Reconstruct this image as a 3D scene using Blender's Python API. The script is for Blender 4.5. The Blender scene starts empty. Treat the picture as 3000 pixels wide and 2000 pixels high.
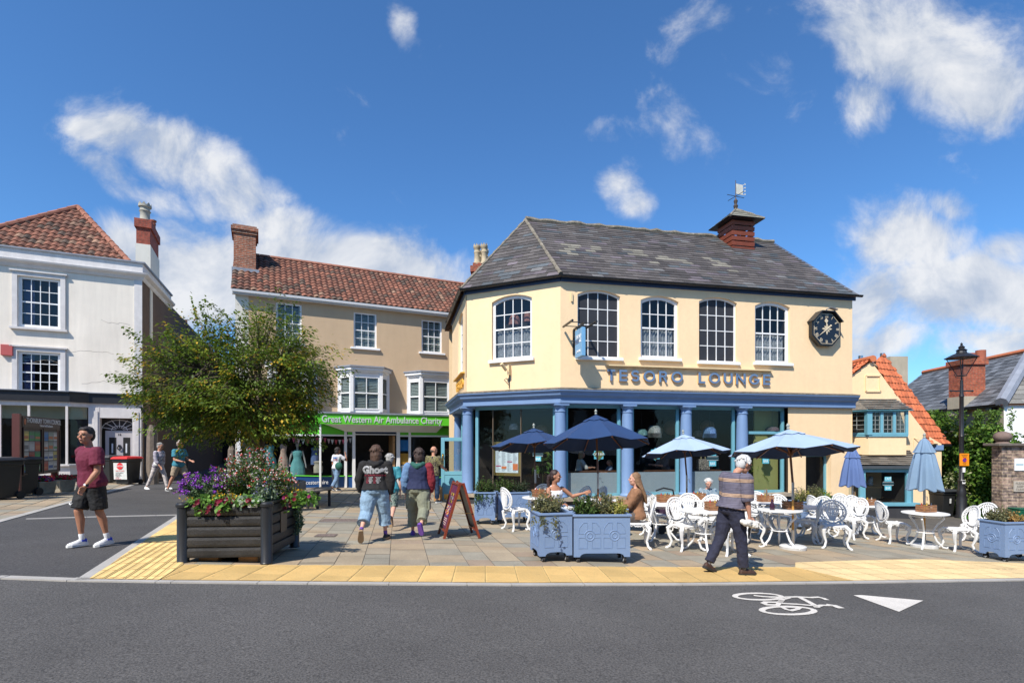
import bpy, math, random
from mathutils import Vector, Matrix
from math import sin, cos, pi, radians as R, sqrt, atan2
random.seed(7)
S = bpy.context.scene
C = S.collection
# ---------------------------------------------------------------- camera
F, CZ = 1550.0, 1.6
cd = bpy.data.cameras.new('camera'); cam = bpy.data.objects.new('camera', cd); C.objects.link(cam)
cam.location = (0, 0, CZ); cam.rotation_euler = (pi/2, 0, 0)
cd.sensor_width = 36; cd.lens = 36*F/3000; cd.shift_y = 0.1; cd.clip_end = 4000; cd.clip_start = 0.05
S.camera = cam
S.view_settings.view_transform = 'Standard'; S.view_settings.look = 'None'; S.view_settings.gamma = 1
S.view_settings.exposure = 0.55
S.cycles.max_bounces = 6; S.cycles.transparent_max_bounces = 12
# ---------------------------------------------------------------- sun and sky
EL, AZ = R(48.5), R(31)
sd = bpy.data.lights.new('sun', 'SUN'); sd.energy = 4.4; sd.angle = R(.53); sd.color = (1, .94, .85)
sun = bpy.data.objects.new('sun', sd); C.objects.link(sun)
sun.rotation_euler = Vector((sin(AZ)*cos(EL), cos(AZ)*cos(EL), -sin(EL))).to_track_quat('-Z', 'Y').to_euler()
W = bpy.data.worlds.new('World'); S.world = W; W.use_nodes = True
nt = W.node_tree; N = nt.nodes; L = nt.links
bg = N['Background']; bg.inputs[1].default_value = 0.1
sky = N.new('ShaderNodeTexSky'); sky.sky_type = 'NISHITA'; sky.sun_disc = False
sky.sun_elevation = EL; sky.sun_rotation = AZ + pi; sky.air_density = 1.0; sky.dust_density = .3; sky.ozone_density = 3.5
def wn(t, **k):
    n = N.new(t)
    for a, b in k.items(): setattr(n, a, b)
    return n
def wm(op, a, b=None, clamp=False):
    n = N.new('ShaderNodeMath'); n.operation = op; n.use_clamp = clamp
    for i, q in enumerate((a, b)):
        if q is None: continue
        if isinstance(q, (int, float)): n.inputs[i].default_value = q
        else: L.new(q, n.inputs[i])
    return n.outputs[0]
tc = wn('ShaderNodeTexCoord')
sp = wn('ShaderNodeSeparateXYZ'); L.new(tc.outputs['Generated'], sp.inputs[0])
yy = wm('MAXIMUM', sp.outputs[1], .02)
u = wm('DIVIDE', sp.outputs[0], yy); v = wm('DIVIDE', sp.outputs[2], yy)
uv = wn('ShaderNodeCombineXYZ'); L.new(u, uv.inputs[0]); L.new(v, uv.inputs[1])
nz = wn('ShaderNodeTexNoise'); nz.inputs['Scale'].default_value = 5.5; nz.inputs['Detail'].default_value = 11; nz.inputs['Roughness'].default_value = .64
nz.inputs['Distortion'].default_value = .35
L.new(uv.outputs[0], nz.inputs['Vector'])
nz2 = wn('ShaderNodeTexNoise'); nz2.inputs['Scale'].default_value = 2.2; nz2.inputs['Detail'].default_value = 4
L.new(uv.outputs[0], nz2.inputs['Vector'])
wob = wn('ShaderNodeVectorMath', operation='MULTIPLY_ADD'); L.new(nz2.outputs['Color'], wob.inputs[0]); wob.inputs[1].default_value = (.34, .24, 0); wob.inputs[2].default_value = (-.17, -.12, 0)
wuv = wn('ShaderNodeVectorMath', operation='ADD'); L.new(uv.outputs[0], wuv.inputs[0]); L.new(wob.outputs[0], wuv.inputs[1])
acc = None
#          px    py   rx   ry  rot  amp      (where each cloud stands in the sky, as directions)
BL = [(520, 490, 340, 90, -24, .95), (340, 400, 190, 45, -8, .85), (430, 560, 260, 60, -30, .7), (700, 600, 240, 90, -25, .85), (620, 800, 460, 140, -5, 1.25), (1030, 800, 440, 110, -5, 1.2), (470, 800, 300, 190, 0, 1.25), (850, 700, 240, 90, -10, .9),
      (1150, 70, 65, 130, 8, .72), (2740, 120, 430, 250, -15, 1.05), (2980, 260, 260, 160, 0, 1.0), (2520, 300, 160, 120, 20, .7),
      (1830, 560, 95, 85, -30, .8), (1890, 610, 70, 50, 0, .7), (2180, 260, 220, 140, -40, .46), (1990, 340, 200, 90, -50, .42), (2000, 60, 150, 90, 30, .42), (1750, 380, 90, 60, 0, .34),
      (2640, 700, 200, 150, 10, 1.25), (2800, 860, 360, 190, 0, 1.25), (2560, 900, 160, 130, 0, 1.0), (2600, 1010, 220, 60, 0, .9), (2750, 600, 110, 60, 0, .8), (2900, 1010, 260, 90, 0, 1.0), (2950, 720, 160, 90, 0, .9), (1250, 780, 170, 60, 0, .7), (150, 900, 300, 80, 0, .4)]
for px, py, rx, ry, rot, amp in BL:
    mp = wn('ShaderNodeMapping'); mp.vector_type = 'TEXTURE'
    mp.inputs['Location'].default_value = ((px-1500)/F, (1300-py)/F, 0)
    mp.inputs['Rotation'].default_value = (0, 0, R(rot)); mp.inputs['Scale'].default_value = (rx/F, ry/F, 1)
    L.new(wuv.outputs[0], mp.inputs[0])
    ln = wn('ShaderNodeVectorMath', operation='LENGTH'); L.new(mp.outputs[0], ln.inputs[0])
    mr = wn('ShaderNodeMapRange'); mr.interpolation_type = 'SMOOTHSTEP'
    mr.inputs[1].default_value = 1.45; mr.inputs[2].default_value = .1; mr.inputs[3].default_value = 0; mr.inputs[4].default_value = amp
    L.new(ln.outputs['Value'], mr.inputs[0])
    acc = mr.outputs[0] if acc is None else wm('MAXIMUM', acc, mr.outputs[0])
dens = wm('ADD', wm('MULTIPLY', acc, .95), wm('MULTIPLY', wm('SUBTRACT', nz.outputs[0], .5), 1.9))
cov = wn('ShaderNodeMapRange'); cov.interpolation_type = 'SMOOTHSTEP'; L.new(dens, cov.inputs[0])
cov.inputs[1].default_value = .20; cov.inputs[2].default_value = .95; cov.inputs[3].default_value = 0; cov.inputs[4].default_value = .96
front = wm('MULTIPLY', cov.outputs[0], wm('GREATER_THAN', sp.outputs[1], .03))
# tone of the clouds: brighter crests, greyer flat bases
off = wn('ShaderNodeVectorMath', operation='ADD'); L.new(uv.outputs[0], off.inputs[0]); off.inputs[1].default_value = (-.02, .05, 0)
nz3 = wn('ShaderNodeTexNoise'); nz3.inputs['Scale'].default_value = 5.5; nz3.inputs['Detail'].default_value = 9; nz3.inputs['Distortion'].default_value = .35; L.new(off.outputs[0], nz3.inputs['Vector'])
shade = wn('ShaderNodeMapRange'); L.new(wm('SUBTRACT', nz.outputs[0], nz3.outputs[0]), shade.inputs[0])
shade.inputs[1].default_value = -.13; shade.inputs[2].default_value = .13
cc = wn('ShaderNodeMix', data_type='RGBA'); L.new(shade.outputs[0], cc.inputs[0])
cc.inputs[6].default_value = (3.3, 3.8, 4.7, 1); cc.inputs[7].default_value = (5.9, 6.0, 6.2, 1)
tint = wn('ShaderNodeMix', data_type='RGBA', blend_type='MULTIPLY'); tint.inputs[0].default_value = 1
L.new(sky.outputs[0], tint.inputs[6]); tint.inputs[7].default_value = (.58, .94, 1.24, 1)
mx = wn('ShaderNodeMix', data_type='RGBA'); L.new(front, mx.inputs[0]); L.new(tint.outputs[2], mx.inputs[6]); L.new(cc.outputs[2], mx.inputs[7])
L.new(mx.outputs[2], bg.inputs[0])
# ---------------------------------------------------------------- ground shape and layout helpers
def G(x, y):
    x = max(-24, min(26, x)); y = max(-6, min(34, y))
    return .091 - .0392*x - .0282*y
def gp(px, py):                       # where the ground is seen at a pixel of the photograph
    dx, dz = (px-1500)/F, -(py-1300)/F
    t = (.091-CZ)/(dz + .0392*dx + .0282)
    return Vector((dx*t, t, CZ+dz*t))
def at(px, Y): return (px-1500)/F*Y
class Frame:                          # a facade: origin, direction along, z up
    def __init__(s, o, ang): s.o = Vector((o[0], o[1])); s.a = ang; s.d = Vector((cos(ang), sin(ang))); s.n = Vector((-sin(ang), cos(ang)))
    def xz(s, px, py, y=0):           # local x and world z where pixel meets plane local y
        r = Vector(((px-1500)/F, 1)); o = s.o + s.n*y
        det = r.x*(-s.d.y) + s.d.x*r.y
        t = (o.x*(-s.d.y) + s.d.x*o.y)/det
        p = r*t
        return (p-o).dot(s.d), CZ + (1300-py)/F*t
    def w(s, x, y=0): q = s.o + s.d*x + s.n*y; return q.x, q.y
# ---------------------------------------------------------------- mesh helpers
class MB:
    def __init__(s, M=None): s.v = []; s.f = []; s.c = []; s.M = M; s.col = None
    def add(s, vs, fs, c=None):
        b = len(s.v)
        if s.M is not None: vs = [s.M @ Vector(q) for q in vs]
        s.v += [tuple(q) for q in vs]; s.f += [tuple(i+b for i in f) for f in fs]
        s.c += [c or s.col]*len(fs); return s
    def box(s, x0, y0, z0, x1, y1, z1, c=None):
        return s.add([(x0,y0,z0),(x1,y0,z0),(x1,y1,z0),(x0,y1,z0),(x0,y0,z1),(x1,y0,z1),(x1,y1,z1),(x0,y1,z1)],
            [(0,3,2,1),(4,5,6,7),(0,1,5,4),(1,2,6,5),(2,3,7,6),(3,0,4,7)], c)
    def rb(s, ce, sz, rz=0, rx=0, ry=0, c=None):
        M = Matrix.Translation(ce) @ Matrix.Rotation(rz, 4, 'Z') @ Matrix.Rotation(ry, 4, 'Y') @ Matrix.Rotation(rx, 4, 'X')
        a, b, h = sz[0]/2, sz[1]/2, sz[2]/2
        q = [M @ Vector((i*a, j*b, k*h)) for k in (-1, 1) for i, j in ((-1,-1),(1,-1),(1,1),(-1,1))]
        return s.add(q, [(0,3,2,1),(4,5,6,7),(0,1,5,4),(1,2,6,5),(2,3,7,6),(3,0,4,7)], c)
    def beam(s, p, q, w, h=None, c=None):
        p = Vector(p); q = Vector(q); d = q-p; h = h or w
        M = Matrix.Translation((p+q)/2) @ d.to_track_quat('Y', 'Z').to_matrix().to_4x4()
        k = [M @ Vector((i*w/2, j*d.length/2, l*h/2)) for l in (-1, 1) for i, j in ((-1,-1),(1,-1),(1,1),(-1,1))]
        return s.add(k, [(0,3,2,1),(4,5,6,7),(0,1,5,4),(1,2,6,5),(2,3,7,6),(3,0,4,7)], c)
    def ring(s, rings, closed=False, cap=True, c=None):
        n = len(rings[0]); vs = [p for r in rings for p in r]; fs = []
        m = len(rings)
        for i in range(m if closed else m-1):
            for j in range(n):
                a = i*n+j; b = i*n+(j+1) % n; k = ((i+1) % m)*n
                fs.append((a, b, k+(j+1) % n, k+j))
        if cap and not closed: fs.append(tuple(range(n))[::-1]); fs.append(tuple((m-1)*n+j for j in range(n)))
        return s.add(vs, fs, c)
    def tube(s, pts, r, n=6, closed=False, c=None, ry=None):
        pts = [Vector(p) for p in pts]; m = len(pts)
        if not isinstance(r, (list, tuple)): r = [r]*m
        if ry is not None and not isinstance(ry, (list, tuple)): ry = [ry]*m
        rings = []; prev = None
        for i, p in enumerate(pts):
            if closed: t = pts[(i+1) % m]-pts[i-1]
            else: t = pts[min(i+1, m-1)]-pts[max(i-1, 0)]
            if t.length < 1e-9: t = Vector((0, 0, 1))
            t.normalize()
            if prev is None:
                a = Vector((0, 0, 1)) if abs(t.z) < .9 else Vector((0, 1, 0))
                x = t.cross(a).normalized()
            else:
                x = prev - t*prev.dot(t)
                x = x.normalized() if x.length > 1e-6 else t.orthogonal().normalized()
            prev = x; y = t.cross(x); rr = r[i]; r2 = ry[i] if ry else rr
            rings.append([p + x*rr*cos(2*pi*k/n) + y*r2*sin(2*pi*k/n) for k in range(n)])
        return s.ring(rings, closed, True, c)
    def lathe(s, prof, n=16, at=(0, 0, 0), c=None, sx=1, sy=1):
        a = Vector(at)
        return s.ring([[a+Vector((max(r, 1e-4)*cos(2*pi*k/n)*sx, max(r, 1e-4)*sin(2*pi*k/n)*sy, z)) for k in range(n)] for r, z in prof], c=c)
    def ball(s, ce, r, n=10, M=None, c=None):
        if not isinstance(r, (tuple, list)): r = (r, r, r)
        ce = Vector(ce); m = max(4, n//2+1); rings = []
        for i in range(m+1):
            t = pi*(i+.02)/(m+.04)
            rings.append([(Vector((r[0]*sin(t)*cos(2*pi*k/n), r[1]*sin(t)*sin(2*pi*k/n), -r[2]*cos(t)))) for k in range(n)])
        if M is not None: rings = [[M @ q for q in rr] for rr in rings]
        return s.ring([[ce+q for q in rr] for rr in rings], c=c)
    def ext(s, poly, y0, y1, c=None):     # polygon in xz pushed along y
        n = len(poly)
        vs = [(x, y0, z) for x, z in poly] + [(x, y1, z) for x, z in poly]
        fs = [tuple(range(n)), tuple(range(n, 2*n))[::-1]] + [(i, i+n, (i+1) % n+n, (i+1) % n) for i in range(n)]
        return s.add(vs, fs, c)
    def prism(s, poly, z0, z1, c=None):
        n = len(poly)
        vs = [(x, y, z0) for x, y in poly] + [(x, y, z1) for x, y in poly]
        fs = [tuple(range(n))[::-1], tuple(range(n, 2*n))] + [(i, (i+1) % n, (i+1) % n+n, i+n) for i in range(n)]
        return s.add(vs, fs, c)
    def quad(s, a, b, c_, d, c=None): return s.add([a, b, c_, d], [(0, 1, 2, 3)], c)
    def build(s, name, mat, parent=None, smooth=False, bevel=0, normals=True):
        me = bpy.data.meshes.new(name); me.from_pydata(s.v, [], s.f)
        if any(s.c):
            at_ = me.color_attributes.new('Col', 'FLOAT_COLOR', 'CORNER'); k = 0; arr = []
            for f, c in zip(s.f, s.c):
                c = c or (1, 1, 1)
                arr += [c[0], c[1], c[2], 1]*len(f)
            at_.data.foreach_set('color', arr)
        if isinstance(mat, (list, tuple)):
            for m in mat: me.materials.append(m)
        elif mat: me.materials.append(mat)
        if smooth:
            me.polygons.foreach_set('use_smooth', [True]*len(me.polygons))
            if smooth != 2:
                try: me.set_sharp_from_angle(angle=R(40))
                except Exception: pass
        me.update()
        o = bpy.data.objects.new(name, me); C.objects.link(o)
        if parent: o.parent = parent
        if bevel:
            b = o.modifiers.new('bevel', 'BEVEL'); b.width = bevel; b.segments = 2; b.limit_method = 'ANGLE'; b.angle_limit = R(50)
        return o
def tag(o, label=None, cat=None, group=None, kind=None):
    if label: o['label'] = label
    if cat: o['category'] = cat
    if group: o['group'] = group
    if kind: o['kind'] = kind
    return o
def thing(name, label, cat, loc=(0, 0, 0), rz=0, group=None):
    o = bpy.data.objects.new(name, None); C.objects.link(o); o.empty_display_size = .2
    o.location = loc; o.rotation_euler = (0, 0, rz)
    return tag(o, label, cat, group)
KIDS = {}
def kids(o): return [c for c in C.objects if c.parent == o]
def dup(root, loc, rz, label=None):
    kl = KIDS.setdefault(root.name, None)
    if kl is None:
        kl = [(c, [g for g in C.objects if g.parent == c]) for c in C.objects if c.parent == root]; KIDS[root.name] = kl
    r = root.copy(); C.objects.link(r); r.location = loc; r.rotation_euler = (0, 0, rz)
    if label: r['label'] = label
    for ch, gs in kl:
        c = ch.copy(); C.objects.link(c); c.parent = r
        for g in gs: d = g.copy(); C.objects.link(d); d.parent = c
    return r
# ---------------------------------------------------------------- materials
MT = {}
def mat(name, col, rough=.6, var=.12, scale=4, bump=0, bscale=40, metal=0, attr=False, spec=.5, var2=0, scale2=60, streak=0, dirt=None, trans=0, sheen=0):
    if name in MT: return MT[name]
    m = bpy.data.materials.new(name); m.use_nodes = True; t = m.node_tree; n = t.nodes; l = t.links; b = n['Principled BSDF']
    b.inputs['Roughness'].default_value = rough; b.inputs['Metallic'].default_value = metal; b.inputs['Specular IOR Level'].default_value = spec
    if sheen: b.inputs['Sheen Weight'].default_value = sheen
    co = n.new('ShaderNodeTexCoord')
    def noise(sc, det=5, vec=None, ro=.6):
        q = n.new('ShaderNodeTexNoise'); q.inputs['Scale'].default_value = sc; q.inputs['Detail'].default_value = det; q.inputs['Roughness'].default_value = ro
        l.new(vec or co.outputs['Object'], q.inputs['Vector']); return q.outputs[0]
    def mul(cin, fac_out, lo, hi):
        r = n.new('ShaderNodeMapRange'); l.new(fac_out, r.inputs[0]); r.inputs[1].default_value = .3; r.inputs[2].default_value = .7
        r.inputs[3].default_value = lo; r.inputs[4].default_value = hi
        x = n.new('ShaderNodeVectorMath'); x.operation = 'SCALE'; l.new(cin, x.inputs[0]); l.new(r.outputs[0], x.inputs['Scale']); return x.outputs[0]
    rgb = n.new('ShaderNodeRGB'); rgb.outputs[0].default_value = (*col, 1); cur = rgb.outputs[0]
    if attr:
        at_ = n.new('ShaderNodeAttribute'); at_.attribute_name = 'Col'
        x = n.new('ShaderNodeVectorMath'); x.operation = 'MULTIPLY'; l.new(cur, x.inputs[0]); l.new(at_.outputs['Color'], x.inputs[1]); cur = x.outputs[0]
    if var: cur = mul(cur, noise(scale), 1-var, 1+var)
    if var2: cur = mul(cur, noise(scale2, 2), 1-var2, 1+var2)
    if streak:
        mp = n.new('ShaderNodeMapping'); mp.inputs['Scale'].default_value = (3.5, 3.5, .35); l.new(co.outputs['Object'], mp.inputs[0])
        cur = mul(cur, noise(.8, 7, mp.outputs[0], .7), 1-streak, 1+streak*.4)
    if dirt:
        r = n.new('ShaderNodeMapRange'); l.new(noise(dirt[1], 8, ro=.75), r.inputs[0]); r.inputs[1].default_value = dirt[2]; r.inputs[2].default_value = dirt[2]+.08
        x = n.new('ShaderNodeMix'); x.data_type = 'RGBA'; l.new(r.outputs[0], x.inputs[0]); l.new(cur, x.inputs[6]); x.inputs[7].default_value = (*dirt[0], 1); cur = x.outputs[2]
    l.new(cur, b.inputs['Base Color'])
    if bump:
        q = noise(bscale, 4); bp = n.new('ShaderNodeBump'); bp.inputs['Strength'].default_value = bump; bp.inputs['Distance'].default_value = .01
        l.new(q, bp.inputs['Height']); l.new(bp.outputs[0], b.inputs['Normal'])
    if trans:
        tr = n.new('ShaderNodeBsdfTranslucent'); l.new(cur, tr.inputs[0]); ms = n.new('ShaderNodeMixShader'); ms.inputs[0].default_value = trans
        l.new(b.outputs[0], ms.inputs[1]); l.new(tr.outputs[0], ms.inputs[2]); l.new(ms.outputs[0], n['Material Output'].inputs[0])
    MT[name] = m; return m
def glassmat(name, tintc=(.8, .85, .85), refl=.12, rough=.02):
    m = bpy.data.materials.new(name); m.use_nodes = True; t = m.node_tree; n = t.nodes; l = t.links; n.remove(n['Principled BSDF'])
    tr = n.new('ShaderNodeBsdfTransparent'); tr.inputs[0].default_value = (*tintc, 1)
    gl = n.new('ShaderNodeBsdfGlossy'); gl.inputs['Roughness'].default_value = rough
    co = n.new('ShaderNodeTexCoord'); q = n.new('ShaderNodeTexNoise'); q.inputs['Scale'].default_value = 2.5; l.new(co.outputs['Object'], q.inputs['Vector'])
    bp = n.new('ShaderNodeBump'); bp.inputs['Strength'].default_value = .06; bp.inputs['Distance'].default_value = .05; l.new(q.outputs[0], bp.inputs['Height']); l.new(bp.outputs[0], gl.inputs['Normal'])
    lw = n.new('ShaderNodeLayerWeight'); pw = n.new('ShaderNodeMath'); pw.operation = 'POWER'; l.new(lw.outputs['Facing'], pw.inputs[0]); pw.inputs[1].default_value = 4.5      # both faces alike, so that sun passes in
    a = n.new('ShaderNodeMath'); a.operation = 'ADD'; a.use_clamp = True; l.new(pw.outputs[0], a.inputs[0]); a.inputs[1].default_value = refl
    ms = n.new('ShaderNodeMixShader'); l.new(a.outputs[0], ms.inputs[0]); l.new(tr.outputs[0], ms.inputs[1]); l.new(gl.outputs[0], ms.inputs[2])
    l.new(ms.outputs[0], n['Material Output'].inputs[0]); return m
def bandmat(name, stops, period=1.0, rough=.8, axis=2, const=True):      # bands along one object axis (woven stripes)
    m = bpy.data.materials.new(name); m.use_nodes = True; t = m.node_tree; n = t.nodes; l = t.links; b = n['Principled BSDF']; b.inputs['Roughness'].default_value = rough
    co = n.new('ShaderNodeTexCoord'); s_ = n.new('ShaderNodeSeparateXYZ'); l.new(co.outputs['Object'], s_.inputs[0])
    d = n.new('ShaderNodeMath'); d.operation = 'DIVIDE'; l.new(s_.outputs[axis], d.inputs[0]); d.inputs[1].default_value = period
    f = n.new('ShaderNodeMath'); f.operation = 'FRACT'; l.new(d.outputs[0], f.inputs[0])
    r = n.new('ShaderNodeValToRGB'); r.color_ramp.interpolation = 'CONSTANT' if const else 'LINEAR'
    e = r.color_ramp.elements
    while len(e) > 1: e.remove(e[-1])
    e[0].position = stops[0][0]; e[0].color = (*stops[0][1], 1)
    for p, c in stops[1:]: q = e.new(p); q.color = (*c, 1)
    l.new(f.outputs[0], r.inputs[0]); l.new(r.outputs[0], b.inputs['Base Color']); return m
def brickmat(name, c1, c2, mortar, bw=.225, rh=.075, ms=.008, var=.3, rough=.9):
    m = bpy.data.materials.new(name); m.use_nodes = True; t = m.node_tree; n = t.nodes; l = t.links; b = n['Principled BSDF']; b.inputs['Roughness'].default_value = rough
    co = n.new('ShaderNodeTexCoord'); s_ = n.new('ShaderNodeSeparateXYZ'); l.new(co.outputs['Object'], s_.inputs[0])
    ad = n.new('ShaderNodeMath'); l.new(s_.outputs[0], ad.inputs[0]); l.new(s_.outputs[1], ad.inputs[1])
    cb = n.new('ShaderNodeCombineXYZ'); l.new(ad.outputs[0], cb.inputs[0]); l.new(s_.outputs[2], cb.inputs[1])
    q = n.new('ShaderNodeTexNoise'); q.inputs['Scale'].default_value = 9; l.new(co.outputs['Object'], q.inputs['Vector'])
    k = n.new('ShaderNodeTexBrick'); k.inputs['Scale'].default_value = 1; k.inputs['Brick Width'].default_value = bw; k.inputs['Row Height'].default_value = rh
    k.inputs['Mortar Size'].default_value = ms; k.inputs['Color1'].default_value = (*c1, 1); k.inputs['Color2'].default_value = (*c2, 1); k.inputs['Mortar'].default_value = (*mortar, 1)
    k.inputs['Mortar Smooth'].default_value = .3
    l.new(cb.outputs[0], k.inputs['Vector'])
    r = n.new('ShaderNodeMapRange'); l.new(q.outputs[0], r.inputs[0]); r.inputs[1].default_value = .3; r.inputs[2].default_value = .7; r.inputs[3].default_value = 1-var; r.inputs[4].default_value = 1+var
    x = n.new('ShaderNodeVectorMath'); x.operation = 'SCALE'; l.new(k.outputs[0], x.inputs[0]); l.new(r.outputs[0], x.inputs['Scale']); l.new(x.outputs[0], b.inputs['Base Color'])
    bp = n.new('ShaderNodeBump'); bp.inputs['Strength'].default_value = .6; bp.inputs['Distance'].default_value = .01; bp.invert = True; l.new(k.outputs['Fac'], bp.inputs['Height']); l.new(bp.outputs[0], b.inputs['Normal'])
    return m
def camo(name, cols, scale=8, rough=.8):
    m = bpy.data.materials.new(name); m.use_nodes = True; t = m.node_tree; n = t.nodes; l = t.links; b = n['Principled BSDF']; b.inputs['Roughness'].default_value = rough
    co = n.new('ShaderNodeTexCoord'); q = n.new('ShaderNodeTexNoise'); q.inputs['Scale'].default_value = scale; q.inputs['Detail'].default_value = 2; l.new(co.outputs['Object'], q.inputs['Vector'])
    r = n.new('ShaderNodeValToRGB'); r.color_ramp.interpolation = 'CONSTANT'; e = r.color_ramp.elements
    while len(e) > 1: e.remove(e[-1])
    e[0].color = (*cols[0], 1)
    for i, c in enumerate(cols[1:]): z = e.new(.42+.09*i); z.color = (*c, 1)
    l.new(q.outputs[0], r.inputs[0]); l.new(r.outputs[0], b.inputs['Base Color']); return m
def text(s, size, depth, m, name, parent, M, align='CENTER', sx=1.0, bold=0, spacing=1.0):
    cu = bpy.data.curves.new('t', 'FONT'); cu.body = s; cu.size = size; cu.extrude = depth/2; cu.align_x = align; cu.align_y = 'CENTER'; cu.offset = bold; cu.space_character = spacing
    cu.resolution_u = 3
    o = bpy.data.objects.new('t', cu); me = bpy.data.meshes.new_from_object(o)
    bpy.data.objects.remove(o); bpy.data.curves.remove(cu)
    me.transform(M @ Matrix.Diagonal((sx, 1, 1, 1))); me.materials.clear(); me.materials.append(m); me.name = name
    q = bpy.data.objects.new(name, me); C.objects.link(q)
    if parent: q.parent = parent
    return q
RX = Matrix.Rotation(pi/2, 4, 'X')          # text standing on a wall, read from -y
def TM(x, y, z, rz=0): return Matrix.Translation((x, y, z)) @ Matrix.Rotation(rz, 4, 'Z') @ RX
def jit(c, a):
    k = 1+random.uniform(-a, a); return (c[0]*k, c[1]*k, c[2]*k)
# palettes
asphalt = mat('asphalt', (.085, .080, .075), .9, .18, .55, .9, 70, var2=.52, scale2=60, dirt=((.30, .28, .26), 26, .71))
asph2 = mat('asphalt_side', (.06, .057, .056), .9, .16, .9, .7, 80, var2=.5, scale2=50, dirt=((.22, .21, .2), 20, .74))
joint = mat('paving_joint', (.085, .075, .062), .95, .2, 3)
flag = mat('flagstone', (1, 1, 1), .85, .13, 2.2, .25, 60, attr=True, var2=.1, scale2=40)
kerbm = mat('kerb_granite', (.38, .36, .33), .85, .12, 2, .3, 90, var2=.12, scale2=120)
yellow = mat('tactile_yellow', (.78, .54, .21), .85, .10, 1.5, .2, 60, attr=True, var2=.06, scale2=50, dirt=((.40, .27, .13), 7, .63))
yellow2 = mat('tactile_worn', (.74, .54, .27), .85, .12, 1.2, .2, 60, attr=True, var2=.1, scale2=40, dirt=((.40, .28, .15), 3.5, .59))
linep = mat('road_paint', (.62, .58, .52), .8, .08, 3, .3, 120, var2=.2, scale2=90, dirt=((.12, .12, .12), 32, .66))
cream = mat('cream_render', (.86, .63, .375), .85, .055, .5, .25, 22, streak=.05, var2=.02, scale2=8)
white_r = mat('white_render', (.78, .71, .61), .9, .07, .7, .25, 18, streak=.12, dirt=((.52, .46, .37), 2.3, .66))
tan_r = mat('tan_render', (.52, .375, .235), .9, .05, 1.2, .4, 30, streak=.05)
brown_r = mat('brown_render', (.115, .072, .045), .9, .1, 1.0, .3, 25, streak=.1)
pale_r = mat('pale_render', (.66, .63, .55), .9, .06, 1, .2, 20, streak=.08)
grey_r = mat('grey_render', (.40, .355, .27), .9, .12, 1.5, .4, 25, streak=.15)
whitep = mat('white_paint', (.80, .80, .79), .45, .04, 3, .05, 20)
oldwhite = mat('weathered_white_paint', (.62, .59, .57), .6, .08, 4, .3, 14, streak=.12, dirt=((.33, .27, .22), 9, .70))
blue = mat('blue_paint', (.165, .265, .45), .55, .06, 2, .25, 16, streak=.06)
teal = mat('teal_paint', (.15, .37, .45), .45, .06, 3, .12, 20)
pblue = mat('planter_blue', (.17, .255, .42), .5, .05, 3, .05, 30, dirt=((.07, .1, .17), 14, .74))
blackp = mat('black_paint', (.018, .018, .02), .4, .2, 5)
gut = mat('gutter_black', (.016, .017, .02), .35, .2, 5)
slate = mat('slate', (1, 1, 1), .72, .22, 1.1, .3, 30, attr=True, var2=.18, scale2=22, dirt=((.27, .26, .23), 6, .70))
pantile = mat('clay_pantile', (1, 1, 1), .85, .28, 2.5, .3, 40, attr=True, var2=.2, scale2=14, dirt=((.06, .05, .045), 7, .60))
mort = mat('lichen_mortar', (.19, .165, .125), .95, .4, 6, .8, 30, var2=.35, scale2=25)
lead = mat('lead_sheet', (.23, .25, .29), .55, .15, 3, .1, 10)
brick = brickmat('red_brick', (.36, .085, .04), (.26, .06, .03), (.16, .12, .09))
brick2 = brickmat('old_brick', (.34, .10, .045), (.20, .07, .04), (.33, .28, .22))
rubble = brickmat('rubble_stone', (.33, .225, .17), (.13, .10, .09), (.34, .26, .18), .34, .10, .016, .6)
terra = mat('terracotta', (.33, .10, .055), .8, .15, 4)
buff = mat('buff_clay', (.42, .34, .22), .85, .2, 5)
dark = mat('dark_interior', (.012, .011, .011), .8, .2, 2)
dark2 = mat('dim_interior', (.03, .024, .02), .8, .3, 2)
glass = glassmat('window_glass', (.62, .66, .66), .05)
glass2 = glassmat('shop_glass', (.8, .84, .84), .035)
black = mat('matt_black', (.02, .02, .02), .6, .15, 5)
rubber = mat('rubber', (.015, .015, .015), .7, .1, 6)
steel = mat('steel', (.55, .55, .56), .3, .05, 5, metal=1)
brass = mat('brass', (.65, .42, .14), .3, .1, 5, metal=1)
wood = mat('light_wood', (.36, .19, .075), .7, .25, 9)
woodd = mat('dark_wood', (.10, .04, .018), .5, .25, 9)
crate = mat('crate_wood', (.25, .115, .05), .75, .3, 10)
concrete = mat('concrete', (.22, .19, .155), .95, .2, 3, .6, 50)
green = mat('sign_green', (.12, .58, .03), .4, .02, 2)
navy = mat('sign_navy', (.012, .07, .22), .4, .05, 2)
silver = mat('sign_silver', (.55, .57, .58), .4, .02, 2)
leafm = mat('leaf', (1.3, 1.3, 1.3), .5, .12, 6, attr=True, trans=.42, spec=.35)
petal = mat('petal', (1, 1, 1), .6, .08, 12, attr=True, trans=.25)
bark = mat('bark', (.10, .075, .055), .95, .3, 8, .6, 40)
cwhite = mat('chair_white', (.74, .74, .73), .4, .05, 6, dirt=((.5, .47, .42), 22, .73))
paper = mat('paper', (1, 1, 1), .8, .05, 20, attr=True)
soil = mat('soil', (.03, .02, .014), .95, .3, 8)
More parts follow.
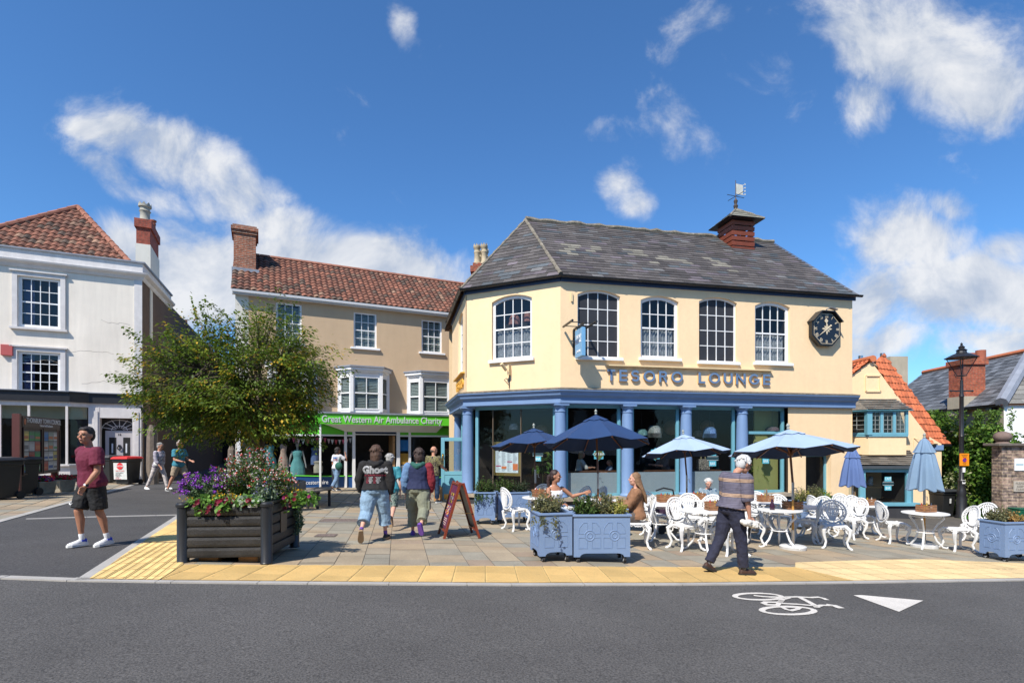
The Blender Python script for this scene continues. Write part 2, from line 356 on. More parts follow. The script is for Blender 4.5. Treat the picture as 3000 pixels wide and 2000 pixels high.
# ================================================================= clip helpers for tiles and slabs
def clip(poly, cl):                   # convex polygon clip, both counter clockwise
    out = poly
    for i in range(len(cl)):
        a, b = cl[i], cl[(i+1) % len(cl)]; inp = out; out = []
        if not inp: return []
        def side(p): return (b[0]-a[0])*(p[1]-a[1])-(b[1]-a[1])*(p[0]-a[0])
        for j in range(len(inp)):
            p, q = inp[j], inp[(j+1) % len(inp)]; sp_, sq = side(p), side(q)
            if sp_ >= 0: out.append(p)
            if (sp_ >= 0) != (sq >= 0):
                t = sp_/(sp_-sq); out.append((p[0]+(q[0]-p[0])*t, p[1]+(q[1]-p[1])*t))
    return out
def area(p): return sum(p[i][0]*p[(i+1) % len(p)][1]-p[(i+1) % len(p)][0]*p[i][1] for i in range(len(p)))/2
def slates(mb, O, U, V, poly, rh, cw, colf, lift=.014, pan=False, seed=1):
    rnd = random.Random(seed); O = Vector(O); U = Vector(U).normalized(); V = Vector(V).normalized(); Nn = U.cross(V).normalized()
    if area(poly) < 0: poly = poly[::-1]
    u0 = min(p[0] for p in poly); u1 = max(p[0] for p in poly); v0 = min(p[1] for p in poly); v1 = max(p[1] for p in poly)
    r = 0; vv = v0
    while vv < v1:
        h = rh*(1-.0*r); uu = u0-(0 if pan else (.5*cw*(r % 2)))-rnd.random()*.02
        while uu < u1:
            w = cw if pan else cw*rnd.uniform(.92, 1.08)
            col = colf(uu, vv, rnd); nst = 6 if pan else 1
            sl = rnd.uniform(-.004, .004) if not pan else rnd.uniform(-.006, .006)
            for k in range(nst):
                a0 = uu+w*k/nst; a1 = uu+w*(k+1)/nst-(0 if pan else .004)
                q = clip([(a0, vv+(sl if not pan else sl)), (a1, vv+sl), (a1, vv+h), (a0, vv+h)], poly)
                if len(q) < 3 or abs(area(q)) < 1e-5: continue
                pts = []
                for x, y in q:
                    z = lift*(1-(y-vv)/h)
                    if pan: t = (x-uu)/w; z = .032*(1-(y-vv)/h) + .055*(.5-.5*cos(2*pi*min(1, max(0, t))))**.8
                    pts.append(O+U*x+V*y+Nn*z)
                mb.add(pts, [tuple(range(len(pts)))], col)
                y_ = min(y for x, y in q)
                if pan and y_ < vv+.02:      # the thick lower edge of each tile
                    ed = [p for p, (x, y) in zip(pts, q) if y < y_+.003]
                    if len(ed) == 2: mb.add([ed[0], ed[1], ed[1]-Nn*.03, ed[0]-Nn*.03], [(0, 1, 2, 3)], tuple(c*.7 for c in col))
            uu += w
        vv += h; r += 1
def vary(c, lo, hi): return lambda u, v, rd: (lambda k: tuple(q*k for q in c))(rd.uniform(lo, hi))
def slate_col(u, v, r):
    t = r.random(); k = r.uniform(.62, 1.35)
    if t < .10: c = (.11, .125, .135)
    elif t < .2: c = (.15, .125, .135)
    elif t < .24: c = (.17, .165, .16)
    else: c = (.118, .103, .095)
    return tuple(q*k*.70 for q in c)
def pan_col(u, v, r):
    t = r.random(); k = r.uniform(.7, 1.3)
    c = (.28, .112, .068) if t < .62 else ((.21, .10, .065) if t < .85 else ((.13, .085, .06) if t < .95 else (.34, .20, .13)))
    return tuple(q*k*.66 for q in c)
# ================================================================= the setting: ground, road, paving
g = MB(); step = [-700, -200, -80, -40, -24, -15, -8, -4, 0, 4, 8, 12, 18, 26, 40, 80, 200, 700]
ys = [-300, -60, -20, -6, 0, 6, 12, 18, 24, 29, 34, 50, 100, 300, 900]
gv = [(x, y, G(x, y)) for y in ys for x in step]; n_ = len(step)
g.add(gv, [(j*n_+i, j*n_+i+1, (j+1)*n_+i+1, (j+1)*n_+i) for j in range(len(ys)-1) for i in range(n_-1)])
tag(g.build('ground', asphalt), kind='structure')
def sheet(name, pts, dz, m, sub=None, kind='structure'):
    b = MB(); vs = [(x, y, G(x, y)+dz) for x, y in pts]; b.add(vs, [tuple(range(len(vs)))]); return tag(b.build(name, m), kind=kind)
def xy(p): q = gp(*p); return (q.x, q.y)
kc = [(-900, 1688), (0, 1696), (195, 1703), (500, 1708), (900, 1712), (1500, 1716), (2000, 1715), (2500, 1709), (3000, 1701), (3900, 1684)]     # the flush kerb edge
KC = [xy(p) for p in kc]
KD = [xy(p) for p in [(218, 1703), (534, 1500), (700, 1424)]]         # kerb of the side road, right side
KL = [xy(p) for p in [(-1400, 1690), (0, 1531), (430, 1411)]]         # left side
def strip(name, pts, w, dz, m, side=1):
    b = MB(); n = len(pts); nn = []
    for i in range(n):
        a = Vector(pts[max(i-1, 0)]); c = Vector(pts[min(i+1, n-1)]); d = (c-a).normalized(); nn.append(Vector((-d.y, d.x))*side)
    vs = []
    for p, q in zip(pts, nn): vs += [(p[0], p[1], G(*p)+dz), (p[0]+q.x*w, p[1]+q.y*w, G(p[0]+q.x*w, p[1]+q.y*w)+dz)]
    b.add(vs, [(2*i, 2*i+2, 2*i+3, 2*i+1) if side > 0 else (2*i, 2*i+1, 2*i+3, 2*i+2) for i in range(n-1)]); return b, nn
def kerb(pts, side, w=.14, L_=.9):
    b = MB(); run = 0
    for i in range(len(pts)-1):
        a = Vector(pts[i]); c = Vector(pts[i+1]); d = (c-a); ln = d.length; d.normalize(); q = Vector((-d.y, d.x))*side; t = 0
        while t < ln:
            e = min(t+L_, ln); p0 = a+d*(t+.004); p1 = a+d*(e-.004); k = random.uniform(.88, 1.1)
            if (p1-p0).dot(d) < .01: break
            poly = [p0, p1, p1+q*w, p0+q*w]
            if side < 0: poly = poly[::-1]
            vs = [(p.x, p.y, G(p.x, p.y)+.016) for p in poly]+[(p.x, p.y, G(p.x, p.y)-.05) for p in poly]
            b.add(vs, [(0, 1, 2, 3), (0, 4, 5, 1), (1, 5, 6, 2), (2, 6, 7, 3), (3, 7, 4, 0)]); t = e
    return b
tag(kerb(KC[2:], 1).build('kerb', kerbm), kind='structure')
tag(kerb(KC[:3], 1, .12).build('kerb', kerbm), kind='structure')
tag(kerb(KD, -1, .2).build('kerb', kerbm), kind='structure')
tag(kerb(KL, 1, .14).build('kerb', kerbm), kind='structure')
tag(kerb([xy((75, 1522)), xy((300, 1515)), xy((560, 1509))], 1, .11).build('kerb', kerbm), kind='structure')
# side road surface
sheet('side_road', [KC[1], KC[2], KD[0], KD[1], KD[2], (-15.0, 40), (-19.5, 40), KL[2], KL[1], KL[0], KC[0]], .004, asph2)
# paving: plaza right of the side road, pavement left of it
FA = R(12.2)
def tris(poly):
    from mathutils.geometry import tessellate_polygon
    pl = [Vector((x, y, 0)) for x, y in poly]
    return [[poly[i] for i in t] for t in tessellate_polygon([pl])]
PLZ = [KD[0], KC[3], KC[4], KC[5], KC[6], KC[7], KC[8], (15, KC[9][1]+1.5), (30, 18), (30, 30), (-2, 30), (-10, 24.5), KD[2], KD[1]]
PLF = [KL[0], KL[1], KL[2], (-15.2, 24), (-30, 17), (-30, 8)]
sheet('pavement_base', PLZ, .006, joint); sheet('pavement_base', PLF, .006, joint)
def inside(p, poly):
    x, y = p; c = False
    for i in range(len(poly)):
        x1, y1 = poly[i]; x2, y2 = poly[i-1]
        if (y1 > y) != (y2 > y) and x < (x2-x1)*(y-y1)/(y2-y1)+x1: c = not c
    return c
SC = [(.33, .265, .18), (.34, .26, .17), (.30, .25, .18), (.265, .24, .185), (.27, .245, .19), (.235, .22, .18), (.29, .22, .155)]
def pave(name, poly, ang, w=.45, dz=.012, cols=SC, bounds=None):
    b = MB(); ca, sa = cos(ang), sin(ang); us = [x*ca+y*sa for x, y in poly]; vs_ = [-x*sa+y*ca for x, y in poly]
    u = min(us); rnd = random.Random(3); tr = tris(poly)
    while u < max(us):
        cw = w*rnd.choice([1, 1, 1, .8, 1.2]); vv = min(vs_)-rnd.random()*.5
        while vv < max(vs_):
            ln = rnd.choice([.3, .4, .45, .55, .65, .8]); g_ = .004
            far = max(0, vv-9)*.0006
            q = [(u+g_+far, vv+g_+far), (u+cw-g_-far, vv+g_+far), (u+cw-g_-far, vv+ln-g_-far), (u+g_+far, vv+ln-g_-far)]
            q = [(a*ca-c*sa, a*sa+c*ca) for a, c in q]
            cx, cy = (q[0][0]+q[2][0])/2, (q[0][1]+q[2][1])/2
            if abs(cx) < 22 and cy < 27:
                col = jit(rnd.choice(cols[:4] if rnd.random() < (.75 if cx < 0 else .45) else cols[3:]), .09)
                if all(inside(p, poly) for p in q): parts = [q]
                else:
                    parts = []
                    for t in tr:
                        if area(t) < 0: t = t[::-1]
                        k = clip(q, t)
                        if len(k) > 2 and abs(area(k)) > .0008: parts.append(k)
                z0 = rnd.uniform(-.002, .002)
                for k in parts: b.add([(x, y, G(x, y)+dz+z0) for x, y in k], [tuple(range(len(k)))], col)
            vv += ln
        u += cw
    return tag(b.build(name, flag), kind='structure')
pave('pavement', PLZ, FA); pave('pavement', PLF, R(30))
# tactile paving
def tact(name, poly, ang, w, ln, ribs, dots=0, m=None):
    b = MB(); ca, sa = cos(ang), sin(ang); us = [x*ca+y*sa for x, y in poly]; vs_ = [-x*sa+y*ca for x, y in poly]; rnd = random.Random(5)
    base = MB(); base.add([(x, y, G(x, y)+.016) for x, y in poly], [tuple(range(len(poly)))], (.45, .45, .42)); tr = tris(poly)
    def put(q, z, col):
        for t in tr:
            if area(t) < 0: t = t[::-1]
            k = clip([(a*ca-c*sa, a*sa+c*ca) for a, c in q], t)
            if len(k) > 2 and abs(area(k)) > 1e-5: b.add([(x, y, G(x, y)+z) for x, y in k], [tuple(range(len(k)))], col)
    u = us[0]-math.ceil((us[0]-min(us))/w)*w
    while u < max(us):
        vv = min(vs_)
        while vv < max(vs_):
            col = jit((1, 1, 1), .1); put([(u+.005, vv+.005), (u+w-.005, vv+.005), (u+w-.005, vv+ln-.005), (u+.005, vv+ln-.005)], .020, tuple(c*(.84 if ribs else 1) for c in col))
            if ribs:
                for k in range(ribs):
                    s_ = ln/ribs; a = vv+s_*(k+.25); q0 = a+s_*.5
                    put([(u+.012, a), (u+w-.012, a), (u+w-.012, q0), (u+.012, q0)], .0245, tuple(c*1.08 for c in col))  # rib shading put into the colour: ribs lighter, slab between them darker
            if dots:
                for i in range(dots):
                    for j in range(dots):
                        x, y = u+w*(i+.5)/dots, vv+ln*(j+.5)/dots; r_ = .011
                        put([(x-r_, y-r_), (x+r_, y-r_), (x+r_, y+r_), (x-r_, y+r_)], .0255, tuple(c*1.06 for c in col))
            vv += ln
        u += w
    base.v += []; o = b
    nb = len(o.v); o.v += base.v; o.f += [tuple(i+nb for i in f) for f in base.f]; o.c += base.c
    return tag(o.build(name, m or yellow), kind='structure')
def inn(p, d):                        # step a kerb point inwards
    return p
KF = [xy((195+45, 1699)), xy((470, 1702)), xy((900, 1706)), xy((1500, 1710)), xy((2010, 1709.5)), xy((2500, 1703.5)), xy((3000, 1695.5)), xy((3900, 1678))]
KB = [xy((540, 1657)), xy((900, 1659)), xy((1500, 1662)), xy((2010, 1664)), xy((2330, 1664)), xy((2330, 1650)), xy((2500, 1644)), xy((2700, 1640)), xy((3000, 1652)), xy((3900, 1640))]
tact('tactile_paving', [KF[1]]+KF[2:6]+[xy((2330, 1664))][:0]+[KB[4]]+KB[3:0:-1]+[KB[0]], R(3), .40, .40, 8)
tact('tactile_paving', [KB[4], KF[5], KF[6], KF[7], KB[9], KB[8], KB[7], KB[6], KB[5]], R(11), .40, .40, 0, 0, yellow2)
tact('tactile_paving', [xy((262, 1699)), xy((467, 1702)), xy((537, 1656)), xy((537, 1592)), xy((415, 1592))], R(110), .40, .20, 2)
tact('tactile_paving', [xy((417, 1590)), xy((537, 1590)), xy((562, 1500)), xy((552, 1500))], R(12), .40, .40, 0, 6)
# thin pale drainage lines in the paving, two iron covers
def line(pts, w, m=kerbm, name='paving_strip', dz=.02):
    b, _ = strip(name, [xy(p) for p in pts], w, dz, m); return tag(b.build(name, m), kind='structure')
line([(885, 1513), (1050, 1516), (1280, 1520), (1400, 1520)], .09)
line([(905, 1463), (1010, 1472), (1150, 1489), (1280, 1504), (1400, 1516)], .11)
line([(2525, 1551), (2640, 1552), (2800, 1556)], .09); line([(930, 1532), (1080, 1530)], .07)
gritm = mat('iron_cover', (.16, .12, .10), .8, .3, 20, .8, 40, var2=.5, scale2=45)
for a, b_ in (((935, 1521), (1075, 1530)), ((918, 1566), (990, 1574)), ((2385, 1585), (2440, 1590))):
    p, q, r_, s_ = xy((a[0], b_[1])), xy((b_[0]-10, b_[1])), xy((b_[0], a[1])), xy((a[0]+14, a[1]))
    o = sheet('drain_cover', [p, q, r_, s_], .0205, gritm)
# cycle symbol and triangle painted on the road
def paint(b, pts, w, z=.006):
    q = [Vector(xy(p)) for p in pts]; n = len(q)
    for i in range(n-1):
        d = (q[i+1]-q[i])
        if d.length < 1e-4: continue
        d.normalize(); e = Vector((-d.y, d.x))*w/2; a, c = q[i]-d*w*.35, q[i+1]+d*w*.35
        b.add([(p.x, p.y, G(p.x, p.y)+z+.0004*(i % 3)) for p in (a-e, c-e, c+e, a+e)], [(0, 1, 2, 3)])
def X8(x, y): return (2100+x/3.618, 1700+y/3.618)
b = MB()
def wheel(cx, cy, rx, ry, sk):
    ps = [X8(cx+rx*cos(t)+sk*ry*sin(t), cy+ry*sin(t)) for t in [2*pi*k/30 for k in range(31)]]; paint(b, ps, .062)
wheel(440, 172, 245, 35, .9); wheel(755, 320, 275, 42, .5)
for pl, w in (([(410, 163), (480, 172), (560, 178), (700, 180), (850, 176), (1000, 184), (1080, 180), (1130, 192), (1160, 206)], .055),
              ([(700, 184), (690, 215), (660, 245), (640, 268)], .05), ([(880, 182), (960, 222), (1020, 256), (1060, 285)], .065), ([(700, 246), (860, 255), (1000, 268), (1050, 275)], .05),
              ([(1050, 280), (1110, 266), (1200, 268)], .055), ([(1195, 264), (1250, 272), (1300, 290)], .085), ([(640, 234), (520, 232), (495, 245), (530, 260), (640, 264)], .06),
              ([(700, 290), (740, 310), (790, 322), (850, 308), (880, 288), (640, 282)], .05), ([(760, 186), (700, 200), (665, 235)], .055)):
    paint(b, [X8(*p) for p in pl], w, .0075)
tag(b.build('road_marking', linep), kind='structure')
b = MB(); tri = [xy(X8(*p)) for p in [(1448, 158), (1930, 333), (2188, 214), (1530, 156)]]
b.add([(x, y, G(x, y)+.006) for x, y in tri], [(0, 1, 2, 3)]); tag(b.build('road_marking', linep), kind='structure')
b = MB()
for i in range(40):                   # pale scuffs on the asphalt
    x, y = random.uniform(-6, 9), random.uniform(2.6, 6.4); a = random.uniform(-.3, .5); l_ = random.uniform(.03, .16)
    b.add([(x+dx, y+dy, G(x+dx, y+dy)+.004) for dx, dy in ((0, 0), (l_*cos(a), l_*sin(a)), (l_*cos(a), l_*sin(a)+.004), (0, .003))], [(0, 1, 2, 3)])
tag(b.build('road_scuffs', mat('scuff', (.17, .16, .15), .9)), kind='structure')

# ================================================================= wall and window builders (local: x along, y into the building, z up)
def wall(mb, x0, x1, z0, z1, holes, dep=.12, y=0, seg=10):
    """holes: (hx0,hx1,hz0,hz1,rise)"""
    xs = sorted({x0, x1, *[h[0] for h in holes], *[h[1] for h in holes]}); zs = sorted({z0, z1, *[h[2] for h in holes], *[h[3] for h in holes]})
    for i in range(len(xs)-1):
        for j in range(len(zs)-1):
            cx, cz = (xs[i]+xs[i+1])/2, (zs[j]+zs[j+1])/2
            if any(h[0] < cx < h[1] and h[2] < cz < h[3] for h in holes): continue
            mb.add([(xs[i], y, zs[j]), (xs[i+1], y, zs[j]), (xs[i+1], y, zs[j+1]), (xs[i], y, zs[j+1])], [(0, 1, 2, 3)])
    for h in holes:
        a, c, lo, hi, rise = h; sp_ = hi-rise; yb = y+dep
        mb.add([(a, y, lo), (a, yb, lo), (a, yb, sp_), (a, y, sp_)], [(0, 1, 2, 3)]); mb.add([(c, y, lo), (c, y, sp_), (c, yb, sp_), (c, yb, lo)], [(0, 1, 2, 3)])
        mb.add([(a, y, lo), (c, y, lo), (c, yb, lo), (a, yb, lo)], [(0, 1, 2, 3)])
        pts = arc(a, c, sp_, rise, seg)
        for k in range(len(pts)-1):
            p, q = pts[k], pts[k+1]
            if rise > 0: mb.add([(p[0], y, p[1]), (q[0], y, q[1]), (q[0], y, hi), (p[0], y, hi)], [(0, 1, 2, 3)])
            mb.add([(p[0], y, p[1]), (p[0], yb, p[1]), (q[0], yb, q[1]), (q[0], y, q[1])], [(0, 1, 2, 3)])
def arc(a, c, sp_, rise, seg=10):
    if rise <= 0: return [(a, sp_), (c, sp_)]
    h = (c-a)/2; r = (h*h+rise*rise)/(2*rise); th = math.asin(h/r); m = (a+c)/2
    return [(m+r*sin(-th+2*th*k/seg), sp_+rise-r+r*cos(-th+2*th*k/seg)) for k in range(seg+1)]
def ztop(a, c, sp_, rise, x):
    if rise <= 0: return sp_
    h = (c-a)/2; r = (h*h+rise*rise)/(2*rise); return sp_+rise-r+sqrt(max(0, r*r-(x-(a+c)/2)**2))
def window(par, x0, x1, z0, z1, rise=0, nx=4, nz=4, y=.1, fw=.07, bar=.022, m=None, blind=False, curtain=0, sill=None, meet=True, label=None, back=True, shutter=0, gm=None, name='window'):
    m = m or whitep; f = MB(); fd = .06
    out = [(x0, z0)]+arc(x0, x1, z1-rise, rise)+[(x1, z0)]
    k = (x1-x0-2*fw)/(x1-x0)
    inn_ = [(x0+fw, z0+fw)]+arc(x0+fw, x1-fw, z1-rise-fw*.9, rise*k)+[(x1-fw, z0+fw)]
    n = len(out)
    for i in range(n):
        j = (i+1) % n; a, b, c, d = out[i], out[j], inn_[j], inn_[i]
        vs = [(a[0], y, a[1]), (b[0], y, b[1]), (c[0], y, c[1]), (d[0], y, d[1])]
        vs += [(p[0], y+fd, p[2]) for p in vs]
        f.add(vs, [(0, 3, 2, 1), (0, 1, 5, 4), (2, 3, 7, 6)])
    gx0, gx1, gz0, gz1 = x0+fw, x1-fw, z0+fw, z1-rise-fw*.9
    rs = rise*k; yb = y+(.022 if not blind else .01)
    for i in range(1, nx):
        x = gx0+(gx1-gx0)*i/nx; f.box(x-bar/2, yb, gz0-.01, x+bar/2, yb+.03, ztop(gx0, gx1, gz1, rs, x)+.01)
    H = gz1+rs-gz0; mid = nz/2
    for j in range(1, nz):
        z = gz0+H*j/nz-(rs*.12 if rs else 0); w = bar*(2.0 if (meet and j == nz//2) else 1); yy_ = yb-.004 if (meet and j == nz//2) else yb+.002
        f.box(gx0-.01, yy_, z-w/2, gx1+.01, yy_+.03, z+w/2)
    fr = f.build(name, m, par); 
    if label: fr['label'] = label
    pn = MB(); pts = [(gx0, gz0)]+arc(gx0, gx1, gz1, rs)+[(gx1, gz0)]
    pn.add([(p[0], yb+.018, p[1]) for p in pts], [tuple(range(len(pts)))])
    if blind:
        pn.build('blind_panel', mat('blind_panel', (.022, .024, .03), .65, .15, 3, .1, 30), fr)
    else:
        pn.build('pane', gm or glass, fr)
        if back:
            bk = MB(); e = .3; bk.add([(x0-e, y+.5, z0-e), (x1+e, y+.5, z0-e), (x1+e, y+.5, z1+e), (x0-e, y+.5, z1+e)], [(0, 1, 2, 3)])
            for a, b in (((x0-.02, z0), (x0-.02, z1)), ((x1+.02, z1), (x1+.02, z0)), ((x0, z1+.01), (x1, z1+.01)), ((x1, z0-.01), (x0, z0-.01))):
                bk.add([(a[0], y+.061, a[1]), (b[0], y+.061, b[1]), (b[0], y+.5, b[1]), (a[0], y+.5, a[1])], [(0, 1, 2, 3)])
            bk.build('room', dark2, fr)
        if curtain:
            c = MB(); nn_ = 46; ht = gz0+(gz1+rs-gz0)*curtain
            for i in range(nn_):
                a = gx0+.01+(gx1-gx0-.02)*i/nn_; b_ = gx0+.01+(gx1-gx0-.02)*(i+1)/nn_; ya = y+.13+.022*sin(i*1.5)+.01*sin(i*.63); yc = y+.13+.022*sin((i+1)*1.5)+.01*sin((i+1)*.63)
                lo = gz0+.005+.02*abs(sin(i*.5)); tp = ht+.012*sin(i*.7); c.add([(a, ya, lo), (b_, yc, lo), (b_, yc, tp), (a, ya, tp)], [(0, 1, 2, 3)])
            c.build('net_curtain', mat('lace', (.62, .62, .66), .9, .35, 16, var2=.3, scale2=70, trans=.3), fr)
        if shutter:
            s_ = MB(); z = gz0+.05; half = (gz0+gz1+rs)/2
            while z < gz1+rs-.03:
                for k_ in range(shutter):
                    a = gx0+.02+(gx1-gx0-.04)*k_/shutter; b_ = gx0+.02+(gx1-gx0-.04)*(k_+1)/shutter
                    s_.rb(((a+b_)/2, y+.13, z), (b_-a-.09, .062, .008), rx=R(52))
                z += .062
            for k_ in range(shutter+1):
                a = gx0+.02+(gx1-gx0-.04)*k_/shutter; s_.box(a-.035, y+.11, gz0+.01, a+.035, y+.14, gz1+rs-.01)
            s_.build('shutter', mat('shutter_grey', (.50, .56, .55), .6, .04, 3), fr)
    if sill:
        s_ = MB(); ex, dz_, pr = sill; s_.box(x0-ex, -pr, z0-dz_, x1+ex, y+.02, z0-.001); s_.build('sill', m, fr, bevel=.006)
    return fr
def pxhole(fr, l, r, top, bot, y=0):
    """pixel columns l and r, y of the crown and of the bottom read at the middle"""
    x0 = fr.xz(l, 1000, y)[0]; x1 = fr.xz(r, 1000, y)[0]; c = (l+r)/2
    return x0, x1, fr.xz(c, bot, y)[1], fr.xz(c, top, y)[1]
def gutter(mb, p, q, r=.06, brackets=.9):
    p = Vector(p); q = Vector(q); d = (q-p).normalized(); s_ = Vector((d.y, -d.x, 0)); n = 7
    def ringp(o, rr): return [o+s_*rr*cos(pi+pi*k/(n-1))+Vector((0, 0, rr*sin(pi+pi*k/(n-1)))) for k in range(n)]
    a, b = ringp(p, r), ringp(q, r)
    mb.add(a+b, [(i, i+1, n+i+1, n+i) for i in range(n-1)]); a, b = ringp(p, r*.86), ringp(q, r*.86); mb.add(a+b, [(i, n+i, n+i+1, i+1) for i in range(n-1)])
    t = .3
    while t < (q-p).length: o = p+d*t; mb.add(ringp(o-d*.03, r*1.15)+ringp(o+d*.03, r*1.15), [(i, i+1, n+i+1, n+i) for i in range(n-1)]); t += brackets*1.8
# ================================================================= the cream corner cafe
TF = Frame((1.447, 15.8), math.atan(.2124))
TL = TF.xz(2497, 1300)[0]
ZE, ZR = 6.62, 9.92; ZC, ZB = 3.27, 2.80         # eave, ridge, cornice top, entablature bottom
T = thing('corner_cafe', 'large cream corner cafe with slate roof, blue columns and arched sash windows', 'building', (TF.o.x, TF.o.y, 0), TF.a)
c2w = Vector((-1.48, 17.22))-TF.o; C2 = Vector((c2w.dot(TF.d), c2w.dot(TF.n)))       # chamfer corner, local
chA = atan2(-C2.y, -C2.x)              # direction C2 -> C1
CHL = C2.length
CF = Frame(TF.w(C2.x, C2.y), TF.a+chA)
SD = 4.6
C3 = Vector((C2.x-.02, C2.y+SD))
SFr = Frame(TF.w(C3.x, C3.y), TF.a-pi/2)       # side face, x runs from back to C2, y into building
def sub(par, name, fr):                # helper empty-free: matrix placing facade-local geometry in thing-local space
    M = Matrix.Rotation(-TF.a, 4, 'Z') @ Matrix.Translation((fr.o.x-TF.o.x, fr.o.y-TF.o.y, 0)) @ Matrix.Rotation(fr.a, 4, 'Z')
    return M
MC, MS = sub(T, 'c', CF), sub(T, 's', SFr)
def place(o, M):
    o.matrix_local = M; return o
# upper walls
b = MB(); ho = []
wins = [((1692, 1817, 850, 1047), (1690, 1823, 1046, 1057), True), ((1877, 1988, 867, 1049), None, False), ((2048, 2159, 871, 1060), None, True), ((2212, 2314, 884, 1063), None, False)]
for w_, s_, bl in wins:
    x0, x1, z0, z1 = pxhole(TF, *w_); ho.append((x0, x1, z0, z1, .155))
wall(b, 0, TL, ZC-.05, ZE, ho, .13)
chx = pxhole(CF, 1441, 1558, 864, 1052)
cho = (chx[0], chx[1], chx[2], chx[3], .155)
bc = MB(MC); wall(bc, 0, CHL, ZC-.05, ZE, [cho], .13)
sho = (2.35, 3.75, 4.05, 6.2, .16); bs = MB(MS); wall(bs, 0, SD, ZC-.05, ZE, [sho], .13)
for q in (bc, bs): b.v, n0 = b.v+q.v, len(b.v); b.f += [tuple(i+n0 for i in f) for f in q.f]; b.c += q.c
# right gable, right lower wall with its recess, back
DX0, DX1 = TF.xz(2362, 1300)[0], TF.xz(2436, 1300)[0]; RX0 = TF.xz(2310, 1300)[0]; PDZ = .02
dz0, dz1 = TF.xz(2400, 1462)[1], TF.xz(2400, 1332)[1]
wall(b, RX0, TL, -1.0, ZB, [(DX0, DX1, dz0, dz1, 0)], .32, y=.02)
DY = 8.2
b.add([(TL, 0, -1.2), (TL, DY, -1.2), (TL, DY, ZE), (TL, 4.1, ZR+.05), (TL, 0, ZE)], [(0, 1, 2, 3, 4)])
b.add([(TL, DY, -1.2), (C2.x, DY, -1.2), (C2.x, DY, ZE), (TL, DY, ZE)], [(0, 1, 2, 3)])
b.add([(TL, .02, ZB), (TL, 0, ZC), (RX0, 0, ZC), (RX0, .02, ZB)], [(0, 1, 2, 3)])
b.build('wall', cream, T)
f = window(T, DX0, DX1, dz0, dz1, nx=1, nz=1, y=.22, fw=.07, m=teal, meet=False, gm=glass2)
# windows
for i, (w_, s_, bl) in enumerate(wins):
    x0, x1, z0, z1, ri = ho[i]
    window(T, x0, x1, z0, z1, ri, 4, 4, .09, .085 if not bl else .05, .024, blind=bl, curtain=0 if bl else .47, sill=(.07, .09, .10), meet=not bl,
           label='dark painted blind window with white bars' if bl else 'white sash window with lace curtain')
f = window(T, *chx, .155, 4, 4, .09, .085, .024, curtain=.47, sill=(.09, .09, .1)); place(f, MC)
lb = MB()                             # lampshades seen inside the chamfer window
lb.lathe([(.02, .34), (.1, .32), (.17, .2), (.19, 0)], 12, (chx[0]+.62, .38, chx[2]+1.15)); lb.lathe([(.1, .3), (.14, .3), (.15, 0)], 12, (chx[0]+1.1, .38, chx[2]+1.2))
lb.build('lampshade', mat('shade_pink', (.45, .2, .16), .9, .3, 9), f)
f = window(T, sho[0], sho[1], sho[2], sho[3], .16, 4, 4, .09, .085, .024, curtain=.47, sill=(.07, .09, .1)); place(f, MS)
# roof
r = MB(); OV = .17; zo = ZE-.02; pit = (ZR-zo)
RL, RR = -.12, TL+.05; RY = 4.0
ln = sqrt((RY+OV)**2+pit**2); U = Vector((1, 0, 0)); V = Vector((0, RY+OV, pit))/ln
lef = -.02; 
rcw, rrh = .38, .225
def tcol(u, v, rd):
    c = slate_col(u, v, rd)
    for cu, cv, w_ in ((.9, 2.6, .9), (1.5, 2.45, .5), (.55, 2.0, .4), (3.2, 2.5, .7), (4.0, 2.3, .8), (4.6, 1.9, .6), (3.6, 1.7, .4), (6.0, 2.6, .5), (6.1, 2.0, .5), (6.3, 1.5, .4)):
        if abs(u-cu) < w_*.5 and abs(v-cv) < .3 and rd.random() < .8: k = rd.uniform(.8, 1.2); return (.19*k, .175*k, .14*k)
    return c
slates(r, (0, -OV, zo), U, V, [(lef-.05, 0), (TL+.12, 0), (RR+.08, ln), (RL, ln)], rrh, rcw, tcol, seed=4)
# chamfer plane: C2', C1', ridge end
def pl3(mb, A, B, P, seed, colf=slate_col):
    A, B, P = Vector(A), Vector(B), Vector(P); u_ = (B-A).normalized(); w_ = P-A; v_ = (w_-u_*w_.dot(u_)).normalized()
    slates(mb, A, u_, v_, [(0, 0), ((B-A).length, 0), (w_.dot(u_), w_.dot(v_))], rrh, rcw, colf, seed=seed)
cn = Vector((C2.y, -C2.x)).normalized()*1; cn = Vector((-abs(cn.x), -abs(cn.y)))
A = (C2.x-.20, C2.y-.06, zo); Bp = (-.04, -OV, zo); Pk = (RL, RY, ZR)
pl3(r, A, Bp, Pk, 9)
Cb = (C2.x-.20, C3.y+.1, zo)
pl3(r, Cb, A, Pk, 11)
Bk = Vector((TL, DY+.1, zo)); slates(r, (TL+.12, DY+.1, zo), (-1, 0, 0), Vector((0, -(DY+.1-RY), pit)), [(0, 0), (TL-C2.x+.3, 0), (TL-RL, sqrt((DY+.1-RY)**2+pit**2)), (0, sqrt((DY+.1-RY)**2+pit**2))], rrh, rcw, slate_col, seed=12)
pl3(r, (C2.x-.2, DY+.1, zo), Cb, Pk, 13)
rf = r.build('roof', slate, T)
u_ = MB(); e = .03                     # solid underside of the roof
u_.add([(lef, -OV, zo-e), (TL+.1, -OV, zo-e), (RR, RY, ZR-e), (RL, RY, ZR-e)], [(0, 1, 2, 3)])
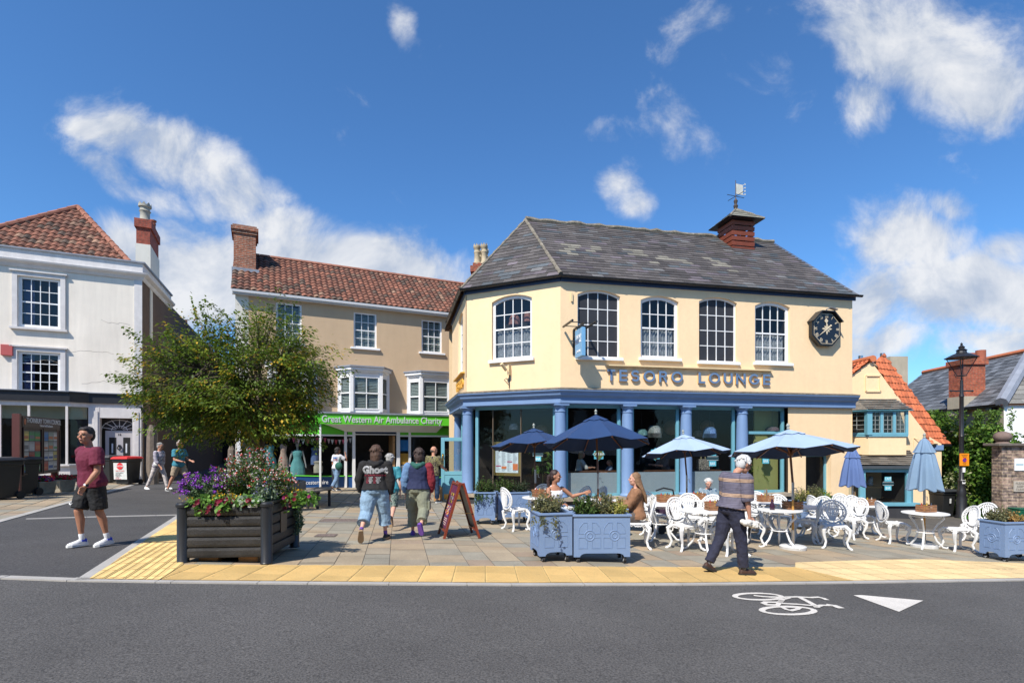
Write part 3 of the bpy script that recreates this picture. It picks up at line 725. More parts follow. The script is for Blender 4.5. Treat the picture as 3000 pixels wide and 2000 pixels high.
u_.add([(A[0], A[1], zo-e), (Bp[0], Bp[1], zo-e), (RL, RY, ZR-e)], [(0, 1, 2)]); u_.add([(Cb[0], Cb[1], zo-e), (A[0], A[1], zo-e), (RL, RY, ZR-e), (C2.x-.2, DY+.1, zo-e)], [(0, 1, 2), (3, 0, 2)])
u_.add([(TL+.1, DY+.1, zo-e), (C2.x-.2, DY+.1, zo-e), (RL, RY, ZR-e), (RR, RY, ZR-e)], [(0, 1, 2, 3)])
u_.build('roof_boarding', woodd, T)
b = MB(); 
def ridge(mb, p, q, r0=.09, n=40, amp=.025):
    p, q = Vector(p), Vector(q); pts = [p+(q-p)*i/n+Vector((0, 0, random.uniform(-amp, amp))) for i in range(n+1)]
    mb.tube(pts, [r0*random.uniform(.8, 1.25) for _ in pts], 7)
ridge(b, (RL, RY, ZR+.02), (RR+.05, RY, ZR+.02)); ridge(b, (RL, RY, ZR+.02), (Bp[0], Bp[1], zo+.02), .055, 30, .01); ridge(b, (RL, RY, ZR), (A[0], A[1], zo+.02), .05, 30, .01)
b.build('ridge', mort, T)
b = MB(); gutter(b, (-.04, -OV-.02, ZE-.03), (TL+.2, -OV-.02, ZE-.03), .065); gutter(b, (C2.x-.22, C2.y-.1, ZE-.03), (-.04, -OV-.02, ZE-.03), .065); gutter(b, (C2.x-.24, C3.y+.1, ZE-.03), (C2.x-.22, C2.y-.1, ZE-.03), .065)
b.build('gutter', gut, T, smooth=True)
b = MB(); b.box(0, -.045, ZE-.17, TL+.1, .0, ZE-.03)
b.M = MC; b.box(0, -.045, ZE-.17, CHL, 0, ZE-.03); b.M = MS; b.box(0, -.045, ZE-.17, SD, 0, ZE-.03)
b.build('eaves_board', mat('navy_board', (.03, .06, .14), .5, .1, 3), T)
# entablature: mitred profile swept round the three faces
prof = [(0, ZC+.0), (.30, ZC-.06), (.30, ZC-.10), (.24, ZC-.16), (.22, ZC-.22), (.14, ZC-.27), (.12, ZC-.30), (.12, ZB+.02), (.10, ZB), (-.45, ZB)]
path = [Vector((C3.x, C3.y)), C2, Vector((0, 0)), Vector((TL+.02, 0))]
def offs(i, d):
    nn = []
    for a, c in ((i-1, i), (i, i+1)):
        if a < 0 or c >= len(path): continue
        t = (path[c]-path[a]).normalized(); nn.append(Vector((t.y, -t.x)))
    m = sum(nn, Vector((0, 0))); m = m/len(nn); k = 1/max(.3, m.dot(nn[0])); return path[i]+m*d*k
b = MB(); rings = [[(*offs(i, d), z) for d, z in prof] for i in range(4)]
m_ = len(prof)
for i in range(3):
    b.add(rings[i]+rings[i+1], [(j, m_+j, m_+j+1, j+1) for j in range(m_-1)])
b.add(rings[3], [tuple(range(m_))]); b.add(rings[0], [tuple(range(m_))[::-1]])
b.build('entablature', blue, T)
b = MB()                              # weathered lead and mortar capping on the cornice
for i in range(3):
    p, q = Vector((*offs(i, .31), 0)), Vector((*offs(i+1, .31), 0)); pi_, qi = Vector((*offs(i, -.01), 0)), Vector((*offs(i+1, -.01), 0)); k = 24
    for j in range(k):
        a, c, a2, c_ = p+(q-p)*j/k, p+(q-p)*(j+1)/k, pi_+(qi-pi_)*j/k, pi_+(qi-pi_)*(j+1)/k; h = random.uniform(.0, .012)
        b.add([(a.x, a.y, ZC-.065), (c.x, c.y, ZC-.065), (c.x, c.y, ZC-.035+h), (a.x, a.y, ZC-.035+h), (a2.x, a2.y, ZC+.03), (c_.x, c_.y, ZC+.03)], [(0, 1, 2, 3), (3, 2, 5, 4)])
b.build('cornice_capping', mort, T)
# columns
def colm(x, y, M=None, half=False):
    b = MB(M); z0 = -.02
    b.lathe([(.20, z0-.9), (.20, z0), (.225, z0+.01), (.23, z0+.05), (.2, z0+.08), (.182, z0+.12), (.186, z0+1.0), (.175, 2.0), (.160, 2.56), (.178, 2.565), (.178, 2.59), (.160, 2.60), (.162, 2.68), (.205, 2.72), (.205, 2.75)], 28, (x, y, 0))
    b.rb((x, y, 2.775), (.44, .44, .05)); return b.build('column', blue, T, smooth=True)
cxs = [TF.xz(p, 1300, .08)[0] for p in (1838, 2010, 2174)]
colm(.03, .12)
for x in cxs: colm(x, .08)
colm(C2.x+.05, C2.y+.12); colm(C3.x+.22, C3.y-.3)
# shop windows: frames and glass between the columns
def shopwin(M, x0, x1, z0, z1, y, fw=.1, trans=None, frost=True, mull=(), name='shop_window', lab=None):
    f = MB(); f.box(x0, y, z0, x0+fw, y+.08, z1); f.box(x1-fw, y, z0, x1, y+.08, z1); f.box(x0+fw, y+.003, z1-fw, x1-fw, y+.08, z1); f.box(x0+fw, y-.02, z0, x1-fw, y+.08, z0+fw*.8)
    f.box(x0+fw*.35, y-.02, z0+.01, x0+fw*.6, y, z1-.01); f.box(x1-fw*.6, y-.02, z0+.01, x1-fw*.35, y, z1-.01)
    if trans: f.box(x0+fw, y+.003, trans-.045, x1-fw, y+.075, trans+.045)
    fr = f.build(name, teal, T)
    if mull:
        for mx_ in mull: q = MB(); q.box(mx_-.014, y+.02, z0+.05, mx_+.014, y+.06, z1-.05); q.build('mullion', brass if False else mat('bronze_bar', (.12, .09, .06), .4, .1, 5), fr)
    g_ = MB(); g_.add([(x0+fw, y+.04, z0+fw*.8), (x1-fw, y+.04, z0+fw*.8), (x1-fw, y+.04, z1-fw), (x0+fw, y+.04, z1-fw)], [(0, 1, 2, 3)]); g_.build('pane', glass2, fr)
    if frost:
        zf = z0+.1+.62; q = MB(); q.add([(x0+fw, y+.06, z0+fw*.8), (x1-fw, y+.06, z0+fw*.8), (x1-fw, y+.06, zf), (x0+fw, y+.06, zf)], [(0, 1, 2, 3)]); q.build('frosted_film', mat('frosted_film', (.30, .35, .38), .6, .05, 2), fr)
    fr.matrix_local = M; return fr
I = Matrix.Identity(4); zs0, zs1 = .0, ZB
ed = .30
shopwin(I, .2, cxs[0]-.17, zs0, zs1, ed-.1); shopwin(I, cxs[0]+.17, cxs[1]-.17, zs0, zs1, ed-.1); shopwin(I, cxs[1]+.17, cxs[2]-.17, zs0, zs1, ed-.1)
shopwin(I, cxs[2]+.17, RX0, zs0, zs1, ed-.1, trans=TF.xz(2240, 1267, .2)[1], frost=False)
mm = [CF.xz(p, 1300, .2)[0] for p in (1443, 1525)]
cw = shopwin(MC, .22, CHL-.22, zs0, zs1, .2, frost=False, mull=mm)
shopwin(MS, 1.6, SD-.25, zs0, zs1, .2, frost=False, trans=2.15)
# plinth and sill
b = MB(); b.box(.0, -.02, -1.2, RX0+.02, .30, -.10); b.box(RX0+.02, -.03, -1.2, TL, .03, -.13)
b.M = MC; b.box(0, -.02, -1.2, CHL, .3, -.1); b.M = MS; b.box(0, -.02, -1.2, SD, .3, -.1)
b.build('plinth', mat('plinth_dark', (.035, .035, .038), .8, .2, 3), T)
b = MB(); b.box(-.02, -.10, -.11, RX0+.05, .32, -.0); b.M = MC; b.box(0, -.10, -.11, CHL, .3, -.002); b.M = MS; b.box(0, -.1, -.11, SD, .3, -.002)
b.build('sill', mat('sill_stone', (.33, .27, .20), .9, .15, 3, .3, 30), T)
# dim room behind the glass
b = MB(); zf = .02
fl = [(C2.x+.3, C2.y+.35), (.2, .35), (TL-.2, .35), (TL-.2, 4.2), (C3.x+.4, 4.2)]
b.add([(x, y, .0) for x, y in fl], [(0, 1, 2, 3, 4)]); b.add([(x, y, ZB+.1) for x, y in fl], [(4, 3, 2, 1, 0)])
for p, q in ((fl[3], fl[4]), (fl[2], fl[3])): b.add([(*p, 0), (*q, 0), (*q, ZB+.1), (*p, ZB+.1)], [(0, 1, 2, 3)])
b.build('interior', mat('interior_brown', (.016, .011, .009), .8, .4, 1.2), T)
b = MB(); b.box(RX0-.9, .5, .02, RX0-.0, .56, ZB); b.build('inner_wall', mat('olive_wall', (.30, .30, .10), .8, .05, 2), T, )
b = MB(); b.box(.3, .75, .70, cxs[2]-.3, 1.15, .74); b.build('counter', woodd, T)
# lettering
xa, za = TF.xz(1777, 1101); xb, zb_ = TF.xz(2252, 1111)
zc = (za+zb_)/2-.0
word = 'TESORO LOUNGE'; wid = {'T': .56, 'E': .56, 'S': .6, 'O': .86, 'R': .62, 'L': .5, 'U': .68, 'N': .74, 'G': .84, ' ': .62}
tot = sum(wid[c] for c in word)+.30*(len(word)-1); k = (xb-xa)/tot*1.0; x = xa
letm = mat('letter_blue', (.12, .20, .33), .45, .03, 3)
gold = mat('letter_gold', (.70, .38, .06), .5, .05, 3)
def sticks(b, ch, w, h, t, y0, y1):
    def seg(p, q): 
        d = Vector((q[0]-p[0], q[1]-p[1])); l_ = d.length; d.normalize(); e = Vector((-d.y, d.x))*t/2; p = Vector(p); q = Vector(q)
        b.ext([tuple(p-e), tuple(q-e), tuple(q+e), tuple(p+e)], y0, y1)
    def ringarc(cx, cz, rx, rz, a0, a1, n=22):
        for i in range(n):
            u0, u1 = R(a0+(a1-a0)*i/n), R(a0+(a1-a0)*(i+1)/n)
            o = [(cx+rx*cos(u0), cz+rz*sin(u0)), (cx+rx*cos(u1), cz+rz*sin(u1)), (cx+(rx-t)*cos(u1), cz+(rz-t)*sin(u1)), (cx+(rx-t)*cos(u0), cz+(rz-t)*sin(u0))]
            b.ext(o, y0, y1)
    T_ = t/2
    if ch == 'T': seg((0, h-T_), (w, h-T_)); seg((w/2, 0), (w/2, h-t))
    elif ch == 'E': seg((T_, 0), (T_, h)); [seg((t, z), (w, z)) for z in (T_, h/2, h-T_)]
    elif ch == 'L': seg((T_, 0), (T_, h)); seg((t, T_), (w, T_))
    elif ch == 'O': ringarc(w/2, h/2, w/2, h/2, 0, 360, 32)
    elif ch == 'S': r_ = h/4+T_/2; ringarc(w/2, h-r_, w/2, r_, 20, 270); ringarc(w/2, r_, w/2, r_, 90, -160)
    elif ch == 'R': seg((T_, 0), (T_, h)); r_ = h*.28; ringarc(w-r_-.02, h-r_, r_, r_, 90, -90); seg((t, h-T_), (w-r_-.02, h-T_)); seg((t, h-2*r_+T_), (w-r_-.02, h-2*r_+T_)); seg((w*.5, h-2*r_+T_), (w-T_, 0))
    elif ch == 'U': r_ = w/2; seg((T_, r_), (T_, h)); seg((w-T_, r_), (w-T_, h)); ringarc(w/2, r_, r_, r_, 180, 360)
    elif ch == 'N': seg((T_, 0), (T_, h)); seg((w-T_, 0), (w-T_, h)); seg((T_, h-T_), (w-T_, T_))
    elif ch == 'G': ringarc(w/2, h/2, w/2, h/2, 45, 345); seg((w*.5, h*.45), (w, h*.45))
hL = .345
for ch in word:
    w = wid[ch]*k
    if ch != ' ':
        b = MB(Matrix.Translation((x, 0, zc-hL/2))); sticks(b, ch, w, hL, .062, -.075, -.045); o = b.build('letter', letm, T)
        b = MB(Matrix.Translation((x, 0, zc-hL/2))); sticks(b, ch, w, hL, .05, -.0449, -.0); b.build('letter_side', gold, o)
    x += w+.30*k
b = MB(); ha, hz = TF.xz(1776, 1072); hb, hz2 = TF.xz(2257, 1085)
b.box(ha, -.13, (hz+hz2)/2-.018, hb, 0, (hz+hz2)/2+.018); b.build('sign_hood', mat('cream_trim', (.72, .56, .32), .6, .05, 4), T)
for i, ch in enumerate('TESORO'):     # the same word on the side face, gold
    b = MB(MS @ Matrix.Translation((2.0+i*.36, 0, zc-.17))); sticks(b, ch, .26, .3, .06, -.06, 0); b.build('letter', gold, T)
b = MB(MS); b.box(1.7, -.13, zc+.26, 4.3, 0, zc+.30); b.build('sign_hood', gold, T)
# hanging sign on its bracket
sx = TF.xz(1660, 1000)[0]; PRJ = 1.0; sx = .42
hs = thing('hanging_sign', 'blue hanging sign reading TESORO LOUNGE CAFE BAR on a black wall bracket', 'sign', (*TF.w(sx, 0), 0), TF.a)
zt = TF.xz(1695, 947)[1]
def zz(py, yl): Y = TF.w(sx, yl)[1]; return CZ+(1300-py)/F*Y
t_, bt = zz(964, -.55), zz(1046, -.55)
b = MB(); b.rb((0, -.57, (t_+bt)/2), (.11, .60, t_-bt)); bd = b.build('board', mat('sign_blue', (.16, .37, .58), .45, .04, 3), hs, bevel=.006)
wl = mat('sign_white', (.8, .8, .78), .5, 0)
for s_, z_, sz_ in (('TESORO', .72, .155), ('LOUNGE', .56, .155), ('CAFE BAR', .20, .10)):
    text(s_, sz_, .008, wl, 'lettering', bd, Matrix.Translation((-.059, -.57, bt+(t_-bt)*z_)) @ Matrix.Rotation(-pi/2, 4, 'Z') @ RX, sx=.8)
b = MB(); b.rb((0, -.02, (t_+bt)/2+.12), (.08, .04, .75)); b.beam((0, -.0, t_+.1), (0, -.95, t_+.1), .045); b.beam((-.0, -.3, t_+.1), (0, -.3, t_), .03); b.beam((0, -.82, t_+.1), (0, -.82, t_), .03)
b.tube([(0, -.02, bt+.25), (-.02, -.12, bt+.5), (0, -.28, t_-.02)], .018, 6)
for yy_ in (-.25, -.8): b.beam((-.36, yy_, t_+.14), (.36, yy_, t_+.14), .022)
b.build('bracket', black, hs)
for s_ in (-1, 1): b = MB(); b.tube([(s_*.36, -.95, t_+.15), (s_*.36, -.1, t_+.15)], .035, 10); b.build('sign_lamp', blackp, hs, smooth=True)
# clock
kx, kz = TF.xz(2408, 967); ck = thing('octagonal_clock', 'black octagonal wall clock with gilt Roman numerals under a small hood', 'clock', (*TF.w(kx, 0), kz), TF.a)
def octa(r_, rot=pi/8): return [(r_*cos(2*pi*i/8+rot), r_*sin(2*pi*i/8+rot)) for i in range(8)]
ro = .60
b = MB(); b.ext(octa(ro), -.20, -.04); b.ext(octa(ro*.8), -.04, 0); b.build('case', mat('clock_black', (.012, .012, .013), .35, .2, 6), ck, bevel=.008)
b = MB(); b.ext(octa(ro*.86), -.204, -.2005); b.build('dial', mat('dial', (.010, .014, .024), .35, .1, 3), ck)
b = MB(); o1, o2 = octa(ro*.89), octa(ro*.865)
for i in range(8): j = (i+1) % 8; b.add([(o1[i][0], -.206, o1[i][1]), (o1[j][0], -.206, o1[j][1]), (o2[j][0], -.206, o2[j][1]), (o2[i][0], -.206, o2[i][1])], [(0, 1, 2, 3)])
b.build('gilt_border', mat('gilt', (.62, .52, .36), .45, .05, 3), ck)
hd = MB(); o1, o2 = octa(ro*1.0), octa(ro*1.06)
for i in (0, 1, 2): 
    p, q = o2[i], o2[i+1]; p1, q1 = o1[i], o1[i+1]
    v_ = [(p1[0], -.0, p1[1]), (q1[0], 0, q1[1]), (q[0], 0, q[1]), (p[0], 0, p[1])]; hd.add(v_+[(x, -.30, z) for x, y, z in v_], [(0, 1, 2, 3), (7, 6, 5, 4), (0, 4, 5, 1), (3, 2, 6, 7), (1, 5, 6, 2), (0, 3, 7, 4)])
hd.build('hood', blackp, ck)
b = MB(); b.tube([(.05, -.12, ro*1.02), (.06, -.14, ro*1.12), (.16, -.2, ro*1.16)], .02, 6); b.rb((.24, -.22, ro*1.12), (.26, .14, .03), ry=.25); b.build('lamp', mat('lamp_grey', (.15, .15, .16), .4), ck)
for i, s_ in enumerate(['XII', 'I', 'II', 'III', 'IIII', 'V', 'VI', 'VII', 'VIII', 'IX', 'X', 'XI']):
    a = -2*pi*i/12; Mx = Matrix.Translation((-sin(a)*ro*.70, -.207, cos(a)*ro*.70)) @ Matrix.Rotation(-a, 4, 'Y') @ RX
    text(s_, .16, .003, MT['gilt'], 'numeral', ck, Mx, sx=.62, bold=.003)
def hand(ang, L_, w_, nm):
    b = MB(Matrix.Rotation(ang, 4, 'Y')); b.ext([(-w_*.5, -.04), (w_*.5, -.04), (w_*.35, L_*.55), (w_*1.6, L_*.72), (0, L_), (-w_*1.6, L_*.72), (-w_*.35, L_*.55)], -.222, -.216); b.build(nm, MT['gilt'], ck)
hand(R(-6), .36, .045, 'hour_hand'); b = MB(Matrix.Rotation(R(233), 4, 'Y')); b.ext([(-.018, -.15), (.018, -.15), (.022, .1), (.004, .38), (-.004, .38), (-.022, .1)], -.232, -.226); b.ball((0, -.23, -.17), .035, 8); b.build('minute_hand', MT['gilt'], ck)
b = MB()
for i in range(8): M_ = Matrix.Rotation(2*pi*i/8, 4, 'Y'); b.M = M_; l_ = .2 if i % 2 == 0 else .14; b.ext([(-.012, .01), (0, l_*.55-.0), (.0, l_)] if False else [(0, .01), (.035, l_*.6), (0, l_), (-.035, l_*.6)], -.215, -.210-.0005*i)
b.build('star_boss', MT['gilt'], ck)
# louvred cupola with weathervane
cu = thing('louvred_cupola', 'red timber louvred cupola with slate cap and white weathervane on the slate roof', 'cupola', (0, 0, 0), TF.a)
px_, py_ = 2243, 0
cx = 8.32; Yc = RY-.5; q = TF.w(cx, Yc); cu.location = (q[0], q[1], 0)
zb0 = CZ+(1300-714)/F*TF.w(cx, Yc-.6)[1]; s_ = .47
redt = mat('red_timber', (.22, .05, .022), .6, .15, 6, streak=.1)
for i in range(6):
    b = MB(); z = zb0-.15+i*.20; h = .15
    b.M = Matrix.Identity(4)
    for sy in (-1, 1): b.rb((0, sy*s_, z), (2*s_+.04, .03, h), rx=sy*-.12); b.rb((sy*s_, 0, z), (.03, 2*s_-.03, h), ry=sy*.12)
    b.build('louvre', redt, cu)
b = MB(); [b.rb((i*(s_-.06), j*(s_-.06), zb0+.3), (.09, .09, 1.6)) for i in (-1, 1) for j in (-1, 1)]; b.box(-s_+.02, -s_+.02, zb0-.9, s_-.02, s_-.02, zb0-.2); b.build('frame', redt, cu)
zt = zb0+.98; b = MB(); ap = (0, 0, zt+.62); e = .74; cr = [(-e, -e, zt), (e, -e, zt), (e, e, zt), (-e, e, zt)]
for i in range(4): pl3(b, cr[i], cr[(i+1) % 4], ap, 20+i, vary((.17, .165, .13), .8, 1.5))
b.build('cap_roof', slate, cu); b = MB(); b.add([(x, y, z-.02) for x, y, z in cr]+[(0, 0, zt+.58)], [(0, 3, 2, 1), (0, 1, 4), (1, 2, 4), (2, 3, 4), (3, 0, 4)]); b.build('soffit', blackp, cu)
b = MB(); [ridge(b, c_, ap, .04, 10, .01) for c_ in cr[:2]]; b.build('hip', mort, cu)
wv = thing('weathervane', 'small weathervane with a white pierced flag on the cupola', 'weathervane', (q[0], q[1], zt+.6), .35)
b = MB(); b.lathe([(.03, -.05), (.07, .05), (.09, .14), (.05, .2), (.06, .26), (.08, .33), (.04, .4), (.016, .45), (.012, 1.15)], 10); b.build('finial', mat('iron_brown', (.07, .05, .04), .7, .2, 8), wv, smooth=True)
b = MB(); b.beam((-.42, 0, .52), (.42, 0, .52), .016); b.beam((0, -.42, .52), (0, .42, .52), .016); b.build('compass_arms', black, wv)
b = MB(); b.box(.01, -.008, .62, .36, .008, 1.02)
for z in (.62, .75, .88, 1.02): b.beam((.36, 0, z), (.46, 0, z+.04), .02); b.rb((.47, 0, z+.05), (.05, .016, .05), ry=.7)
b.build('flag', mat('vane_white', (.6, .58, .5), .6, .15, 9), wv)
# cctv camera and small wall fittings
b = MB(); vx, vz = CF.xz(1492, 1085); b.tube([(vx, -.22, vz-.02), (vx-.06, -.42, vz+.16)], .05, 8); b.rb((vx+.04, -.08, vz), (.05, .16, .3)); q = tag(b.build('security_camera', MT['cream_trim']), 'cream tube shaped camera on the cream chamfer wall', 'camera'); q.matrix_world = Matrix.Translation((TF.o.x, TF.o.y, 0)) @ Matrix.Rotation(TF.a, 4, 'Z') @ MC
q.location = q.location
b = MB(); vx, vz = CF.xz(1493, 1110); b.beam((vx, -.03, vz+.15), (vx, -.03, vz-.28), .02); b.tube([(vx, -.03, vz-.05), (vx-.02, -.2, vz), (vx-.02, -.34, vz-.06), (vx, -.03, vz-.2)], .012, 5); q2 = tag(b.build('sign_bracket', black), 'small empty scrolled iron bracket on the cream chamfer wall', 'bracket'); q2.matrix_world = q.matrix_world
b = MB(); vx, vz = TF.xz(1674, 871); b.box(vx-.02, -.05, vz-.13, vx+.03, 0, vz+.13); b.build('conduit', MT['cream_trim'], T)
b = MB(); wy0, wy1 = 1345, 1345
# ================================================================= charity shop building
CHF = Frame((-10.88, 20.8), math.atan(.478)); H = thing('charity_shop_building', 'tan rendered building with pantile roof, bay windows and green charity shopfront', 'building', (CHF.o.x, CHF.o.y, 0), CHF.a)
hl = 15.6; hz = 7.62
xs_ = lambda px, y=0: CHF.xz(px, 1300, y)[0]
tw = [(808, 884, 888, 1005), (1036, 1104, 916, 1019), (1235, 1295, 938, 1033)]
b = MB(); ho = []
for l_, r_, t_, bo in tw: x0, x1, z0, z1 = pxhole(CHF, l_, r_, t_, bo); ho.append((x0, x1, z0, z1, 0))
x_p = xs_(728)
wall(b, x_p, hl, 2.3, hz, ho, .14); b.add([(0, 7, 2.3), (0, 7, -.5), (hl, 7, -.5), (hl, 7, hz), (0, 7, hz)], [(0, 1, 2, 3, 4)])
b.build('wall', tan_r, H)
b = MB(); b.add([(0, 0, -.5), (0, 0, hz), (x_p, 0, hz), (x_p, 0, -.5)], [(0, 3, 2, 1)]); b.add([(0, 0, -.5), (0, 0, hz), (0, 3, hz+2.1), (0, 7, hz), (0, 7, -.5)], [(0, 1, 2, 3, 4)]); b.build('side_wall', pale_r, H)
for x0, x1, z0, z1, _ in ho: window(H, x0, x1, z0, z1, 0, 3, 4, .07, .07, .02, shutter=3, sill=(.13, .08, .1))
r = MB(); ry_, rz_ = 3.0, 8.55+1.6-.0; rz_ = CZ+(1300-752)/F*(CHF.w(.8, 3.0)[1])
ll = sqrt((ry_+.2)**2+(rz_-hz)**2)
slates(r, (-.15, -.2, hz+.02), (1, 0, 0), (0, ry_+.2, rz_-hz), [(0, 0), (hl+.15, 0), (hl+.15, ll), (0, ll)], .30, .235, pan_col, pan=True, seed=3)
r.build('roof', pantile, H)
b = MB(); b.add([(-.12, -.18, hz-.02), (hl, -.18, hz-.02), (hl, ry_, rz_-.03), (-.12, ry_, rz_-.03), (hl, 7.1, hz), (-.12, 7.1, hz)], [(0, 1, 2, 3), (3, 2, 4, 5)]); b.build('roof_boarding', woodd, H)
b = MB()
for i in range(36): b.tube([(i*.44, ry_, rz_+.03), (i*.44+.43, ry_, rz_+.035)], .105, 8)
b.build('ridge', mat('ridge_tile', (.30, .12, .075), .85, .3, 4, dirt=((.1, .08, .06), 6, .6)), H, smooth=True)
b = MB(); b.box(-.1, -.24, hz-.16, hl, -.0, hz-.02); b.box(-.1, -.30, hz-.10, hl, -.241, hz+.0); b.build('gutter', mat('gutter_white', (.52, .52, .52), .5, .06, 3), H)
# chimney
cx0, cx1 = CHF.xz(700, 1300, 1.6)[0], CHF.xz(742, 1300, 1.6)[0]; cz1 = CZ+(1300-662)/F*CHF.w(.4, 1.6)[1]
ch = MB(); ch.box(-.12, 1.6, hz+.6, .72, 2.9, cz1-.35); ch.box(-.17, 1.55, cz1-.35, .77, 2.95, cz1-.22); ch.box(-.22, 1.5, cz1-.22, .82, 3.0, cz1-.08); ch.box(-.16, 1.56, cz1-.08, .76, 2.94, cz1); cho_ = ch.build('chimney', brick2, H)
b = MB(); b.box(-.18, 1.3, hz+.9, .85, 1.6, hz+1.32); b.build('flashing', lead, H)
# bay windows
def bay(l_, r_, base, top, nm=''):
    x0, x1 = xs_(l_, -.35), xs_(r_, -.35); zb_ = CZ+(1300-base)/F*CHF.w((x0+x1)/2, -.55)[1]; zt_ = CZ+(1300-top)/F*CHF.w((x0+x1)/2, -.55)[1]
    y_ = -.60; a, c = x0+.42, x1-.42; pt = [(x0, 0), (a, y_), (c, y_), (x1, 0)]
    f = MB(); f.prism(pt+[], zb_-.05, zb_+.10)
    # posts
    for p in pt: f.rb((p[0], p[1]-.0, (zb_+zt_)/2), (.13, .13, zt_-zb_-.01))
    f.prism([(p[0], p[1]) for p in pt], zt_-.30, zt_)
    def o(d): return [(x0-d, 0), (a-d*.4, y_-d), (c+d*.4, y_-d), (x1+d, 0)]
    f.prism(o(.08), zt_-.12, zt_-.04); f.prism(o(.16), zt_-.04, zt_+.08)
    fo = f.build('bay_window', whitep, H)
    q = MB(); q.prism(o(.22), zt_+.08, zt_+.14); q.build('lead_roof', lead, fo)
    pa = MB(); sh = MB(); ba = MB(); bk = MB()
    for i in range(3):
        p, e = Vector(pt[i]), Vector(pt[i+1]); d = (e-p).normalized(); n_ = Vector((-d.y, d.x)); z0, z1 = zb_+.10, zt_-.30; w_ = (e-p).length
        g0, g1 = p+d*.10+n_*.0, e-d*.10
        pa.add([(g0.x, g0.y, z0), (g1.x, g1.y, z0), (g1.x, g1.y, z1), (g0.x, g0.y, z1)], [(0, 1, 2, 3)])
        for z in (z0+.02, (z0+z1)/2, z1-.02): ba.beam((g0.x, g0.y, z), (g1.x, g1.y, z), .05)
        if i == 1: m_ = (g0+g1)/2; ba.beam((m_.x, m_.y, z0), (m_.x, m_.y, z1), .03)
        for gg in (g0, g1): ba.beam((gg.x, gg.y, z0), (gg.x, gg.y, z1), .05)
        nn_ = 2 if i == 1 else 1; Mx = Matrix.Translation((g0.x, g0.y, 0)) @ Matrix.Rotation(atan2(d.y, d.x), 4, 'Z'); W_ = (g1-g0).length; sh.M = Mx; z = z0+.08
        while z < z1-.05:
            for k_ in range(nn_): sh.rb((W_*(k_+.5)/nn_, .07, z), (W_/nn_-.1, .062, .008), rx=R(52))
            z += .065
        for k_ in range(nn_+1): sh.rb((min(W_-.03, max(.03, W_*k_/nn_)), .07, (z0+z1)/2), (.07, .03, z1-z0))
    bk.add([(x0+.05, .02, zb_), (x1-.05, .02, zb_), (x1-.05, .02, zt_), (x0+.05, .02, zt_)], [(0, 1, 2, 3)])
    pa.build('pane', glass, fo); sh.build('shutter', MT['shutter_grey'], fo); ba.build('sash', whitep, fo); bk.build('room', dark2, fo)
bay(789, 927, 1196, 1070); bay(997, 1141, 1206, 1083); bay(1202, 1338, 1214, 1098)
# shopfront
yf = -.75; f0, f1 = xs_(672, yf), xs_(1372, yf)
zt_ = CZ+(1300-1210)/F*CHF.w(xs_(940, yf), yf)[1]; zb_ = CZ+(1300-1241)/F*CHF.w(xs_(940, yf), yf)[1]
b = MB(); b.box(f0, yf, zb_, f1, yf+.06, zt_); fa = b.build('shop_fascia', green, H)
xa, xb = xs_(942, yf), xs_(1294, yf)
o = text('Great Western Air Ambulance Charity', .40, .02, silver, 'lettering', fa, TM((xa+xb)/2, yf-.012, (zt_+zb_)/2-.02), bold=.004)
o.data.transform(Matrix.Translation((-(xa+xb)/2, 0, 0))); wd = max(v_.co.x for v_ in o.data.vertices)-min(v_.co.x for v_ in o.data.vertices); o.data.transform(Matrix.Translation(((xa+xb)/2, 0, 0)) @ Matrix.Diagonal(((xb-xa)/wd, 1, 1, 1)))
b = MB(); b.box(f0-.05, yf-.05, zt_, f1, -.0, zt_+.07); b.build('canopy_lead', lead, H)
b = MB(); b.add([(xs_(947, yf), yf+.07, zb_+.01), (xs_(1300, yf), yf+.07, zb_+.01), (xs_(1278), -.03, zb_-.30), (xs_(1015), -.03, zb_-.30)], [(0, 1, 2, 3)]); b.build('soffit', whitep, H)
GZ = lambda x, y: G(*CHF.w(x, y))
xq = xs_(938, yf+.1); xr = xs_(1012, 0); xl = xs_(700, yf+.1)
zc2 = zb_-.42; gs = MB(); gs.add([(xl, yf+.12, zb_), (xq, yf+.12, zb_), (xq, yf+.12, zc2), (xl, yf+.12, zc2)], [(0, 3, 2, 1)]); gs.add([(xq, yf+.12, zb_), (xr, .0, zb_), (xr, 0, zc2), (xq, yf+.12, zc2)], [(0, 3, 2, 1)])
xs2, xs3 = xs_(1040), xs_(1160); x4 = xs_(1352)
gs.build('green_panel', green, H); gs = MB(); gs.box(xr+.1, .0, zc2, xs2-.1, .02, zb_); gs.build('green_panel', green, H); gs = MB(); gs.box(xs3+.12, .0, zc2, x4+1, .02, zb_); gs.build('green_panel', green, H)
pz = MB(); base_z = -.02
def post(x, y, w=.08): pz.rb((x, y, (zb_+GZ(x, y))/2), (w, w, zb_-GZ(x, y)))
post(xq, yf+.1, .07); post(xr, 0, .11); post(xs2-.05, .02, .12); post(xs3+.1, .02, .14); post(xs_(1185), 0, .07) if False else None; post(xs_(1200), 0, .1); post(xs_(1345), 0, .12); post(xl, yf+.1, .12)
pz.box(xr, -.02, zc2-.07, xs2-.1, .05, zc2); pz.box(xs3+.1, -.02, zc2-.07, x4, .05, zc2); pz.box(xs2-.1, -.02, zb_-.42-.0, xs3+.1, .06, zc2+.04); pz.box(xl, yf+.08, zc2-.07, xq, yf+.16, zc2); pz.beam((xq, yf+.12, zc2-.035), (xr, 0, zc2-.035), .07); 
pz.build('shopfront_frame', whitep, H)
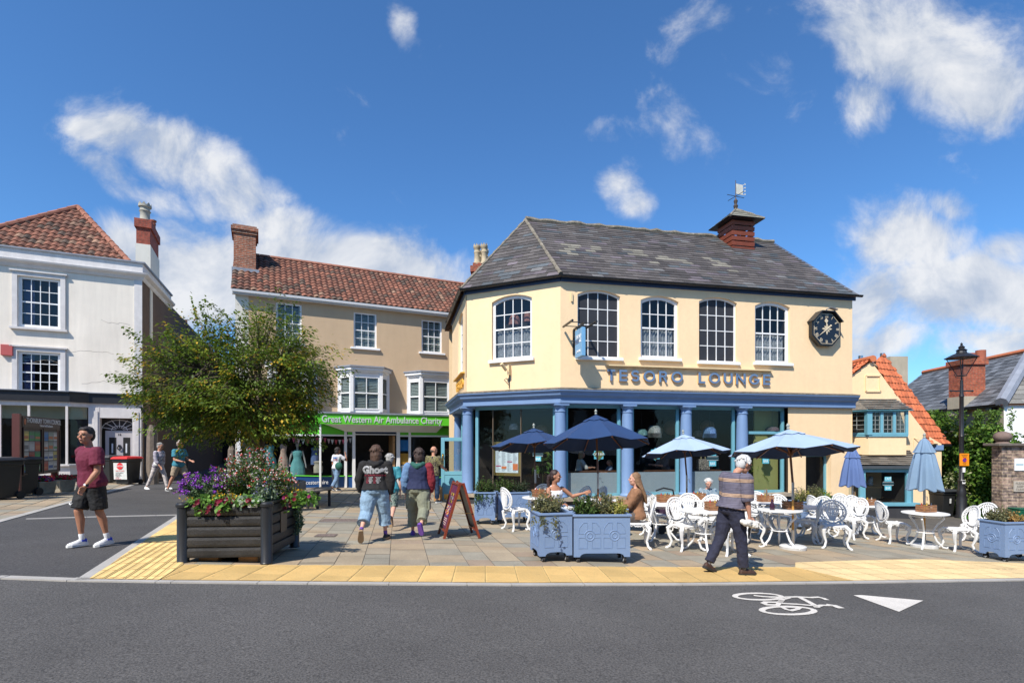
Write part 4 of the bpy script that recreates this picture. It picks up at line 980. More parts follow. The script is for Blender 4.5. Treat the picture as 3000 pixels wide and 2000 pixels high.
b = MB(); wz = (zb_-.2); b.box(xs2, -.05, wz-.12, xs3, -.01, wz+.12); wo = b.build('welcome_sign', navy, H)
text("Welcome to Thornbury's air ambulance charity", .16, .004, wl, 'lettering', wo, TM((xs2+xs3)/2, -.054, wz), sx=(xs3-xs2)/3.35)
gb = MB(); zg = lambda x, y: GZ(x, y)+.05
for p, q in (((xl, yf+.12), (xq, yf+.12)), ((xq, yf+.12), (xr, 0)), ((xr, .02), (xs2-.1, .02)), ((xs3+.1, .02), (x4, .02))):
    gb = MB(); gb.add([(*p, zg(*p)), (*q, zg(*q)), (*q, zc2-.05), (*p, zc2-.05)], [(0, 1, 2, 3)]); gb.build('pane', glass2, H)
gb = MB(); ge = MB()
for p, q, h in (((xl, yf+.105), (xq, yf+.105), .50), ((xq, yf+.105), (xr, -.015), .5), ((xr, .005), (xs2-.1, .005), .5), ((xs3+.1, .005), (x4, .005), .55)):
    h0 = GZ(*p)+h; h1 = GZ(*q)+h; gb = MB(); ge = MB(); gb.add([(*p, GZ(*p)), (*q, GZ(*q)), (*q, h1), (*p, h0)], [(0, 1, 2, 3)]); nb_ = gb.build('window_vinyl', navy, H)
    pts = [(0, 0), (.35, 0), (.5, 0), (.52, .06), (.545, -.04), (.57, .32), (.60, -.2), (.625, .1), (.645, -.03), (.67, .0), (1, 0)] if (Vector(q)-Vector(p)).length > 1.6 else [(0, 0), (1, 0)]
    ge.tube([(p[0]+(q[0]-p[0])*t, p[1]+(q[1]-p[1])*t-.012, h0+(h1-h0)*t+v_) for t, v_ in pts], .022, 4); ge.build('heartbeat_line', green, nb_); nb0 = nb_ if h == .5 and p[0] == xl else nb0
tx = xs_(905, yf); text('across Gloucestershire', .24, .004, wl, 'lettering', nb0, TM(xs_(893, yf+.1), yf+.09, GZ(tx, yf)+.23), sx=.8)
b = MB(); b.box(xl-.05, yf+.05, -.6, xq+.05, .5, GZ(xq, yf)+.05); b.build('threshold', concrete, H)
b = MB(); yb_ = 2.6                   # display room
b.add([(xl, yf+.15, -.3), (x4+1.4, yf+.15, -.3), (x4+1.4, yb_, -.3), (xl, yb_, -.3)], [(0, 1, 2, 3)]); b.add([(xl, yb_, -.4), (x4+1.4, yb_, -.4), (x4+1.4, yb_, zb_), (xl, yb_, zb_)], [(0, 1, 2, 3)]); b.add([(xl, .05, zb_-.02), (x4+1.4, .05, zb_-.02), (x4+1.4, yb_, zb_-.02), (xl, yb_, zb_-.02)], [(3, 2, 1, 0)])
b.add([(xl, yf+.15, -.4), (xl, yb_, -.4), (xl, yb_, zb_), (xl, yf+.15, zb_)], [(0, 1, 2, 3)])
b.build('interior', mat('shop_interior', (.045, .043, .045), .8, .4, 1.0), H)
b = MB(); b.box(xs3-.12, .1, GZ(xs3, 0), xs3-.02, .9, zb_-.45); b.build('door_leaf', wood, H)
b = MB(); 
for px_, w_, cs in ((1192, .52, None),):
    x = xs_(1190)
    for i, (z_, c_) in enumerate(((1.75, (.03, .2, .5)), (1.15, (.7, .35, .05)), (.62, (.8, .8, .8)))): b.box(x-.26, .04, GZ(x, 0)+z_-.27+.2, x+.2, .05, GZ(x, 0)+z_+.27+.15, c_)
x = xs_(1225); b.build('poster', paper, H)
# bunting, dresses and display in the window
bt_ = MB(); cols = [(.75, .72, .7), (.6, .12, .2), (.7, .5, .5), (.75, .72, .7), (.65, .1, .12)]
def bunting(p, q, n):
    p, q = Vector(p), Vector(q); d = q-p
    for i in range(n):
        a = p+d*(i/n); c = p+d*((i+.85)/n); sg = -.12*4*(i/n)*(1-i/n); a = a+Vector((0, 0, sg)); c = c+Vector((0, 0, sg)); m_ = (a+c)/2-Vector((0, 0, .22))
        bt_.add([a, c, m_], [(0, 2, 1)], cols[i % 5])
bunting((xs_(840, -.3), -.45, zc2-.08), (xq, -.45, zc2-.08), 7); bunting((xq, -.45, zc2-.10), (xs2-.1, .1, zc2-.10), 9); tag(bt_.build('bunting', paper), 'red, pink and white triangular bunting in the charity shop window', 'bunting').matrix_world = Matrix.Translation((CHF.o.x, CHF.o.y, 0)) @ Matrix.Rotation(CHF.a, 4, 'Z')
def dress(px, yl, top, bot, wt, wb, col, nm, lab, hat=False, skin=None):
    x = xs_(px, yl); Y = CHF.w(x, yl)[1]; zt, zb = CZ+(1300-top)/F*Y, CZ+(1300-bot)/F*Y; w_ = CHF.w(x, yl)
    o = thing(nm, lab, 'mannequin' if skin else 'dress', (w_[0], w_[1], 0), CHF.a)
    b = MB(); n = 28; rings = []
    for t, rr in ((0, wb), (.5, (wb*.6+wt*.4)), (.72, wt*.72), (.8, wt*.8), (.93, wt), (1, wt*.6)):
        rings.append([(rr*(1+.08*cos(9*a)*(1-t))*cos(a), .6*rr*(1+.08*cos(9*a)*(1-t))*sin(a), zb+(zt-zb)*t) for a in [2*pi*k/n for k in range(n)]])
    b.ring(rings); b.build('gown' if skin else 'fabric', mat('cloth_'+nm+str(px), col, .8, .2, 5), o, smooth=True)
    if skin:
        s_ = MB(); s_.tube([(0, 0, zt-.1), (0, 0, zt+.12)], .045, 8); s_.ball((0, -.01, zt+.22), (.075, .085, .11), 12)
        for k in (-1, 1): s_.tube([(k*wt*.9, 0, zt-.03), (k*(wt+.07), .02, zt-.35), (k*(wt+.12), -.05, zt-.62), (k*(wt+.13), -.07, zt-.72)], [.045, .035, .025, .02], 7)
        s_.build('mannequin_body', mat('mannequin', (.35, .33, .32), .5, .05, 3), o, smooth=True)
        if hat: h = MB(); h.lathe([(.17, zt+.27), (.16, zt+.28), (.10, zt+.30), (.1, zt+.38), (.07, zt+.42), (.0, zt+.43)], 14); h.build('hat', mat('straw', (.42, .28, .18), .8, .1, 9), o, smooth=True)
    return o
dress(871, -.3, 1318, 1405, .2, .30, (.13, .36, .36), 'dressed_mannequin', 'mannequin in a long turquoise halter gown and straw hat in the charity shop window', True, 1)
dress(830, -.35, 1300, 1395, .14, .2, (.50, .34, .27), 'hanging_dress', 'long pale pink sleeveless dress hanging in the charity shop window')
dress(788, -.35, 1302, 1390, .2, .28, (.10, .32, .35), 'hanging_dress', 'turquoise dress hanging behind the salvia flowers in the shop window')
dress(732, -.35, 1305, 1380, .16, .2, (.6, .6, .6), 'hanging_dress', 'white striped dress hanging at the left end of the shop window')
dress(922, -.2, 1310, 1360, .16, .15, (.10, .15, .3), 'hanging_dress', 'blue short jacket hanging behind the thin white shopfront post')
dress(932, -.28, 1350, 1384, .19, .17, (.42, .38, .3), 'hanging_dress', 'cream beaded waistcoat hanging by the thin white shopfront post')
# ================================================================= white building at the left
LA = R(25.2); LO = (-14.7, 21.0); LF = Frame(LO, LA)
B = thing('white_corner_building', 'white three storey rendered building with pantile roof and old shopfront', 'building', (*LO, 0), LA)
zp = CZ+(1300-769)/F*21; zcn = CZ+(1300-806)/F*21; LB_ = -9.0
lw = [(60-22, 192, 803, 968), (38, 192, 1021, 1160)]
b = MB(); ho = []
for l_, r_, t_, bo in lw:
    x0, x1, z0, z1 = pxhole(LF, l_+14, r_-14, t_+10, bo-8); ho.append((x0, x1, z0, z1, 0))
zs_ = CZ+(1300-1172)/F*21
wall(b, LB_, 0, zs_-.1, zp-.1, ho, .16)
b.box(LB_, .05, -.6, LB_+.2, .3, zs_)
b.build('wall', white_r, B)
for i, (x0, x1, z0, z1, _) in enumerate(ho):
    fr = window(B, x0, x1, z0, z1, 0, 4, 4, .06, .10, .024, m=whitep, sill=None)
    f = MB(); w_ = .15
    for q in ((x0-w_, z0-.02, x0-.002, z1), (x1+.002, z0-.02, x1+w_, z1), (x0-w_, z1+.002, x1+w_, z1+w_)): f.box(q[0], -.06, q[1], q[2], .0, q[3])
    f.box(x0-w_-.06, -.12, z1+w_, x1+w_+.06, 0, z1+w_+.05); f.box(x0-w_-.06, -.12, z0-.10, x1+w_+.06, 0, z0-.02); f.build('architrave', oldwhite, fr)
    cb = MB(); cb.box(x0+.12, .2, z0+.1, x0+.42, .23, z1-.1); cb.build('curtain', mat('blue_curtain', (.05, .07, .2), .9, .3, 6), fr)
# parapet, cornice, lead
sa = atan2(1550, 880-1500)-LA; sdv = Vector((cos(sa), sin(sa)))      # side wall direction, local
def mit(poly, name, m):
    b = MB()
    for d0, z0_, d1, z1_ in poly: 
        o0 = Vector((d0, -d0)); o1 = Vector((d1, -d1)); e = sdv*5
        b.add([(LB_, -d0, z0_), (d0, -d0, z0_), (d1, -d1, z1_), (LB_, -d1, z1_)], [(0, 1, 2, 3)]); b.add([(d0, -d0, z0_), (d0+e.x, -d0+e.y, z0_), (d1+e.x, -d1+e.y, z1_), (d1, -d1, z1_)], [(0, 1, 2, 3)])
    return b.build(name, m, B)
mit([(0.02, zcn-.22, .05, zcn-.2), (.05, zcn-.2, .10, zcn-.1), (.10, zcn-.1, .22, zcn-.02), (.22, zcn-.02, .24, zcn+.04), (.24, zcn+.04, .04, zcn+.10), (.04, zcn+.10, .04, zp-.06)], 'cornice', oldwhite)
mit([(.04, zp-.06, .12, zp-.05), (.12, zp-.05, .12, zp), (.12, zp, -.30, zp+.02)], 'parapet_lead', lead)
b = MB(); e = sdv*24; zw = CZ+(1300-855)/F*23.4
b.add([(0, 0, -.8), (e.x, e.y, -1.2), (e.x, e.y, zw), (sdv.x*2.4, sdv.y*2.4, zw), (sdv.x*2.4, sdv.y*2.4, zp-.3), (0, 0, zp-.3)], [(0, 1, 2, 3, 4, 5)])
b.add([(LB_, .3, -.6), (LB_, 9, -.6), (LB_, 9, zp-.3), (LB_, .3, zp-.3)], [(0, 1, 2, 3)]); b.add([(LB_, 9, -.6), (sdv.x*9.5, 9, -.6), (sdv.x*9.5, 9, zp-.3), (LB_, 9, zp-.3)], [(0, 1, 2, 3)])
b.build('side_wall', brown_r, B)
b = MB(); b.box(-.24, -.03, .0, .02, .0, zcn-.2); b.build('corner_pilaster', oldwhite, B)
b = MB(); b.add([(sdv.x*2.4, sdv.y*2.4, zw), (e.x, e.y, zw), (e.x-2.6, e.y, zw+2.2), (sdv.x*2.4-2.6, sdv.y*2.4, zw+2.2)], [(0, 1, 2, 3)]); b.build('rear_roof', mat('rear_tiles', (.2, .09, .06), .9, .3, 3), B)
# pyramid pantile roof
r = MB(); cr_ = Vector((-.5, .55, zp+.05)); Wd = 5.4; cl_ = cr_+Vector((-Wd, 0, 0)); br = cr_+Vector((sdv.x*.9, 6.3, 0)); bl_ = cl_+Vector((0, 6.3, 0))
apx = LF.xz(228, 610, 3.3); ap = Vector((apx[0], 3.3, apx[1]))
def hipf(A, B_, seed):
    u_ = (B_-A).normalized(); w_ = ap-A; v_ = (w_-u_*w_.dot(u_)).normalized()
    slates(r, A, u_, v_, [(0, 0), ((B_-A).length, 0), (w_.dot(u_), w_.dot(v_))], .30, .235, pan_col, pan=True, seed=seed)
hipf(cl_, cr_, 5); hipf(cr_, br, 6); r.build('roof', pantile, B)
b = MB(); b.add([cl_, cr_, br, bl_, ap-Vector((0, 0, .06))], [(0, 1, 4), (1, 2, 4), (2, 3, 4), (3, 0, 4)]); b.build('roof_boarding', woodd, B)
b = MB()
for q in (cl_, cr_, br):
    n_ = 12
    for i in range(n_): a = q+(ap-q)*i/n_; c = q+(ap-q)*(i+1.05)/n_; b.tube([a+Vector((0, 0, .05)), c+Vector((0, 0, .05))], [.12, .10], 8)
b.build('hip_tiles', MT['ridge_tile'], B, smooth=True)
# chimney on the side wall
cx_, cy_ = sdv.x*1.5, sdv.y*1.5
ct = CZ+(1300-650)/F*22.3; cm = CZ+(1300-722)/F*22.3; c0 = LF.xz(397, 700, 1.2)[0]; c1 = LF.xz(441, 700, 1.2)[0]
b = MB(); b.box(c0, 1.2, 6, c1, 3.3, cm); b.build('chimney_base', pale_r, B); b = MB(); b.box(c0+.02, 1.22, cm, c1-.02, 3.2, ct-.35); b.box(c0-.04, 1.15, ct-.35, c1+.04, 3.26, ct); chm = b.build('chimney', brickmat('chimney_brick', (.33, .07, .04), (.27, .055, .035), (.2, .1, .07)), B)
def pot(x, y, z, h=.8, r_=.17, m=buff, crown=True, par=None):
    b = MB(); b.lathe([(r_*1.25, z-.05), (r_*1.1, z+.05), (r_*.85, z+.12), (r_*.8, z+h*.5), (r_*1.0, z+h*.58), (r_*.82, z+h*.64), (r_*.85, z+h*.75), (r_*1.1, z+h*.8), (r_*1.1, z+h*.9), (r_*.95, z+h*.9), (r_*.7, z+h*.88)], 14, (x, y, 0))
    if crown:
        for k in range(8): a = 2*pi*k/8; M_ = Matrix.Translation((x, y, z+h*.9)) @ Matrix.Rotation(a, 4, 'Z'); b.M = M_; b.add([(r_, -r_*.33, 0), (r_, r_*.33, 0), (r_*1.05, 0, h*.13), (r_*.85, -r_*.33, 0), (r_*.85, r_*.33, 0)], [(0, 1, 2), (4, 3, 2), (0, 2, 3), (1, 4, 2)])
    return b.build('chimney_pot', m, par, smooth=True)
pot((c0+c1)/2, 1.6, ct, .8, .22, mat('grey_pot', (.36, .34, .28), .8, .15, 6), par=B); pot((c0+c1)/2+.12, 2.6, ct, .55, .13, terra, False, B)
# shopfront of the white building
zbt = CZ+(1300-1155)/F*20.2; zbb = CZ+(1300-1181)/F*20.2
xA = LF.xz(205, 1170, -.6)[0]; xB = LF.xz(262, 1170, -.25)[0]
def bow(d): return [(LB_, -.6-d), (xA, -.6-d), (xB, -.25-d), (.05+d*.3, -.25-d), (.05+d*.3, 0), (LB_, 0)]
b = MB(); b.prism(bow(.06), zbb, zbt); b.prism(bow(.12), zbt, zbt+.03); b.build('fascia', blackp, B)
b = MB(); b.prism(bow(.13), zbt+.031, zbt+.06); b.build('fascia_lead', lead, B)
b = MB(); b.prism(bow(-.02), zbb-.16, zbb); b.build('frieze', oldwhite, B)
sill_z = CZ+(1300-1360)/F*19.6; sz0 = CZ+(1300-1390)/F*19.6
b = MB(); xW = LF.xz(258, 1300, -.3)[0]; b.prism([(LB_, -.58), (xA, -.58), (xW, -.27), (xW, .3), (LB_, .3)], sz0, sill_z-.05); b.prism([(LB_, -.68), (xA, -.68), (xW, -.35), (xW, .3), (LB_, .3)], sill_z-.05, sill_z)
for px_, yl in ((85, -.55), (196, -.55), (0, -.55)): x = LF.xz(px_, 1300, yl)[0]; b.rb((x, yl, (sill_z+zbb)/2), (.07, .07, zbb-sill_z))
xD0, xD1 = LF.xz(297, 1300)[0], LF.xz(392, 1300)[0]; xP = LF.xz(262, 1300, -.2)[0]; gz_ = .05
b.box(xW, -.27, gz_-.3, xD0-.0, .05, zbb-.16); b.box(xD0-.18, -.30, gz_-.3, xD0-.05, -.27, zbb-.3); b.box(xD1, -.26, gz_-.3, .03, .05, zbb-.16); b.box(xD1+.06, -.29, gz_-.3, -.05, -.26, zbb-.3); b.box(xD0, -.26, zbb-.55, xD1, .05, zbb-.16)
b.build('shopfront', oldwhite, B)
b = MB(); b.prism([(LB_, -.52), (xA, -.52), (xW, -.22), (xW, .3), (LB_, .3)], -.6, sz0); b.build('stall_riser', black, B)
b = MB(); b.add([(LB_, -.52, sill_z), (xA, -.52, sill_z), (xA, -.52, zbb), (LB_, -.52, zbb)], [(0, 1, 2, 3)]); b.add([(xA, -.52, sill_z), (xW, -.22, sill_z), (xW, -.22, zbb), (xA, -.52, zbb)], [(0, 1, 2, 3)]); b.build('pane', glass2, B)
b = MB(); b.add([(LB_, 2.2, -.2), (xW, 2.2, -.2), (xW, 2.2, zbb), (LB_, 2.2, zbb)], [(0, 1, 2, 3)]); b.add([(LB_, -.5, sill_z-.02), (xW, -.2, sill_z-.02), (xW, 2.2, sill_z-.02), (LB_, 2.2, sill_z-.02)], [(0, 1, 2, 3)]); b.build('interior', dark2, B); b = MB(); b.box(LB_, -.22, zbb-.62, xW-.05, -.19, zbb-.02); b.build('window_blind', mat('blind_grey', (.26, .27, .2), .8, .15, 1), B)
dz1 = CZ+(1300-1228)/F*21; dm = (xD0+xD1)/2
b = MB(); y_ = .02; xe, xf = xD0+.12, xD1-.02
b.box(xe, y_, -.3, xf, y_+.05, dz1-.52) ; b.box(xe, y_, dz1-.52, xf, y_+.06, dz1-.46)
dr = b.build('door', mat('door_pale', (.42, .40, .41), .5, .08, 4), B)
b = MB(); hw = (xf-xe)/2
for k in (0, 1): b.box(xe+hw*k+.12, y_-.006, .95, xe+hw*(k+1)-.1, y_-.001, dz1-.72)
b.build('pane', mat('door_glass', (.035, .035, .035), .1), dr); b = MB()
for k in (0, 1): b.box(xe+hw*k+.2, y_-.012, 1.25, xe+hw*(k+1)-.2, y_-.007, 1.62)
b.build('notice', mat('paper_white', (.6, .62, .66), .8), dr)
text('16', .12, .006, black, 'door_number', dr, TM(dm+.05, y_-.008, dz1-.61)); b = MB(); b.tube([(dm+.05+.055*cos(a), y_-.04, 1.45+.08*sin(a)) for a in [2*pi*k/14 for k in range(14)]], .018, 6, True); b.rb((dm+.05, y_-.02, 1.53), (.07, .04, .08)); b.build('knocker', blackp, dr)
b = MB(); b.add([(xe, y_+.03, dz1-.46), (xf, y_+.03, dz1-.46), (xf, y_+.03, dz1+.02), (xe, y_+.03, dz1+.02)], [(0, 1, 2, 3)]); fl_ = b.build('fanlight', mat('fan_glass', (.05, .045, .045), .1), B)
b = MB(); fx, fz = (xe+xf)/2, dz1-.44
for k in range(7): a = R(15+150*k/6); b.beam((fx+.12*cos(a), y_+.015, fz+.1*sin(a)), (fx+min(.6, .6)*cos(a), y_+.015, fz+.43*sin(a)), .022)
for rr in (.22, .5): b.tube([(fx+rr*1.15*cos(a), y_+.012, fz+rr*.8*sin(a)) for a in [pi*k/14 for k in range(15)]], .013, 5)
b.build('tracery', oldwhite, fl_)
b = MB(); x = .10; b.tube([(x-.1, -.2, zbb-.1), (x, -.2, zbb-.25), (x+.05, -.08, zbb-.4), (x+.05, -.08, .0), (x+.05, -.12, -.06)], .055, 8); b.build('downpipe', gut, B, smooth=True)
b = MB(); ax, az = LF.xz(23, 1026); b.box(ax-.17, -.12, az-.2, ax+.17, 0, az+.2); tag(b.build('alarm_box', mat('alarm_red', (.45, .09, .08), .5, .05, 4), bevel=.015), 'red alarm box on the white wall beside the lower sash window', 'alarm box').matrix_world = Matrix.Translation((*LO, 0)) @ Matrix.Rotation(LA, 4, 'Z')

b = MB(); rc = random.Random(6)       # hairline cracks in the old render
for x0_, z0_, n_ in ((-2.5, 5.05, 16), (-1.9, 3.9, 14), (-1.3, 6.4, 9), (-3.4, 4.6, 8), (-.9, 4.9, 7)):
    pts = [(x0_, -.001, z0_)]
    for i in range(n_): pts.append((pts[-1][0]+rc.uniform(.06, .14), -.001, pts[-1][2]+rc.uniform(-.06, .055)))
    b.tube([p for p in pts if p[0] < -.3], .0045, 4)
b.build('crack', mat('crack_grey', (.36, .31, .25), .9), B)
# ================================================================= cottage at the right
KY = 19.0; ks = F/KY
def KX(px, Y=KY): return (px-1500)/F*Y
def KZ(py, Y=KY): return CZ+(1300-py)/F*Y
K = thing('gabled_cottage', 'small cream gabled cottage with orange tiles, teal bay window and shop window', 'building', (KX(2510), KY, 0))
ox = KX(2510)
def kp(px, py, Y=KY): return (KX(px, Y)-ox, Y-KY, KZ(py, Y))
w = MB(); x = lambda px, Y=KY: KX(px, Y)-ox
ap = kp(2552, 1058); lf = (-1.2, 0, KZ(1160)); pts = [(-1.2, 0, -1.6), (x(2712), 0, -1.6), (x(2712), 0, KZ(1268)), ap, lf]
w.add(pts, [(0, 1, 2, 3, 4)]); w.add([(x(2712), .25, -1.6), (x(2775), .25, -1.6), (x(2775), .25, KZ(1300)), (x(2712), .25, KZ(1262))], [(0, 1, 2, 3)])
w.add([(x(2712), 0, -1.6), (x(2712), .25, -1.6), (x(2712), .25, KZ(1268)), (x(2712), 0, KZ(1268))], [(0, 1, 2, 3)])
w.add([(x(2775), .25, -1.6), (x(2775), 5, -1.6), (x(2775), 5, KZ(1300)), (x(2775), .25, KZ(1300))], [(0, 1, 2, 3)])
w.build('wall', cream, K)
b = MB(); q0, q1, q2, q3 = kp(2536, 1146), kp(2578, 1146), kp(2578, 1100), kp(2536, 1100); 
for a_, c_ in ((q0, q1), (q1, q2), (q2, q3), (q3, q0)): b.beam((a_[0], -.02, a_[2]), (c_[0], -.02, c_[2]), .05)
b.build('blocked_opening', cream, K)
r = MB(); tilec = vary((.50, .135, .055), .75, 1.2)
A0 = Vector(ap)+Vector((0, -.1, .05)); bl_ = Vector((-1.2, -.1, KZ(1160)-.02)); back = Vector((0, 6, 0))
sl = (A0-bl_); slates(r, bl_+back, (0, -1, 0), sl, [(0, 0), (6, 0), (6, sl.length), (0, sl.length)], .28, .22, tilec, pan=True, seed=31)
# right hand slope, splayed a little so that its tiles face the square
t0 = Vector(kp(2556, 1062)); t1 = Vector(kp(2716, 1303, 19.1)); t2 = Vector((x(2782, 19.9), .9, KZ(1303, 19.9))); t3 = t0+Vector((.5, 1.0, .25))
U_ = (t2-t1).normalized(); 
def quadtiles(mb, a, b_, c, d, seed, pan=True):      # a,b lower edge, c,d upper edge
    u_ = (b_-a).normalized(); n_ = u_.cross(d-a).normalized(); v_ = n_.cross(u_)
    slates(mb, a, u_, v_, [((p-a).dot(u_), (p-a).dot(v_)) for p in (a, b_, c, d)], .26, .21 if pan else .3, tilec, pan=pan, seed=seed)
quadtiles(r, t1, t2, t3, t0, 33)
sr = [t2, Vector((t2.x, 6, t2.z)), Vector((ap[0]+.3, 6, ap[2])), t3]; quadtiles(r, sr[0], sr[1], sr[2], sr[3], 34)
r.build('roof', pantile, K)
b = MB()
n_ = 16
for i in range(n_): a = Vector((ap[0], -.12+i*.4, ap[2]+.08)); b.tube([a, a+Vector((0, .39, .0))], .12, 8)
b.build('ridge_tiles', mat('orange_clay', (.5, .15, .06), .8, .15, 4), K, smooth=True)
b = MB(); b.beam((x(2712), -.05, KZ(1303)), (x(2782, 19.9), .85, KZ(1303)), .10); b.build('gutter', gut, K); b = MB(); b.box(x(2712), .2, KZ(1318), x(2778), .25, KZ(1303)); b.build('eaves_board', blue, K)
# grey chimney behind
b = MB(); b.box(x(2568, 22), 2.2, 3, x(2618, 22), 3.2, KZ(1047, 21.5)); b.box(x(2500, 22), 3.0, 3, x(2565, 22), 3.4, KZ(1066, 22.2)); b.build('chimney', grey_r, K); b = MB()
for px_ in (2540, 2575): b.lathe([(.09, KZ(1052, 21.7)-.1), (.09, KZ(1037, 21.7)), (.07, KZ(1037, 21.7))], 10, (x(px_, 21.7), 3.1 if px_ == 2540 else 2.5, 0))
b.build('flue', steel, K, smooth=True)
# upper bay (oriel)
by = -.75; YB = KY+by
X0, X1 = x(2545, YB), x(2655, YB); Xb0 = X0-.35; 
def oriel(z0, z1, m, nm, gr=0): b = MB(); b.prism([(Xb0-gr, 0), (X0-gr*.3, by-gr), (X1+gr, by-gr), (X1+gr, 0)], z0, z1); return b.build(nm, m, K)
zo1, zo0, zob = KZ(1200, YB), KZ(1278, YB), KZ(1332, YB)
oriel(zob, zo0-.0, cream, 'oriel_wall'); oriel(zo0, zo0+.05, teal, 'oriel_sill', .04)
fr = MB(); 
def litrow(mb, p, q, z0, z1, n, t=.09):
    p, q = Vector(p), Vector(q)
    for i in range(n+1): c_ = p+(q-p)*i/n; mb.rb((c_.x, c_.y, (z0+z1)/2), (t, t, z1-z0))
    for z in (z0+t/2, z1-t/2): mb.beam((p.x, p.y, z), (q.x, q.y, z), t-.01)
litrow(fr, (X0, by), (X1, by), zo0+.05, zo1, 3); litrow(fr, (Xb0, 0), (X0, by), zo0+.05, zo1, 1); fr.rb((X0, by+.02, (zo0+.05+zo1)/2), (.17, .17, zo1-zo0-.06)); fr.rb((Xb0+.06, -.08, (zo0+.05+zo1)/2), (.15, .15, zo1-zo0-.06))
fo = fr.build('oriel_window', teal, K)
pa = MB(); lead_b = MB()
for p, q, n in (((X0, by), (X1, by), 3), ((Xb0, 0), (X0, by), 1)):
    p, q = Vector(p), Vector(q); pa.add([(p.x, p.y, zo0+.1), (q.x, q.y, zo0+.1), (q.x, q.y, zo1-.05), (p.x, p.y, zo1-.05)], [(0, 1, 2, 3)])
    for i in range(n*3): c_ = p+(q-p)*(i+.5)/(n*3); lead_b.beam((c_.x, c_.y-.01, zo0+.1), (c_.x, c_.y-.01, zo1-.05), .014)
    for j in range(1, 5): z = zo0+.1+(zo1-zo0-.15)*j/5; lead_b.beam((p.x, p.y-.01, z), (q.x, q.y-.01, z), .014)
pa.build('pane', glass, fo); lead_b.build('leaded_bars', mat('pale_bars', (.3, .32, .3), .6), fo); b = MB(); b.prism([(Xb0+.1, .0), (X0+.1, by+.35), (X1-.05, by+.35), (X1-.05, 0)], zo0+.05, zo1-.02); b.build('room', dark2, fo)
r = MB(); e0, e1 = Vector((X0-.12, by-.15, zo1+.0)), Vector((X1+.16, by-.15, zo1+.0)); g0, g1 = Vector((x(2502), 0, KZ(1165))), Vector((x(2625), .0, KZ(1168)))
u_ = (e1-e0).normalized(); n_ = u_.cross(g1-e0).normalized(); v_ = n_.cross(u_)
stc = vary((.17, .15, .125), .6, 1.25)
slates(r, e0, u_, v_, [((p-e0).dot(u_), (p-e0).dot(v_)) for p in (e0, e1, g1, g0)], .17, .28, stc, lift=.03, seed=41)
a_, b_, c_ = Vector((Xb0-.15, 0, zo1)), e0, g0; pl3(r, a_, b_, c_, 42, stc)
r.build('oriel_roof', slate, K); b = MB(); b.add([e0-Vector((0, 0, .03)), e1-Vector((0, 0, .03)), g1-Vector((0, 0, .03)), g0-Vector((0, 0, .03)), a_-Vector((0, 0, .03))], [(0, 1, 2, 3), (4, 0, 3)]); b.add([e0+Vector((0, 0, -.03)), e1+Vector((0, 0, -.03)), (X1+.16, 0, zo1-.03), (Xb0-.15, 0, zo1-.03)], [(0, 3, 2, 1)]); b.build('soffit', teal, K)
# lower shop window with pent roof
sy = -1.35; YS = KY+sy; S0, S1 = x(2490, YS), x(2665, YS)+.12; zt0, zt1 = KZ(1372, YS), KZ(1476+3, YS); zbb_ = KZ(1476, YS)
r = MB(); e0, e1 = Vector((S0, sy-.15, zt0+.12)), Vector((S1+.12, sy-.15, zt0+.12)); g0, g1 = Vector((S0, 0, KZ(1295))), Vector((x(2665), 0, KZ(1318)))
u_ = (e1-e0).normalized(); n_ = u_.cross(g1-e0).normalized(); v_ = n_.cross(u_)
slates(r, e0, u_, v_, [((p-e0).dot(u_), (p-e0).dot(v_)) for p in (e0, e1, g1, g0)], .2, .3, stc, lift=.03, seed=43); pl3(r, e1, Vector((S1+.12, 0, zt0+.12)), g1, 44, stc); r.build('pent_roof', slate, K)
b = MB(); b.box(S0, sy-.12, zt0, S1+.08, sy+.0, zt0+.10); b.box(S0, sy-.1, zt0+.02, S1+.05, 0, zt0+.09); b.build('fascia', mat('dark_fascia', (.05, .06, .07), .6), K)
f = MB(); z0, z1 = zbb_+.05, zt0
litx = [S0, x(2528, YS), x(2665, YS)]
f.box(S0, sy, z1-.12, S1, sy+.1, z1); f.box(S0, sy-.12, z0-.1, S1+.15, sy+.1, z0); 
for xx in litx[1:]: f.box(xx-.09, sy, z0, xx+.09, sy+.1, z1-.12)
f.box(S1-.05, sy, z0, S1, 0, z1-.0)
fo = f.build('shop_window', teal, K); b = MB(); b.add([(S0, sy+.06, z0), (S1, sy+.06, z0), (S1, sy+.06, z1), (S0, sy+.06, z1)], [(0, 1, 2, 3)]); b.build('pane', glass2, fo)
b = MB(); b.add([(S0, 1.2, z0-.2), (S1, 1.2, z0-.2), (S1, 1.2, z1), (S0, 1.2, z1)], [(0, 1, 2, 3)]); b.add([(S0, sy+.1, z0-.01), (S1, sy+.1, z0-.01), (S1, 1.2, z0-.01), (S0, 1.2, z0-.01)], [(0, 1, 2, 3)]); b.box(S1-.12, sy+.15, z0, S1-.06, 1.2, z1); b.build('interior', dark2, fo)
b = MB(); b.box(x(2585), .2, z0, x(2625), .25, z1-.05); b.build('red_curtain', mat('red_curtain', (.16, .012, .02), .9, .2, 5), fo)
b = MB(); b.box(x(2530, YS), sy+.45, z0+.45, x(2612, YS), sy+1.1, z0+.51); b.box(x(2530, YS), sy+.5, z0, x(2536, YS), sy+.56, z0+.45); b.build('table', wood, fo)
b = MB(); 
for px_ in (2552, 2566, 2586): 
    for dz in (0, .1, .19): b.ball((x(px_, YS)+random.uniform(-.03, .03), sy+.6, z0+.58+dz), (.1-.02*dz*5, .08, .08), 8)
b.build('ornament', mat('china', (.35, .36, .36), .4, .4, 9, var2=.5, scale2=30), fo, smooth=True)
